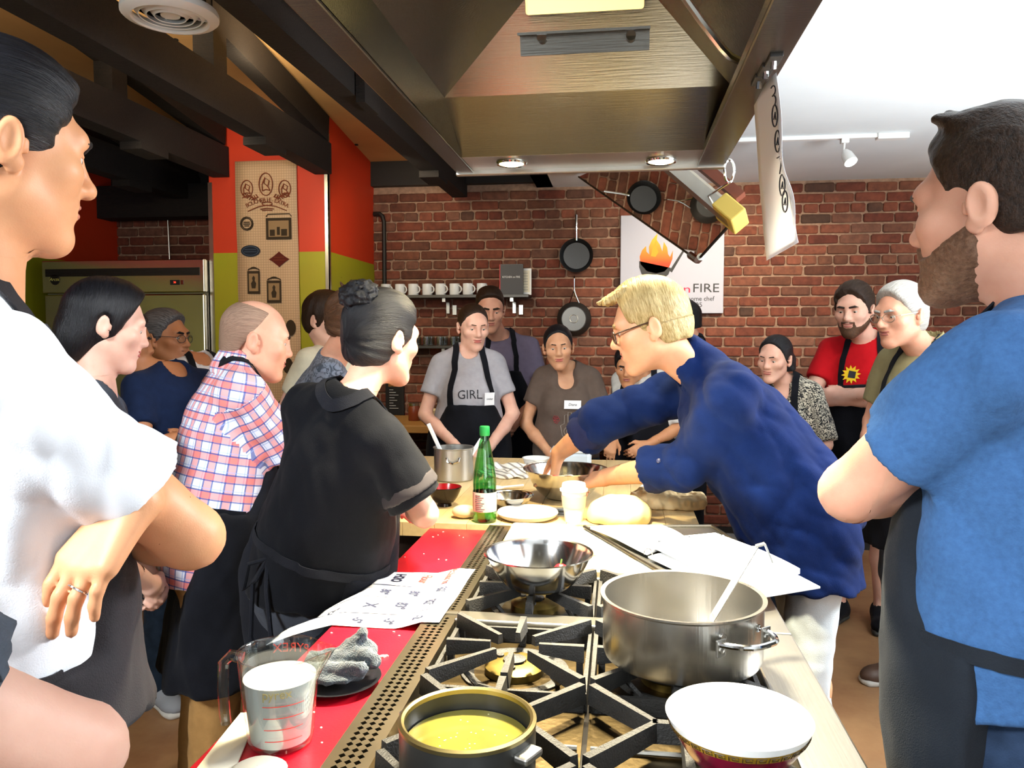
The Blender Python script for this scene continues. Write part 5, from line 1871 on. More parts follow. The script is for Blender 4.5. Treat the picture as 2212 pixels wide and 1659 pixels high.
# --- the chef
p = P_('blond chef in glasses and navy jacket leaning over the table, hands in a bowl',   .57, 2.50, 1.80, 190, lean=38, bulk=1.08,
       head=dict(yaw=176, pitch=16), head_pos=at(1404, 706, 2.40), head_scale=1.06)
p.feet(spread=.13, fwd=(.05, -.1))
p.set_arm(1, at(1300, 908, 2.64), at(1208, 978, 2.76), nrmz(V3(-.22, .0, -1)), V3(-.9, -.1, .2), 42, world=True)
p.set_arm(-1, at(1486, 1003, 2.40), at(1310, 1030, 2.62), nrmz(at(1222, 1048, 2.79) - at(1310, 1030, 2.62)), V3(.1, .55, -.8), 24, world=True)
p.make_body(skin_mat('skin_warm', '#dba57e'), .85, dict(look=.5, nose=1.15, fat=1.06))
M_NAVY = cloth_mat('navy_chef_cloth', '#081a44', noise=.16, nscale=10, bump=.25)
q = p.sc
p.shirt(M_NAVY, o=.014, long=.40, flare=.014, hem=-.18, folds=.0095, fold_scale=.12, h=.007, seed=41, rmul=1.05,
        extra=[rcone(p.T(0, -.02, .53), p.T(0, .0, .60), .083 * q, .070 * q, .01)])
for sd in (1, -1):
    a = p.arm[sd]; d = nrmz(a['W'] - a['E']); c = a['cuff']
    cf = [rcone(c - d * .062, c + d * .004, .070, .076), plane_cut(c + d * .004, d), plane_cut(c - d * .062, -d), rcone(c - d * .02, c + d * .05, .060, .064, .003, 's'), wrinkle(.0035, waves(50 + sd, .09))]
    build_sdf('turned_cuff', cf, .006, cloth_mat('navy_cuff', '#1a2040', noise=.15), p.shirt_obj)
for k in range(1):
    for sx in (.035,):
        M_ = p.patch(p.T(-.035, .25, .42 - .075 * k), p.shirt_prims, .002)
        MB(M_).lathe([(.0, .004), (.006, .003), (.008, 0)], 12).build('button', mat('navy_button', '#2b3050', rough=.4), p.shirt_obj)
p.pants(cloth_mat('white_trousers', '#c9d2d6', noise=.03), o=.002)

p.strand = 'side'
hs = p.hs
qx = [rcone(p.Hd(-.036 + .012 * k, .040, .107), p.Hd(-.046 + .0155 * k, .103 + .007 * (k % 3), .103 - .003 * abs(k - 3) + .004 * (k % 2)), .021 * hs, .005 * hs, .010) for k in range(7)]
# the quiff is added after the forehead line is cut
hq = p.hair(H_BLOND, t=.012, top=.022, front=.060, slope=.30, nape=-.058, burn=-.03, rough=.0022, wl=.02)
build_sdf('hair_quiff', qx + [wrinkle(.0022, waves(71, .016, 9))], .0032, H_BLOND, p.body, attr=p.hair_attr)
p.face(H_BLOND, '#b5705c', .6); p.glasses(mat('brown_frame', '#3a2418', rough=.3), th=.0022, dz=-.004)
p.shoes(M_SHOE_B, M_SOLE_W)

# --- woman in the black and white blouse
p = P_('young woman with a dark ponytail in a black and white patterned blouse and apron', .80, 4.02, 1.53, -118, female=True, head=dict(yaw=-126, pitch=10, roll=3), head_pos=at(1674, 775, 3.95), head_scale=1.08)
p.feet(); p.preset('clasped')
p.make_body(SKIN_PALE, 1.1, dict(look=.5, nose=1.0))
p.shirt(speckle_mat('squiggle_blouse', '#16171a', '#c4beac', 50, .50, .54, 3.0), frac=.95, o=.012, flare=.010, seed=22, scoop=.8)
p.pants(JEANS); ap = p.apron(M_APRON, top=.30, wtop=.11)
p.name_tag(p.T(-.02, .2, .22), p.apron_prims, 'Alex', .085, .05, -25, parent=ap)
p.hair(H_BLACK, t=.009, top=0, front=.050, slope=.32, nape=-.075, burn=-.03, rough=.0012, extra=[rcone(p.Hd(-.04, -.09, -.02), p.Hd(-.085, -.03, -.20), .032 * p.hs, .016 * p.hs, .03)])
p.face(H_BLACK, '#ac6058', .6, brow_w=.003); p.shoes(mat('crimson_canvas', '#a8324a', rough=.7), M_WHITE)

# --- man in red
p = P_('bearded man in a red T-shirt and black apron with folded arms at the brick wall', 1.25, 4.27, 1.79, -116, head=dict(yaw=-124, pitch=11), head_pos=at(1845, 669, 4.18), head_scale=1.06)
p.feet(fwd=(.0, .05)); p.preset('crossed')
p.make_body(SKIN_PALE, 1.1, dict(look=.45, nose=1.1))
p.shirt(cloth_mat('red_jersey', '#b3141c', noise=.06), frac=.6, seed=24); ap = p.apron(M_APRON, top=.31, hem=-.40)
p.pants(cloth_mat('black_shorts', '#131317'), end=.50, wide=.02)
Mx = p.patch(p.T(.05, .2, .37), p.shirt_prims, .003)
star = []
for k in range(24):
    r_ = .048 if k % 2 == 0 else .030
    star.append((r_ * math.cos(k * PI / 12 + .1), r_ * math.sin(k * PI / 12 + .1)))
e = MB(Mx).prism(star, .001).build('sun_print', mat('yellow_print', '#e8c21c', rough=.8), p.shirt_obj)
MB(Mx @ Matrix.Translation((.004, 0, .001))).prism([(-.02, -.016), (.016, -.02), (.02, .014), (-.014, .02)], .0008).build('print_centre', M_INK, e)
p.name_tag(p.T(-.085, .2, .325), p.apron_prims, 'Ben M.', .085, .058, -8, parent=ap)
p.hair(H_DARK, t=.013, top=.018, front=.060, slope=.40, burn=-.05, rough=.004); p.beard(H_BROWN, t=.005, top=-.03); p.face(H_DARK, '#a8655a', .4); p.shoes(M_SHOE_B, mat('dark_sole', '#3a3a38'))

# --- man with grey hair
p = P_('smiling grey-haired man with glasses in an olive polo shirt and black apron', 1.25, 3.47, 1.74, -148, bulk=1.05, head=dict(yaw=-150, pitch=8), head_pos=at(1946, 681, 3.4), head_scale=1.06)
p.feet(); p.preset('clasped')
p.make_body(SKIN_LIGHT, 1.05, dict(look=.35, nose=1.25, fat=1.05))
p.shirt(cloth_mat('olive_pique', '#8d8460', noise=.06), frac=.68, seed=27, o=.011); ap = p.apron(M_APRON, top=.33, wtop=.12, hem=-.3)
q = p.sc
col = [rcone(p.T(0, -.012, .535), p.T(0, -.005, .58), .081 * q, .070 * q, .01), rcone(p.T(0, -.01, .50), p.T(0, .0, .66), .063 * q, .058 * q, .003, 's'), plane_cut(p.T(0, .03, .575), p.MS[2] + p.MS[1] * .7), plane_cut(p.T(0, 0, .515), -p.MS[2])]
build_sdf('collar', col, .006, cloth_mat('olive_collar', '#857c58'), p.shirt_obj)
p.pants(cloth_mat('slate_jeans', '#4b5560', noise=.2)); p.hair(H_GREY, t=.010, top=.012, front=.058, slope=.45, burn=-.03, rough=.002); p.face(H_GREY, '#a8665c', .35)
p.glasses(M_ALU); p.shoes(mat('brown_leather', '#4d382c', rough=.5), M_SOLE_W)

# --- man at the right edge
p = P_('bearded man in a blue T-shirt and black apron, arms folded, nearest on the right', .605, 1.20, 1.83, 131, bulk=1.05,
       head=dict(yaw=134, pitch=4), head_pos=at(2152, 449, 1.19), head_scale=1.0)
p.feet()
p.set_arm(-1, at(1838, 1062, 1.20), at(1985, 1022, 1.33), nrmz(V3(.8, .3, .15)), V3(0, -.5, -1), 25, world=True)
p.set_arm(1, p.T(.20, .17, .23), at(1930, 1052, 1.20), at(2018, 972, 1.135) - at(1930, 1052, 1.20), V3(-.35, .9, .1), 16, world=True, spread=1.05)
p.make_body(SKIN_LIGHT, .72, dict(look=.25))
p.shirt(cloth_mat('blue_heather', '#3c5f8c', noise=.13, nscale=120, bump=.2, bscale=350), frac=.60, o=.012, flare=.010, folds=.0085, fold_scale=.14, hem=.05, h=.007, rmul=1.0, seed=33)
p.pants(JEANS_B, folds=.005)
ap = p.apron(cloth_mat('charcoal_apron', '#20242a', noise=.25, nscale=6), wtop=.12, hem=-.5, front_cut=.0, back=.1, strap_r=.02, wbot=.21)
p.strand = 'crop'
p.hair(H_DARK, t=.0055, side_t=.003, top=.018, front=.057, slope=.50, nape=-.045, burn=-.05, extra=[rcone(p.Hd(-.04 + .016 * k, .01, .105), p.Hd(-.045 + .018 * k, .052 + .006 * (k % 2), .126 + .005 * (k % 3)), .018 * p.hs, .007 * p.hs, .012) for k in range(6)], rough=.0022)
hs = p.hs
p.beard(hair_mat('stubble_brown', '#5a3e2c', '#80604a'), t=.0072, top=-.020)
p.face(H_DARK, '#a8685a', .3); p.shoes(M_SHOE_B, M_SOLE_W, h=.01)
Mx = p.patch(p.T(-.17, .06, .08), p.shirt_prims, .003)
MB(Mx).box((-.012, -.009, 0), (.012, .009, .0015)).build('red_label', mat('red_label', '#c0202c', rough=.7), p.shirt_obj)

# --- partly seen person at the lower left corner
p = P_('partly seen person in dark grey T-shirt, bright bare arm, at the lower left corner', -.77, .40, 1.68, 60, lean=12, head=dict(yaw=60, pitch=10))
p.feet()
p.set_arm(1, at(168, 1622, .60), at(60, 1810, .66), nrmz(V3(-.6, .5, -.3)), V3(0, 0, -1), 25, world=True)
p.set_arm(-1, p.T(-.22, .08, .22), p.T(-.06, .25, .24), nrmz(V3(.3, .3, 0)), V3(0, 0, -1), 25, world=True)
p.make_body(SKIN_PALE, 1.2)
p.shirt(cloth_mat('dark_grey_jersey', '#4c515a'), frac=.60, o=.012, flare=.02, seed=44); p.pants(JEANS); p.hair(H_DARK); p.face(H_DARK); p.shoes(M_SHOE_B, M_SOLE_W)
# ================================================================ KITCHEN
M_IRON = mat('cast_iron', '#2b2a28', rough=.55, noise=.25, nscale=40, bump=.3, bscale=300, spec=.5)
M_ENAMEL = mat('black_enamel', '#1a1612', rough=.28, noise=.4, nscale=9)
M_PANST = mat('burner_pan_steel', '#54472f', rough=.36, metal=1.0, noise=.35, nscale=9, bump=.1, bscale=60)
M_SATIN = mat('satin_steel', '#bdbbb4', rough=.33, metal=1.0, noise=.07, nscale=10, bump=.04, bscale=200, stretch=(1, .04, 1))
M_BOWL = mat('bowl_steel', '#dcdcda', rough=.14, metal=1.0)
M_WOOD = mat('maple_top', '#d9bd88', rough=.5, noise=.12, nscale=5, stretch=(8, .8, 8), bump=.05, bscale=60)
M_WOODD = mat('table_frame_wood', '#3a281c', rough=.6)
M_CERAM = mat('white_ceramic', '#f6f5f0', rough=.18, coat=.3)
M_RED = mat('red_board_plastic', '#c01022', rough=.32, noise=.10, nscale=14, bump=.06, bscale=200)
ZR = .92
# ---------------------------------------------------------------- the range
RX0, RX1, GX, RY0, RY1 = -.398, .336, .245, .42, 2.37
rg = thing('cooking_range', 'long black and steel gas range with a perforated back rail and a griddle', 'range', ((RX0 + RX1) / 2, (RY0 + RY1) / 2, 0))
MB().box((RX0, RY0, .12), (RX1 - .02, RY1, ZR - .045)).build('body', M_SATIN, rg)
for x in (RX0 + .06, RX1 - .1):
    for y in (RY0 + .08, RY1 - .08):
        MB().cyl((x, y, 0), (x, y, .13), .025, 10).build('leg', M_SATIN, rg)
MB().box((-.335, RY0, ZR - .05), (GX, 1.90, ZR - .035)).build('burner_deck', M_ENAMEL, rg)
# stainless landing strip at the front, in two lengths
for (y0, y1) in ((RY0, 1.565), (1.569, RY1)):
    MB().box((GX, y0, ZR - .06), (RX1, y1, ZR), bev=.004).build('landing_strip', M_SATIN, rg)
# perforated rail (flue cover): every diamond hole is a real hole
def vent_rail(y0, y1):
    W0, W1 = RX0, -.333
    u0, u1 = W0 + .012, W1 - .012
    n = 3
    cw = (u1 - u0) / n
    ch = .0155
    m = int((y1 - y0 - .02) / ch)
    b = MB()
    b.box((W0, y0, ZR - .05), (u0, y1, ZR)); b.box((u1, y0, ZR - .05), (W1, y1, ZR))
    yy0 = y0 + ((y1 - y0) - m * ch) / 2
    b.box((u0, y0, ZR - .004), (u1, yy0, ZR)); b.box((u0, yy0 + m * ch, ZR - .004), (u1, y1, ZR))
    vs, fs = [], []
    def cell(cx, cy, w, h):
        k = len(vs)
        z = ZR
        hw, hh = w / 2, h / 2
        vs.extend([(cx - hw, cy - hh, z), (cx + hw, cy - hh, z), (cx + hw, cy + hh, z), (cx - hw, cy + hh, z)])
        a, c_ = hw * .80, hh * .80
        vs.extend([(cx, cy - c_, z), (cx + a, cy, z), (cx, cy + c_, z), (cx - a, cy, z)])
        vs.extend([(cx, cy - c_, z - .006), (cx + a, cy, z - .006), (cx, cy + c_, z - .006), (cx - a, cy, z - .006)])
        for q in ((0, 1, 5, 4), (1, 2, 6, 5), (2, 3, 7, 6), (3, 0, 4, 7), (4, 5, 9, 8), (5, 6, 10, 9), (6, 7, 11, 10), (7, 4, 8, 11)):
            fs.append(tuple(k + i for i in q))
    for j in range(m):
        for i in range(n):
            cell(u0 + (i + .5) * cw, yy0 + (j + .5) * ch, cw, ch)
    b.add(vs, fs)
    r = b.build('vent_rail', mat('rail_steel', '#8f8672', rough=.3, metal=1.0, noise=.1, nscale=12), rg)
    MB().box((u0, y0 + .005, ZR - .05), (u1, y1 - .005, ZR - .03)).build('flue_opening', M_BLACK, r)
    return r
vent_rail(RY0, 1.585); vent_rail(1.593, RY1)
MB().box((RX0 - .001, 1.582, ZR - .03), (-.332, 1.596, ZR + .0025)).build('rail_joint', M_ALU, rg)
MB().box((-.335, 1.548, ZR - .035), (GX, 1.600, ZR + .004), bev=.003).build('divider_bar', M_ALU, rg)
# burner trays, burners and grates
def burner(cx, cy):
    b = MB(Matrix.Translation((cx, cy, ZR - .035)))
    b.lathe([(.03, 0), (.075, .002), (.09, .008), (.10, .006), (.10, 0)], 28)
    p_ = b.build('drip_ring', M_IRON, rg, smooth=True)
    b = MB(Matrix.Translation((cx, cy, ZR - .035)))
    b.lathe([(.055, .0), (.055, .014), (.045, .020), (.022, .022), (.020, .016), (.0005, .016)], 28)
    bu = b.build('burner_head', mat('burner_brass', '#6b5a2a', rough=.45, metal=.8, noise=.4, nscale=30), rg, smooth=True)
    MB(Matrix.Translation((cx, cy, ZR - .035))).lathe([(.0005, .020), (.018, .020), (.021, .026), (.0005, .032)], 18).build('burner_cap', M_IRON, bu, smooth=True)
    for k in range(3):
        a = k * 2.094 + .5
        MB().cyl((cx + .034 * math.cos(a), cy + .034 * math.sin(a), ZR - .02), (cx + .034 * math.cos(a), cy + .034 * math.sin(a), ZR - .010), .007, 8).build('jet', M_IRON, bu)
def finger(b, p0, p1, w=.017, h0=.030, h1=.018, zt=.022):
    """a tapering cast bar from the frame (p0) towards the flame (p1)"""
    p0 = Vector((*p0, 0)); p1 = Vector((*p1, 0))
    d = (p1 - p0); L = d.length; d.normalize(); s_ = Vector((-d.y, d.x, 0))
    T = ZR + zt
    vs = []
    for (p, h, ww) in ((p0, h0, w), (p1, h1, w * .7)):
        for sx in (-1, 1):
            vs.append(tuple(p + s_ * sx * ww / 2 + Vector((0, 0, T - h))))
        for sx in (1, -1):
            vs.append(tuple(p + s_ * sx * ww * .36 + Vector((0, 0, T))))
    b.add(vs, [(3, 2, 1, 0), (4, 5, 6, 7), (0, 1, 5, 4), (1, 2, 6, 5), (2, 3, 7, 6), (3, 0, 4, 7)])
def grate(x0, x1, y0, y1, loops=''):
    cx, cy = (x0 + x1) / 2, (y0 + y1) / 2
    g = 0.006
    b = MB()
    for (a, c_) in (((x0 + g, y0 + g), (x1 - g, y0 + g)), ((x1 - g, y0 + g), (x1 - g, y1 - g)), ((x1 - g, y1 - g), (x0 + g, y1 - g)), ((x0 + g, y1 - g), (x0 + g, y0 + g))):
        finger(b, a, c_, .012, .040, .040, -.004)
    fr = b.build('grate', M_IRON, rg)
    pts = [(x0, y0), (cx, y0), (x1, y0), (x1, cy), (x1, y1), (cx, y1), (x0, y1), (x0, cy)]
    for k, (px, py) in enumerate(pts):
        q = Vector((cx - px, cy - py)); L = q.length; q.normalize()
        inner = .045
        st = .012
        e = MB()
        finger(e, (px + q.x * st, py + q.y * st), (cx - q.x * inner, cy - q.y * inner))
        e.box((px + q.x * .02 - .006, py + q.y * .02 - .006, ZR - .035), (px + q.x * .02 + .006, py + q.y * .02 + .006, ZR + .0))
        if k % 2 == 0:
            # gusset hooks under the corner fingers
            e.tube([(px + q.x * L * .45, py + q.y * L * .45, ZR - .004), (px + q.x * L * .50 + q.y * .02, py + q.y * L * .50 - q.x * .02, ZR - .024), (px + q.x * L * .62 + q.y * .035, py + q.y * L * .62 - q.x * .035, ZR - .034)], .005, 5)
        e.build('grate_finger', M_IRON, fr)
    return fr
def loop_grate(x0, x1, y0, y1):
    """bow-tie support between two burners: triangular loops meeting on a long middle bar"""
    cx, cy = (x0 + x1) / 2, (y0 + y1) / 2
    fr = MB()
    finger(fr, (x0 + .10, cy), (x1 - .10, cy), .018, .03, .03)
    fr = fr.build('grate', M_IRON, rg)
    for (cxx, sx) in ((x0, 1), (x1, -1)):
        for sy in (-1, 1):
            e = MB(); finger(e, (cxx + sx * .008, cy + sy * (y1 - y0) * .46), (cxx + sx * .105, cy), .018, .032, .026); e.build('grate_bar', M_IRON, fr)
    for sy in (-1, 1):
        e = MB(); finger(e, (cx, cy + sy * (y1 - y0) * .5), (cx, cy + sy * .02), .017, .03, .02); e.build('grate_bar', M_IRON, fr)
XM = -.050
cells = [(-.328, XM), (XM, GX - .006)]
for (x0, x1) in cells:
    for (y0, y1) in ((1.255, 1.545), (1.605, 1.885), (.72, 1.01)):
        MB().box((x0 + .004, y0 + .004, ZR - .036), (x1 - .004, y1 - .004, ZR - .033)).build('drip_tray', M_PANST, rg)
        burner((x0 + x1) / 2, (y0 + y1) / 2)
        grate(x0, x1, y0, y1)
    MB().box((x0 + .004, 1.014, ZR - .036), (x1 - .004, 1.251, ZR - .031)).build('drip_tray', M_PANST, rg)
    loop_grate(x0, x1, 1.012, 1.253)
    MB().tube([(x0 + .01, 1.13, ZR - .026), (x1 - .01, 1.13, ZR - .026)], .004, 6).build('pilot_tube', M_ALU, rg)
# griddle / steel cutting plate at the far end, with yellow scorch stains
m = mat('scrubbed_griddle', '#dcd8c8', rough=.42)
nt, b_ = nodes(m)
g_ = nt.nodes.new('ShaderNodeNewGeometry')
n_ = nt.nodes.new('ShaderNodeTexNoise'); n_.inputs['Scale'].default_value = 7; n_.inputs['Detail'].default_value = 6; n_.inputs['Distortion'].default_value = .6
nt.links.new(g_.outputs['Position'], n_.inputs['Vector'])
r_ = nt.nodes.new('ShaderNodeValToRGB')
for e_, (pp, cc) in zip((r_.color_ramp.elements[0], r_.color_ramp.elements[1]), ((.52, '#e6e0c8'), (.70, '#b08a20'))):
    e_.position = pp; e_.color = (*srgb(cc), 1)
nt.links.new(n_.outputs['Fac'], r_.inputs['Fac']); nt.links.new(r_.outputs['Color'], b_.inputs['Base Color'])
MB().box((-.325, 1.905, ZR - .04), (GX - .004, 2.362, ZR + .014), bev=.008).build('griddle_plate', m, rg)
MB().box((-.325, 1.886, ZR - .05), (GX - .004, 1.904, ZR - .004), bev=.004).build('griddle_trough', M_SATIN, rg)
# control knobs on the front (right-hand) face
for k in range(8):
    y = .6 + k * .22
    kb = MB(frame((RX1 - .02, y, .80), z=(1, 0, 0), x=(0, 1, 0))).lathe([(.024, 0), (.024, .012), (.019, .03), (.0005, .032)], 18).build('knob', M_BLACK, rg, smooth=True)
MB().cyl((RX1 + .03, RY0 + .05, .72), (RX1 + .03, RY1 - .05, .72), .014, 10).build('towel_bar', M_SATIN, rg, smooth=True)

# ---------------------------------------------------------------- red ledge
rd = thing('red_counter_ledge', 'long red plastic cutting ledge along the back of the range', 'counter', (-.49, 1.6, 0))
MB().box((-.588, .98, .885), (RX0 - .003, 2.365, .905), bev=.003).build('red_board', M_RED, rd)
MB().box((-.50, 1.02, .0), (RX0 - .006, 2.33, .884)).build('base_cabinet', mat('dark_cabinet', '#2a211c', rough=.6), rd)
ZL = .905
cr = MB()
rnd = random.Random(9)
for k in range(40):
    x, y = rnd.uniform(-.58, -.41), rnd.uniform(1.0, 2.33)
    cr.sphere((x, y, ZL + .0006), (rnd.uniform(.0012, .003), rnd.uniform(.001, .0025), .0012), 6, 4)
c0 = atz(828, 1419, ZL)
for (dx, dy, r1) in ((0, 0, .007), (.006, .002, .004), (-.006, -.003, .004), (.001, -.005, .003)):
    cr.sphere((c0[0] + dx, c0[1] + dy, ZL + .001), (r1, r1 * .6, .003), 8, 5)
tag(cr.build('flour_crumbs', mat('flour_white', '#efe9dc', rough=.9), kind='stuff', smooth=True), 'small crumbs of dough and flour scattered on the red ledge', 'crumbs')

# ---------------------------------------------------------------- big maple table
TX0, TX1, TY0, TY1, ZT = -.985, .245, 2.375, 3.72, .92
tb_ = thing('maple_table', 'large maple butcher block table with the ingredients and bowls', 'table', ((TX0 + TX1) / 2, (TY0 + TY1) / 2, 0))
nb_ = 12
for k in range(nb_):
    x0 = TX0 + (TX1 - TX0) * k / nb_; x1 = TX0 + (TX1 - TX0) * (k + 1) / nb_
    MB().box((x0 + .0004, TY0, ZT - .045), (x1 - .0004, TY1, ZT), bev=.0012).build('plank', M_WOOD, tb_)
for x in (TX0 + .10, TX1 - .10):
    for y in (TY0 + .10, TY1 - .10):
        MB().box((x - .04, y - .04, 0), (x + .04, y + .04, ZT - .045)).build('leg', M_WOODD, tb_)
MB().box((TX0 + .1, TY0 + .085, ZT - .14), (TX1 - .1, TY0 + .11, ZT - .045)).build('apron_rail', M_WOODD, tb_)
MB().box((TX0 + .1, TY1 - .11, ZT - .14), (TX1 - .1, TY1 - .085, ZT - .045)).build('apron_rail', M_WOODD, tb_)
MB().box((TX0 + .08, TY0 + .12, .25), (TX1 - .08, TY1 - .1, .28)).build('lower_shelf', M_WOODD, tb_)

def bowl_prof(r, h, t=.003, base=.45, lip=.004, p=.55):
    out, inn = [], []
    n = 14
    for i in range(n + 1):
        f = i / n
        rr = r * (base + (1 - base) * (f ** p))
        out.append((rr, h * f))
    for i in range(n, -1, -1):
        f = i / n
        rr = r * (base + (1 - base) * (f ** p)) - t
        inn.append((max(rr, .001), max(h * f, t)))
    return [(.0005, 0)] + out + [(r + lip, h + .001), (r + lip, h + .004), (r - t, h + .002)] + inn[1:] + [(.0005, t)]

def lathe_thing(name, label, cat, p, prof, m, n=48, part=None, group=None):
    o = MB(Matrix.Translation(Vector(p))).lathe(prof, n).build(name, m, smooth=True, angle=.9)
    return tag(o, label, cat, group)

def onto(px, py, z):
    p = atz(px, py, z); return np.array([p[0], p[1], z])

# ---- items on the range
T_ = ZR + .0225
# steel mixing bowl with a tomato-red reflection spot (a small cherry tomato inside)
pb = np.array([-.178, 1.715, T_])
o = lathe_thing('steel_mixing_bowl', 'shiny steel mixing bowl standing on the far burner', 'bowl', pb, bowl_prof(.117, .078, .0015, .42, .004, .5), M_BOWL, 56)
tm = MB().sphere((pb[0] + .048, pb[1] + .02, T_ + .0325), .018, 16, 10)
t_ = tm.build('cherry_tomato', mat('tomato_red', '#b0141c', rough=.25), smooth=True); tag(t_, 'small red cherry tomato inside the shiny steel mixing bowl', 'tomato')
MB().tube([(pb[0] + .048, pb[1] + .02, T_ + .050), (pb[0] + .050, pb[1] + .022, T_ + .060)], .002, 6).build('stem', mat('stem_green', '#4c6b2a'), t_)
# stock pot with ladle
pp = np.array([.109, 1.375, T_])
sp_ = thing('stock_pot', 'wide stainless steel stock pot with two wire handles', 'pot', pp)
R0, H0 = .137, .108
MB(Matrix.Translation(Vector(pp))).lathe([(.0005, 0), (R0 - .012, 0), (R0 - .003, .006), (R0, .016), (R0, H0 - .004), (R0 + .005, H0), (R0 + .005, H0 + .003), (R0 - .003, H0 + .002), (R0 - .0035, .01), (R0 - .012, .004), (.0005, .004)], 72).build('pot_body', mat('pot_steel', '#c6c3bc', rough=.27, metal=1.0, noise=.1, nscale=7, bump=.05, bscale=220, stretch=(1, 1, .03)), sp_, smooth=True)
for ang in (-50, 130):
    a = math.radians(ang)
    u = np.array([math.cos(a), math.sin(a), 0]); v = np.array([-math.sin(a), math.cos(a), 0])
    c = pp + np.array([0, 0, .078])
    P = []
    for k in range(13):
        t = -1 + 2 * k / 12
        P.append(c + u * (R0 - .002 + .050 * (1 - abs(t) ** 3)) * 1 + v * t * .055 + np.array([0, 0, .004 * (1 - t * t)]))
    h_ = MB().tube(P, .0048, 8).build('handle', M_CHROME, sp_, smooth=True)
    for s_ in (-1, 1):
        b = MB(frame(c + u * (R0 - .001) + v * s_ * .052, z=tuple(u), x=tuple(v)))
        b.box((-.010, -.020, 0), (.010, .008, .004), bev=.0015); b.lathe([(.0005, .007), (.005, .006), (.006, .003)], 12, c=(0, -.008, 0))
        b.build('handle_bracket', M_SATIN, h_)
    for s_ in (-1, 1):
        b = MB(frame(c + u * (R0 - .004) + v * s_ * .040 + np.array([0, 0, .006]), z=tuple(-u), x=tuple(v)))
        b.lathe([(.0005, .004), (.005, .003), (.0065, 0)], 12); b.build('rivet', M_CHROME, sp_, smooth=True)
ld = thing('steel_ladle', 'steel ladle with a hooked flat handle leaning in the stock pot', 'ladle', pp + np.array([.02, 0, .01]))
a0, a1 = pp + np.array([.015, -.03, .020]), at(1632, 1180, 1.50)
P = [a0 + (a1 - a0) * t for t in np.linspace(0, 1, 6)]
b = MB()
d = nrmz(a1 - a0); sv = nrmz(np.cross(d, V3(0, .3, 1)))
up = nrmz(np.cross(sv, d))
b.bar(tuple(a0), tuple(a1), .017, .003, up=tuple(up), bev=.001)
b.bar(tuple(a1), tuple(a1 + V3(.016, -.002, .006)), .016, .003, up=(0, 0, 1)); b.bar(tuple(a1 + V3(.016, -.002, .006)), tuple(a1 + V3(.030, -.004, -.028)), .015, .003, up=(1, 0, 0))
b.build('handle', M_SATIN, ld)
MB(Matrix.Translation(Vector(pp + V3(.015, -.035, .006)))).lathe([(.0005, 0), (.025, .004), (.036, .022), (.034, .022), (.023, .006), (.0005, .002)], 24).build('cup', M_CHROME, ld, smooth=True)
# saucepan with yellow-green broth
pq = np.array([-.188, .948, T_ + .001])
sc_ = thing('saucepan', 'dark saucepan of cloudy yellow-green broth with two lugs', 'pot', pq)
R1, H1 = .086, .076
MB(Matrix.Translation(Vector(pq))).lathe([(.0005, 0), (R1 - .008, 0), (R1, .008), (R1, H1), (R1 - .005, H1 + .002), (R1 - .006, .01), (.0005, .006)], 56).build('pan_body', mat('anodised_pan', '#4a4a48', rough=.35, metal=.8, noise=.2, nscale=12), sc_, smooth=True)
MB(Matrix.Translation(Vector(pq))).lathe([(R1 - .0062, H1 - .004), (R1 + .0008, H1 - .003), (R1 + .0012, H1 + .002), (R1 - .003, H1 + .004), (R1 - .0066, H1 + .002)], 56, close=True).build('rim_band', mat('worn_rim', '#a89a6a', rough=.35, metal=1.0), sc_, smooth=True)
m = mat('broth', '#857b38', rough=.08, noise=.10, nscale=22)
MB(Matrix.Translation(Vector(pq))).lathe([(.0005, .050), (R1 - .0075, .050), (R1 - .0075, .044)], 48).build('broth', m, sc_, smooth=True)
for ang in (152, -28):
    a = math.radians(ang); u = np.array([math.cos(a), math.sin(a), 0]); v = np.array([-math.sin(a), math.cos(a), 0])
    b = MB(frame(pq + u * (R1 - .003) + V3(0, 0, .060), x=tuple(u), z=(0, 0, 1)))
    b.box((0, -.018, -.006), (.020, .018, .004), bev=.003); b.build('lug', M_SATIN, sc_)
bb = MB()
rnd = random.Random(4)
for k in range(26):
    a, rr = rnd.uniform(0, 6.28), rnd.uniform(.01, R1 - .012)
    bb.sphere((pq[0] + rr * math.cos(a), pq[1] + rr * math.sin(a), pq[2] + .0502), (.0014, .0014, .0006), 6, 4)
bb.build('bubbles', mat('bubble_pale', '#d9d49a', rough=.1), sc_, kind='stuff', smooth=True)
# white bowl with key-pattern band
pw = np.array([.152, 1.008, T_])
wb = thing('porcelain_bowl', 'white bowl with a gold key-pattern band over dark red', 'bowl', pw)
def wr(z): return .040 + (.096 - .040) * (z / .082) ** .62
prof = [(.0005, 0), (.032, 0), (.034, .006), (.040, .008)] + [(wr(z), z + .008) for z in np.linspace(.004, .074, 12)] + [(.0965, .092), (.095, .0935), (.0915, .090)] + [(wr(z) - .004, z + .010) for z in np.linspace(.074, .004, 12)] + [(.0005, .012)]
MB(Matrix.Translation(Vector(pw))).lathe(prof, 64).build('bowl_body', M_CERAM, wb, smooth=True)
def ringband(name, z0, z1, m, off=.0006, segs=64, parent=wb):
    return MB(Matrix.Translation(Vector(pw))).lathe([(wr(z) + off, z + .008) for z in np.linspace(z0, z1, 6)], segs).build(name, m, parent, smooth=True)
ringband('red_glaze', .004, .060, mat('crimson_glaze', '#6a0f26', rough=.2, noise=.35, nscale=30))
gbnd = ringband('gold_band', .060, .072, mat('gold_glaze', '#b58d2a', rough=.25, metal=.4))
b = MB()
def onb(a, z): 
    r_ = wr(z) + .0016
    return (pw[0] + r_ * math.cos(a), pw[1] + r_ * math.sin(a), pw[2] + z + .008)
K = 34
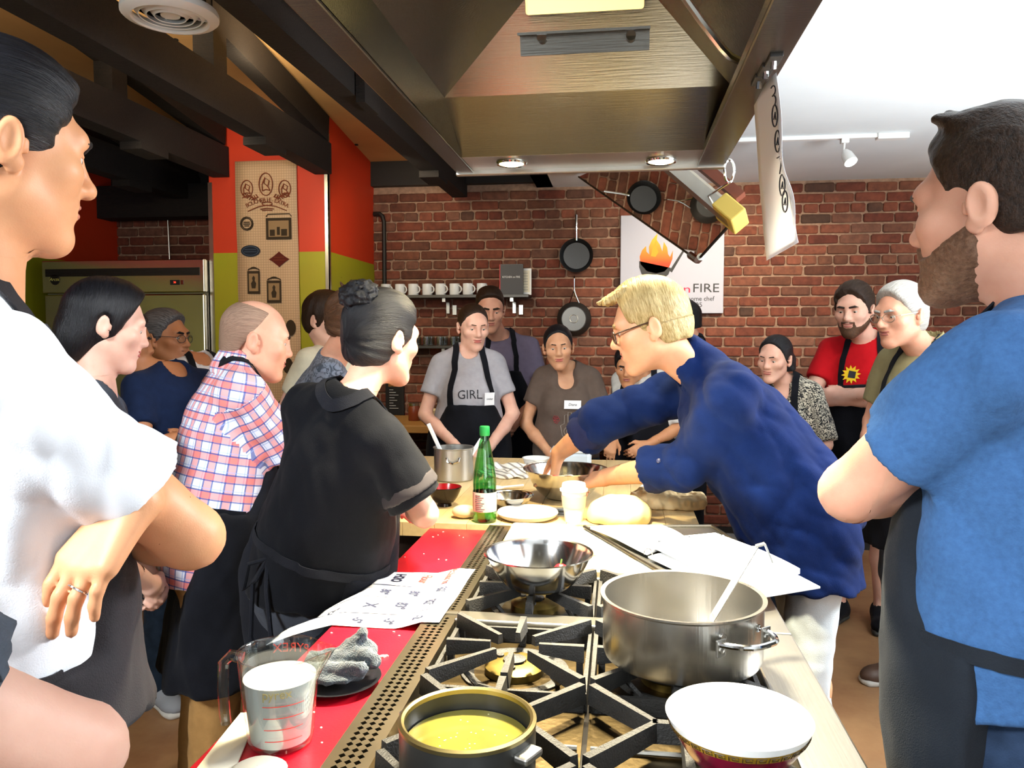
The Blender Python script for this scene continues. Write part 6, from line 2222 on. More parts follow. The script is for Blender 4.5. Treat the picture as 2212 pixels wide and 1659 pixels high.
for k in range(K):
    a0 = 2 * PI * k / K; w_ = 2 * PI / K
    q = [(.06, .1), (.06, .88), (.84, .88), (.84, .28), (.32, .28), (.32, .62), (.58, .62)]
    b.tube([onb(a0 + w_ * x * .92, .0605 + .0105 * y) for x, y in q], .0007, 4)
b.build('key_pattern', mat('brown_glaze', '#3c2a10', rough=.4), gbnd, kind='stuff')
wb.scale = (.95, .95, .84)
# ---- papers, tray and binder at the end of the range
tr_ = thing('sheet_tray', 'thin aluminium sheet tray under the open binder', 'tray', (.2, 2.05, ZR))
zt = ZR + .0155
Q = [atz(1262, 1142, zt), atz(1445, 1250, zt), np.array([.40, 1.86, zt]), np.array([.27, 2.36, zt])]
vs = [(q[0], q[1], zt) for q in Q] + [(q[0], q[1], zt + .004) for q in Q]
link_mesh('tray_sheet', vs, [(0, 3, 2, 1), (4, 5, 6, 7)] + [(i, (i + 1) % 4, 4 + (i + 1) % 4, 4 + i) for i in range(4)], M_SATIN, tr_)
b = MB()
for i in range(4):
    b.tube([Vector((Q[i][0], Q[i][1], zt + .006)), Vector((Q[(i + 1) % 4][0], Q[(i + 1) % 4][1], zt + .006))], .005, 6)
b.build('rolled_rim', mat('dark_rim', '#6f6a60', rough=.4, metal=1.0), tr_)
bd = thing('open_binder', 'open white ring binder of recipe pages overhanging the range', 'binder', (.3, 2.0, ZR))
def sheet_stack(name, corners, z, th, m, parent, sag=0.0, ripple=.0):
    n = 10
    vs, fs = [], []
    C = [np.array([c[0], c[1]]) for c in corners]
    for lay in (0, 1):
        for i in range(n + 1):
            for j in range(n + 1):
                u, v = i / n, j / n
                p = (C[0] * (1 - u) + C[1] * u) * (1 - v) + (C[3] * (1 - u) + C[2] * u) * v
                zz = z + th * lay + sag * math.sin(PI * u) + ripple * math.sin(6 * u + 3 * v)
                vs.append((p[0], p[1], zz))
    N = (n + 1) ** 2
    for i in range(n):
        for j in range(n):
            q = i * (n + 1) + j
            fs.append((q, q + 1, q + n + 2, q + n + 1)); fs.append((N + q, N + q + n + 1, N + q + n + 2, N + q + 1))
    for i in range(n):
        for (q, q2) in ((i, i + 1), (n * (n + 1) + i + 1, n * (n + 1) + i)):
            fs.append((q, q + N, q2 + N, q2))
        for (q, q2) in (((i + 1) * (n + 1), i * (n + 1)), (i * (n + 1) + n, (i + 1) * (n + 1) + n)):
            fs.append((q, q + N, q2 + N, q2))
    return link_mesh(name, vs, fs, m, parent, smooth=True, angle=.5)
zb = zt + .012
sheet_stack('cover', [atz(1400, 1205, zb), atz(1600, 1300, zb), atz(1772, 1271, zb), atz(1560, 1160, zb)], zb, .004, M_WHITE, bd)
zs = zb + .006
sheet_stack('page_stack', [atz(1395, 1178, zs), atz(1605, 1292, zs), atz(1728, 1240, zs), atz(1545, 1160, zs)], zs, .012, M_PAPER, bd, .006, .0015)
sheet_stack('page_stack', [atz(1275, 1140, zs), atz(1398, 1196, zs), atz(1480, 1165, zs), atz(1430, 1138, zs)], zs - .004, .010, M_PAPER, bd, .004, .001)
for k, (px, py) in enumerate(((1400, 1196), (1425, 1180), (1490, 1170), (1560, 1166))):
    c = onto(px, py, zs + .006)
    MB().tube([c + V3(.010 * math.cos(t), 0, .013 * math.sin(t)) for t in np.linspace(-.2, 3.3, 12)], .0014, 6).build('binder_ring', M_CHROME, bd, smooth=True)
# ---- items on the red ledge
def ledge(px, py, z=ZL): return onto(px, py, z)
# measuring jug
pj = onto(607, 1602, ZL) + V3(0, 0, .0005)
jg = thing('measuring_jug', 'glass measuring jug of white batter with red lettering', 'jug', pj)
M_JUG = thin_glass('jug_glass', '#f8fcfc', .86)
HJ = .135
def jr(z): return .046 + .014 * (z / HJ)
def jug_surface():
    n = 56
    prof = [(jr(0) - .006, .0), (jr(0), .004)] + [(jr(z), z) for z in np.linspace(.012, HJ, 10)] + [(jr(HJ) + .002, HJ + .002), (jr(HJ) - .003, HJ)] + [(jr(z) - .004, z) for z in np.linspace(HJ, .008, 10)] + [(.0005, .007)]
    prof = [(.0005, 0)] + prof
    vs, fs = [], []
    for (r, z) in prof:
        for i in range(n):
            t = 2 * PI * i / n
            # pouring lip towards +x (to the right)
            k = math.exp(-((((t - .25 + PI) % (2 * PI)) - PI) / .28) ** 2) * max(0, (z - HJ * .72) / (HJ * .28)) * .020
            rr = r + (k if r > .01 else 0)
            vs.append((pj[0] + rr * math.cos(t), pj[1] + rr * math.sin(t), pj[2] + z))
    for j in range(len(prof) - 1):
        for i in range(n):
            i2 = (i + 1) % n
            fs.append((j * n + i, j * n + i2, (j + 1) * n + i2, (j + 1) * n + i))
    return link_mesh('jug_body', vs, fs, M_JUG, jg, smooth=True, angle=1.2)
jug_surface()
MB(Matrix.Translation(Vector(pj))).lathe([(.0005, .0085)] + [(jr(z) - .0045, z) for z in np.linspace(.009, HJ * .74, 8)] + [(.0005, HJ * .74)], 48).build('batter', mat('white_batter', '#f6f2e6', rough=.5), jg, smooth=True)
b = MB()
hx = -1
P = [(-jr(HJ * .93), 0, HJ * .93), (-jr(HJ) - .018, 0, HJ * .96), (-jr(HJ) - .030, 0, HJ * .88), (-jr(HJ) - .032, 0, HJ * .6), (-jr(HJ) - .030, 0, HJ * .30), (-jr(HJ) - .028, 0, HJ * .20)]
b.tube([tuple(pj + V3(x * .9, x * .15 + .002, z)) for x, y, z in P], [.009, .0085, .008, .008, .008, .0075], 10)
b.build('handle', M_JUG, jg, smooth=True)
# lettering: printed on the far side (mirrored) and the near side
def ring_text(name, s, size, z, ang0, m, parent, flip=False):
    cu = text(name, s, size, Matrix.Identity(4), m, parent, ext=.0002)
    for v in cu.data.vertices:
        x, y, zz = v.co
        r_ = jr(z) + .0008
        a = ang0 + x / r_ * 1.0
        v.co = (pj[0] + (r_ + zz) * math.cos(a), pj[1] + (r_ + zz) * math.sin(a), pj[2] + z + y)
    return cu
ring_text('red_lettering', 'PYREX', .020, HJ * .87, PI / 2 + .1, mat('red_print_jug', '#d8321c', rough=.5), jg)
ring_text('front_lettering', 'pyrex', .018, HJ * .70, -PI / 2 + .35, mat('gold_print_jug', '#a89a60', rough=.5), jg)
b = MB()
for k in range(4):
    z = HJ * (.18 + .13 * k)
    b.tube([(pj[0] + (jr(z) + .0006) * math.cos(a), pj[1] + (jr(z) + .0006) * math.sin(a), pj[2] + z) for a in np.linspace(-1.6, -.5, 10)], .0006, 4)
b.build('measure_lines', mat('red_print_jug', '#d8321c'), jg, kind='stuff')
# black plate with a blue-grey folded towel
pc = ledge(728, 1520)
pl = np.array([-.478, 1.262, ZL])
lathe_thing('black_plate', 'shallow black plate under the blue-grey towel', 'plate', pl, [(.0005, .002), (.045, .002), (.062, .008), (.074, .014), (.076, .014), (.064, .006), (.046, 0), (.0005, 0)], mat('black_glaze', '#1c1c20', rough=.25))
M_TOWEL = mat('terry_blue', '#3a4955', rough=.95, noise=.3, nscale=60, bump=.9, bscale=420, sheen=.5)
tw = [ell(pl + V3(-.010, .0, .022), (.060, .042, .012), None, .01), rcone(pl + V3(-.05, -.02, .030), pl + V3(.045, -.010, .034), .014, .013, .006), rcone(pl + V3(-.045, .008, .038), pl + V3(.05, .016, .044), .014, .013, .006),
      rcone(pl + V3(-.03, .025, .034), pl + V3(.045, .035, .050), .014, .016, .008), rcone(pl + V3(.015, .03, .050), pl + V3(.035, .038, .078), .017, .010, .012), rcone(pl + V3(.035, .02, .046), pl + V3(.064, .012, .038), .014, .012, .01), wrinkle(.0014, waves(6, .024, 9)), wrinkle(.0005, waves(7, .008, 9))]
V, F = mesh_sdf(tw, .0028)
tag(np_mesh('towel', V, F, M_TOWEL), 'crumpled blue-grey terry towel on the black plate', 'towel')
# big paper with handwriting, hanging over the ledge's edge
pa = MB()
def chart_paper():
    A, B_, C_, D_ = atz(826, 1262, ZL + .002), atz(975, 1260, ZL + .016), atz(893, 1385, ZL + .016), atz(690, 1395, ZL + .002)
    A = np.array([-.585, 1.895, ZL + .003]); D_ = np.array([-.585, 1.52, ZL + .003]); B_ = np.array([-.355, 1.895, ZL + .019]); C_ = np.array([-.360, 1.525, ZL + .019])
    E1, E0 = at(575, 1388, 1.50), at(800, 1275, 1.95)
    n, m_ = 16, 12
    vs, fs = [], []
    def P(u, v):
        # u along the range (0 far .. 1 near), v 0 right .. 1 ledge edge .. 1.6 free flap
        if v <= 1:
            p = (B_ * (1 - u) + C_ * u) * (1 - v) + (A * (1 - u) + D_ * u) * v
            k = max(0, (RX0 - p[0]) / .02)
            p = p.copy(); p[2] = ZL + .003 + (.015 if p[0] > RX0 - .004 else .015 * max(0, 1 - (RX0 - p[0]) / .05)) + .0015 * math.sin(9 * u + 4 * v)
            return p
        q = (v - 1) / .45
        a = A * (1 - u) + D_ * u
        e = E0 * (1 - u) + E1 * u
        p = a * (1 - q) + e * q
        p = p + V3(0, 0, .006 * math.sin(u * 17) * q + .004 * math.sin(q * 3.1))
        return p
    us = np.linspace(0, 1, n + 1); vv = np.concatenate([np.linspace(0, 1, m_ + 1), 1 + .45 * np.linspace(.2, 1, 5)])
    for u in us:
        for v in vv: vs.append(tuple(P(u, v)))
    w_ = len(vv)
    for i in range(n):
        for j in range(w_ - 1):
            q = i * w_ + j
            fs.append((q, q + w_, q + w_ + 1, q + 1))
    o = link_mesh('chart_paper', vs, fs, M_PAPER, smooth=True, angle=None)
    sm = o.modifiers.new('thickness', 'SOLIDIFY'); sm.thickness = .0005; sm.offset = -1
    tag(o, 'large sheet of white paper with a handwritten temperature table draped over the red ledge', 'paper')
    def write(s, u, v, size, m):
        # writing reads down the range: baseline runs towards the lens, tops to the right
        cu = text('handwriting', s, size, Matrix.Identity(4), m, o, ext=.0, shear=.15, offset=.0013)
        for vt in cu.data.vertices:
            x, y, _ = vt.co
            p = P(min(max(u + x / .46, 0), 1), max(0, v - y / .225))
            vt.co = tuple(p + V3(0, 0, .0015))
        return cu
    RI, BI = mat('red_ink', '#94302c', rough=.8), mat('blue_ink', '#20243c', rough=.8)
    write('Ambient to', .15, .22, .030, RI); write('Flour', .13, .50, .034, RI); write('H2O', .12, .80, .036, BI)
    write('80°', .42, .22, .034, BI); write('80°', .42, .50, .034, BI); write('80°', .42, .80, .034, BI)
    write('82°', .66, .24, .036, BI); write('83°', .66, .52, .036, BI); write('X', .66, .82, .044, BI)
    write('-2', .90, .24, .032, BI); write('-3°', .90, .52, .032, BI); write('-5°', .90, .82, .032, BI)
    write('Water', .25, 1.18, .036, BI); write('76°', .70, 1.2, .044, BI)
    b = MB()
    for u in (.29, .53, .80):
        b.tube([tuple(P(u + .01 * math.sin(v * 5), v) + V3(0, 0, .0015)) for v in np.linspace(0.02, 1.3, 22)], .0007, 4)
    b.build('ruled_lines', BI, o, kind='stuff')
chart_paper()
# pale strip and torn bread/paper at the near end
Mst = mat('parchment', '#f2ead2', rough=.8, noise=.05, nscale=10)
A_ = ledge(470, 1659); 
s1 = sheet_stack('parchment_strip', [ledge(420, 1672), ledge(505, 1672), ledge(560, 1545), ledge(520, 1545)], ZL + .001, .003, Mst, None, .002, .001)
tag(s1, 'long strip of white parchment beside the measuring jug', 'paper')
s2 = MB(); c = ledge(556, 1672)
s2.lathe([(.0005, .012), (.03, .010), (.040, .004), (.038, 0), (.0005, 0)], 24, c=(c[0], c[1], ZL))
tag(s2.build('dough_round', mat('raw_dough', '#ece2c8', rough=.7), smooth=True), 'flat round of white dough at the near end of the red ledge', 'dough')
# ---- items on the table
def T2(px, py): return onto(px, py, ZT)
# tall pot with spatulas
c = V3(-.672, 3.12, ZT)
tp_ = thing('table_stock_pot', 'stainless steel pot holding two white spatulas on the table', 'pot', c)
MB(Matrix.Translation(Vector(c))).lathe([(.0005, 0), (.075, 0), (.080, .006), (.080, .128), (.084, .131), (.084, .134), (.077, .133), (.076, .008), (.0005, .005)], 48).build('pot_body', M_SATIN, tp_, smooth=True)
for ang in (-80, 100):
    a = math.radians(ang); u = V3(math.cos(a), math.sin(a), 0); v = V3(-math.sin(a), math.cos(a), 0)
    MB().tube([c + u * .079 + v * .026 + V3(0, 0, .100), c + u * .088 + v * .022 + V3(0, 0, .085), c + u * .090 + V3(0, 0, .078), c + u * .088 - v * .022 + V3(0, 0, .085), c + u * .079 - v * .026 + V3(0, 0, .100)], .004, 6).build('handle', M_CHROME, tp_, smooth=True)
for k, (p0, p1) in enumerate(((c + V3(-.01, .0, .02), at(925, 915, 3.08)), (c + V3(.02, -.01, .02), at(1040, 948, 3.12)))):
    sp = thing('white_spatula', ('white spatula leaning left in the table pot', 'white spatula leaning right in the table pot')[k], 'spatula', p0, 'spatulas in the pot')
    d = nrmz(p1 - p0)
    MB().bar(tuple(p0), tuple(p1), .016, .008, up=(0, 1, 0), bev=.003).build('handle', M_WHITE, sp)
    MB().bar(tuple(p0 - d * .003), tuple(p0 + d * .055), .045, .006, up=(0, 1, 0), bev=.002).build('blade', M_WHITE, sp)
# green bottle
c = V3(T2(1040, 1136)[0], 2.415, ZT)
bt = thing('green_bottle', 'clear green plastic water bottle with green cap and white label', 'bottle', c)
M_BG = thin_glass('green_plastic', '#c8f0ce', .92, .04)
prof = [(.0005, .006), (.022, .002), (.034, .0), (.037, .008), (.0365, .030), (.0375, .034), (.0375, .098), (.036, .104), (.0365, .125), (.0350, .150), (.030, .185), (.023, .222), (.0165, .252), (.0135, .262), (.0135, .285)]
inn = [(max(r - .0012, .0004), z + (.0012 if i < 4 else 0)) for i, (r, z) in enumerate(prof)][::-1]
MB(Matrix.Translation(Vector(c))).lathe(prof + inn, 40).build('bottle_body', M_BG, bt, smooth=True)
MB(Matrix.Translation(Vector(c))).lathe([(.0005, .008), (.035, .008), (.0352, .030), (.0362, .034), (.0362, .098), (.0345, .104), (.0345, .118), (.0005, .118)], 36).build('water', thin_glass('green_water', '#d6f4d8', .97), bt, smooth=True)
MB(Matrix.Translation(Vector(c))).lathe([(.0005, .302), (.0140, .302), (.0160, .299), (.0165, .276), (.0155, .272), (.0135, .272)], 24).build('cap', mat('green_cap', '#1f9a4c', rough=.4), bt, smooth=True)
lb = MB(Matrix.Translation(Vector(c))).lathe([(.0379, .036), (.0381, .038), (.0381, .095), (.0379, .097)], 40).build('label', mat('bottle_label', '#d9d6cc', rough=.5), bt, smooth=True)
b = MB()
for k in range(9):
    z = .088 - .006 * k
    L = .30 + .25 * ((k * 37 % 10) / 10)
    b.tube([(c[0] + .0386 * math.cos(a), c[1] + .0386 * math.sin(a), ZT + z) for a in np.linspace(-2.25, -2.25 + L * 1.6, 6)], .0007, 4)
b.build('printed_lines', M_INK, lb, kind='stuff')
# lacquer bowl
c = V3(-.62, 2.62, ZT)
c = V3(T2(960, 1092)[0], T2(960, 1092)[1], ZT)
lq = thing('lacquer_bowl', 'black lacquer bowl with a red inside on a foot ring', 'bowl', c)
def lr(z): return .022 + .036 * (z / .055) ** .55
MB(Matrix.Translation(Vector(c))).lathe([(.0005, .004), (.022, .004), (.024, .0), (.026, 0), (.024, .010)] + [(lr(z) + .002, z + .010) for z in np.linspace(.004, .055, 10)] + [(lr(.055) - .001, .067)], 40).build('bowl_shell', mat('black_lacquer', '#1a100c', rough=.18), lq, smooth=True)
MB(Matrix.Translation(Vector(c))).lathe([(lr(.055) + .0005, .0665)] + [(lr(z) - .001, z + .011) for z in np.linspace(.055, .004, 10)] + [(.0005, .014)], 40).build('red_lining', mat('red_lacquer', '#9c0f14', rough=.2), lq, smooth=True)
# shallow steel bowl
lathe_thing('shallow_steel_bowl', 'shallow steel bowl on the table behind the green bottle', 'bowl', V3(-.375, 2.62, ZT), bowl_prof(.082, .042, .0015, .5, .004, .7), M_BOWL, 48)
# big bowl of dough under the chef's hands
pbw = V3(-.195, 2.81, ZT)
lathe_thing('dough_mixing_bowl', 'wide steel mixing bowl under the chef’s hands', 'bowl', pbw, bowl_prof(.148, .105, .0018, .36, .005, .55), M_BOWL, 64)
dg = [ell(pbw + V3(0, 0, .045), (.088, .088, .032), None, .02), wrinkle(.006, waves(12, .05, 8)), plane_cut(pbw + V3(0, 0, .006), V3(0, 0, -1))]
V, F = mesh_sdf(dg, .005)
tag(np_mesh('wet_dough', V, F, mat('raw_dough', '#ece2c8')), 'wet lumpy dough inside the wide steel mixing bowl', 'dough')
# dough ball left of the bottle
c = V3(T2(1003, 1118)[0], T2(1003, 1118)[1], ZT)
tag(MB().sphere((c[0], c[1], ZT + .020), (.040, .036, .021), 24, 14).build('small_dough_ball', mat('dough_ball', '#e8d6b0', rough=.6, noise=.05, nscale=14), smooth=True), 'small pale dough ball left of the green bottle', 'dough')
# white plate
c = V3(T2(1135, 1128)[0], 2.48, ZT)
lathe_thing('white_plate', 'thick round white plate in the light beside the green bottle', 'plate', c, [(.0005, 0), (.075, 0), (.094, .010), (.099, .020), (.096, .024), (.088, .018), (.070, .012), (.0005, .012)], M_CERAM)
# coffee cup
c = V3(T2(1238, 1130)[0], 2.46, ZT)
cc = thing('paper_coffee_cup', 'white paper coffee cup with domed lid and cardboard sleeve', 'cup', c)
MB(Matrix.Translation(Vector(c))).lathe([(.0005, .003), (.027, .003), (.028, 0), (.0405, .102), (.0005, .102)], 36).build('cup_body', M_WHITE, cc, smooth=True)
MB(Matrix.Translation(Vector(c))).lathe([(.0005, .124), (.028, .124), (.036, .121), (.0385, .112), (.0385, .106), (.0445, .103), (.0445, .097), (.041, .095), (.0395, .1)], 36).build('lid', M_WHITE, cc, smooth=True)
MB(Matrix.Translation(Vector(c))).lathe([(.0350, .045), (.0362, .045), (.0402, .083), (.0390, .083)], 36, close=True).build('sleeve', mat('kraft_sleeve', '#d8c8ae', rough=.85), cc, smooth=True)
MB().cyl((c[0] + .0, c[1] - .008, ZT + .124), (c[0] + .0, c[1] - .008, ZT + .1245), .006, 10).build('sip_hole', M_WHITE, cc)
# large risen dough under thin plastic
c = V3(T2(1340, 1135)[0], 2.47, ZT)
rdg = [ell(c + V3(.0, .0, .028), (.098, .085, .058), None, .03), ell(c + V3(-.045, .01, .018), (.06, .06, .035), None, .03), plane_cut(c + V3(0, 0, .001), V3(0, 0, -1), .004), wrinkle(.002, waves(33, .05, 8))]
V, F = mesh_sdf(rdg, .004)
tag(np_mesh('risen_dough', V, F, mat('yellow_dough', '#efe0a0', rough=.45, noise=.06, nscale=9)), 'large risen mound of yellow dough beside the coffee cup', 'dough')
# parchment / flour bag between dough and chef
c = V3(T2(1450, 1100)[0] , 2.72, ZT)
pg = [rbox(c + V3(0, .0, .022), (.115, .075, .020), np.eye(3), .012, .02), ell(c + V3(-.06, .0, .036), (.07, .06, .02), None, .02), wrinkle(.005, waves(17, .06, 9)), wrinkle(.002, waves(18, .02, 9)), plane_cut(c + V3(0, 0, .001), V3(0, 0, -1))]
V, F = mesh_sdf(pg, .004)
tag(np_mesh('paper_flour_bag', V, F, mat('kraft_bag', '#cbb284', rough=.8, noise=.12, nscale=18)), 'crumpled pale brown paper flour bag lying in front of the chef', 'bag')
s3 = sheet_stack('recipe_sheet', [T2(1372, 1062), T2(1448, 1076), T2(1462, 1052), T2(1396, 1040)], ZT + .001, .001, M_PAPER, None)
tag(s3, 'white recipe sheet lying flat under the chef’s sleeve', 'paper')
# striped kitchen cloth and small white spoon
M_STR = mat('striped_cloth', '#e6ddc8', rough=.9)
nt, b_ = nodes(M_STR)
tc = nt.nodes.new('ShaderNodeTexCoord'); wv = nt.nodes.new('ShaderNodeTexWave'); wv.inputs['Scale'].default_value = 14; wv.bands_direction = 'DIAGONAL'
nt.links.new(tc.outputs['Object'], wv.inputs['Vector'])
r_ = nt.nodes.new('ShaderNodeValToRGB'); r_.color_ramp.elements[0].position = .72; r_.color_ramp.elements[0].color = (*srgb('#ece4d2'), 1); r_.color_ramp.elements[1].position = .85; r_.color_ramp.elements[1].color = (*srgb('#8e8478'), 1)
nt.links.new(wv.outputs['Fac'], r_.inputs['Fac']); nt.links.new(r_.outputs['Color'], b_.inputs['Base Color'])
c = V3(T2(1105, 1020)[0], 3.25, ZT)
sc = [ell(c + V3(0, 0, .008), (.13, .10, .016), None, .02), rcone(c + V3(-.1, .05, .02), c + V3(.1, .07, .026), .018, .02, .02), rcone(c + V3(.02, -.04, .016), c + V3(.11, .05, .03), .016, .018, .02), wrinkle(.005, waves(23, .06, 9)), plane_cut(c + V3(0, 0, .001), V3(0, 0, -1))]
V, F = mesh_sdf(sc, .006)
tag(np_mesh('striped_towel', V, F, M_STR), 'crumpled cream striped kitchen towel beside the mixing bowl', 'towel')
c = T2(1105, 1030)
so = MB(); so.sphere((c[0] - .02, 2.93, ZT + .008), (.032, .024, .008), 16, 8); so.tube([(c[0] + .005, 2.93, ZT + .01), (c[0] + .08, 2.97, ZT + .012)], .005, 6)
tag(so.build('white_spoon', M_WHITE, smooth=True), 'white plastic spoon lying by the striped towel', 'spoon')
# white bin of flour
c = V3(T2(1240, 1000)[0], 3.42, ZT)
fb = thing('flour_tub', 'white plastic tub with a pale blue tinted lid behind the mixing bowl', 'tub', c)
MB().box((c[0] - .085, c[1] - .07, ZT), (c[0] + .085, c[1] + .07, ZT + .085), bev=.014).build('tub_body', mat('tub_plastic', '#cfdde8', rough=.35), fb)
b = MB(); b.box((c[0] - .088, c[1] - .073, ZT + .083), (c[0] + .088, c[1] + .073, ZT + .095), bev=.005); b.box((c[0] - .06, c[1] - .05, ZT + .094), (c[0] + .06, c[1] + .05, ZT + .112), bev=.012)
b.build('lid', mat('tub_lid', '#e6eef4', rough=.3), fb)
c2 = V3(T2(1168, 1000)[0], 3.40, ZT)
lathe_thing('glass_prep_bowl', 'small white prep bowl left of the flour tub', 'bowl', c2, bowl_prof(.06, .05, .003, .55, .002, .6), M_CERAM, 32)
# table scraper beside the cup
c = T2(1203, 1122)
so = MB(); so.box((c[0] - .03, 2.50, ZT + .0005), (c[0] + .03, 2.57, ZT + .003)); so.cyl((c[0] - .03, 2.575, ZT + .009), (c[0] + .03, 2.575, ZT + .009), .008, 10)
tag(so.build('dough_scraper', M_CHROME), 'steel dough scraper between the plate and the coffee cup', 'scraper')

# ================================================================ REFRIGERATOR
FX0, FX1, FYF, FH = -3.83, -2.675, 4.80, 2.005
fr_ = thing('refrigerator', 'tall stainless steel refrigerator with a black vent strip', 'refrigerator', ((FX0 + FX1) / 2, 5.15, 0))
M_FR = mat('fridge_steel', '#c4b9a8', rough=.16, metal=1.0, noise=.05, nscale=5, bump=.10, bscale=3)
MB().box((FX0, FYF + .05, .12), (FX1, 5.62, FH - .01)).build('cabinet', M_SATIN, fr_)
MB().box((FX0, FYF, FH - .215), (FX1, FYF + .05, FH), bev=.006).build('fascia', M_FR, fr_)
MB().box((FX0 + .012, FYF, .14), (FX1 - .004, FYF + .05, FH - .225), bev=.008).build('door', M_FR, fr_)
MB().box((FX0 + .03, FYF - .004, FH - .105), (FX1 - .03, FYF + .002, FH - .055)).build('vent_strip', M_BLACK, fr_)
for k in range(5):
    MB().box((FX0 + .03, FYF - .007, FH - .103 + .0105 * k), (FX1 - .03, FYF - .003, FH - .099 + .0105 * k)).build('louvre', mat('louvre_black', '#241f1c', rough=.4), fr_)
c = at(119, 604, FYF)
bdg = MB(frame(c, x=(1, 0, 0), z=(0, -1, 0))).lathe([(.0005, .004), (.034, .004), (.036, .0)], 28).build('badge', M_BLACK, fr_)
bdg.scale = (1, 1, 1)
text('badge_lettering', 'Arctic', .030, frame(c + V3(0, -.0055, 0), x=(1, 0, 0), z=(0, -1, 0)), mat('badge_yellow', '#e6e27a', rough=.4), bdg, shear=.3)
c = at(382, 610, FYF)
dp = MB().box((c[0] - .045, FYF - .004, c[2] - .016), (c[0] + .02, FYF + .002, c[2] + .016)).build('display', M_BLACK, fr_)
text('digits', '36', .018, frame(V3(c[0] - .012, FYF - .005, c[2]), x=(1, 0, 0), z=(0, -1, 0)), mat('led_red', '#ff2010', emit=(1, .05, .02), estr=2.5), dp)
MB().box((c[0] + .028, FYF - .004, c[2] - .014), (c[0] + .048, FYF + .002, c[2] + .014), bev=.002).build('rocker_switch', mat('switch_red', '#5a1a10', rough=.4), fr_)
for x in (FX0 + .06, FX1 - .06):
    for y in (FYF + .1, 5.55):
        MB().cyl((x, y, 0), (x, y, .12), .03, 10).build('caster', M_RUBBER, fr_)

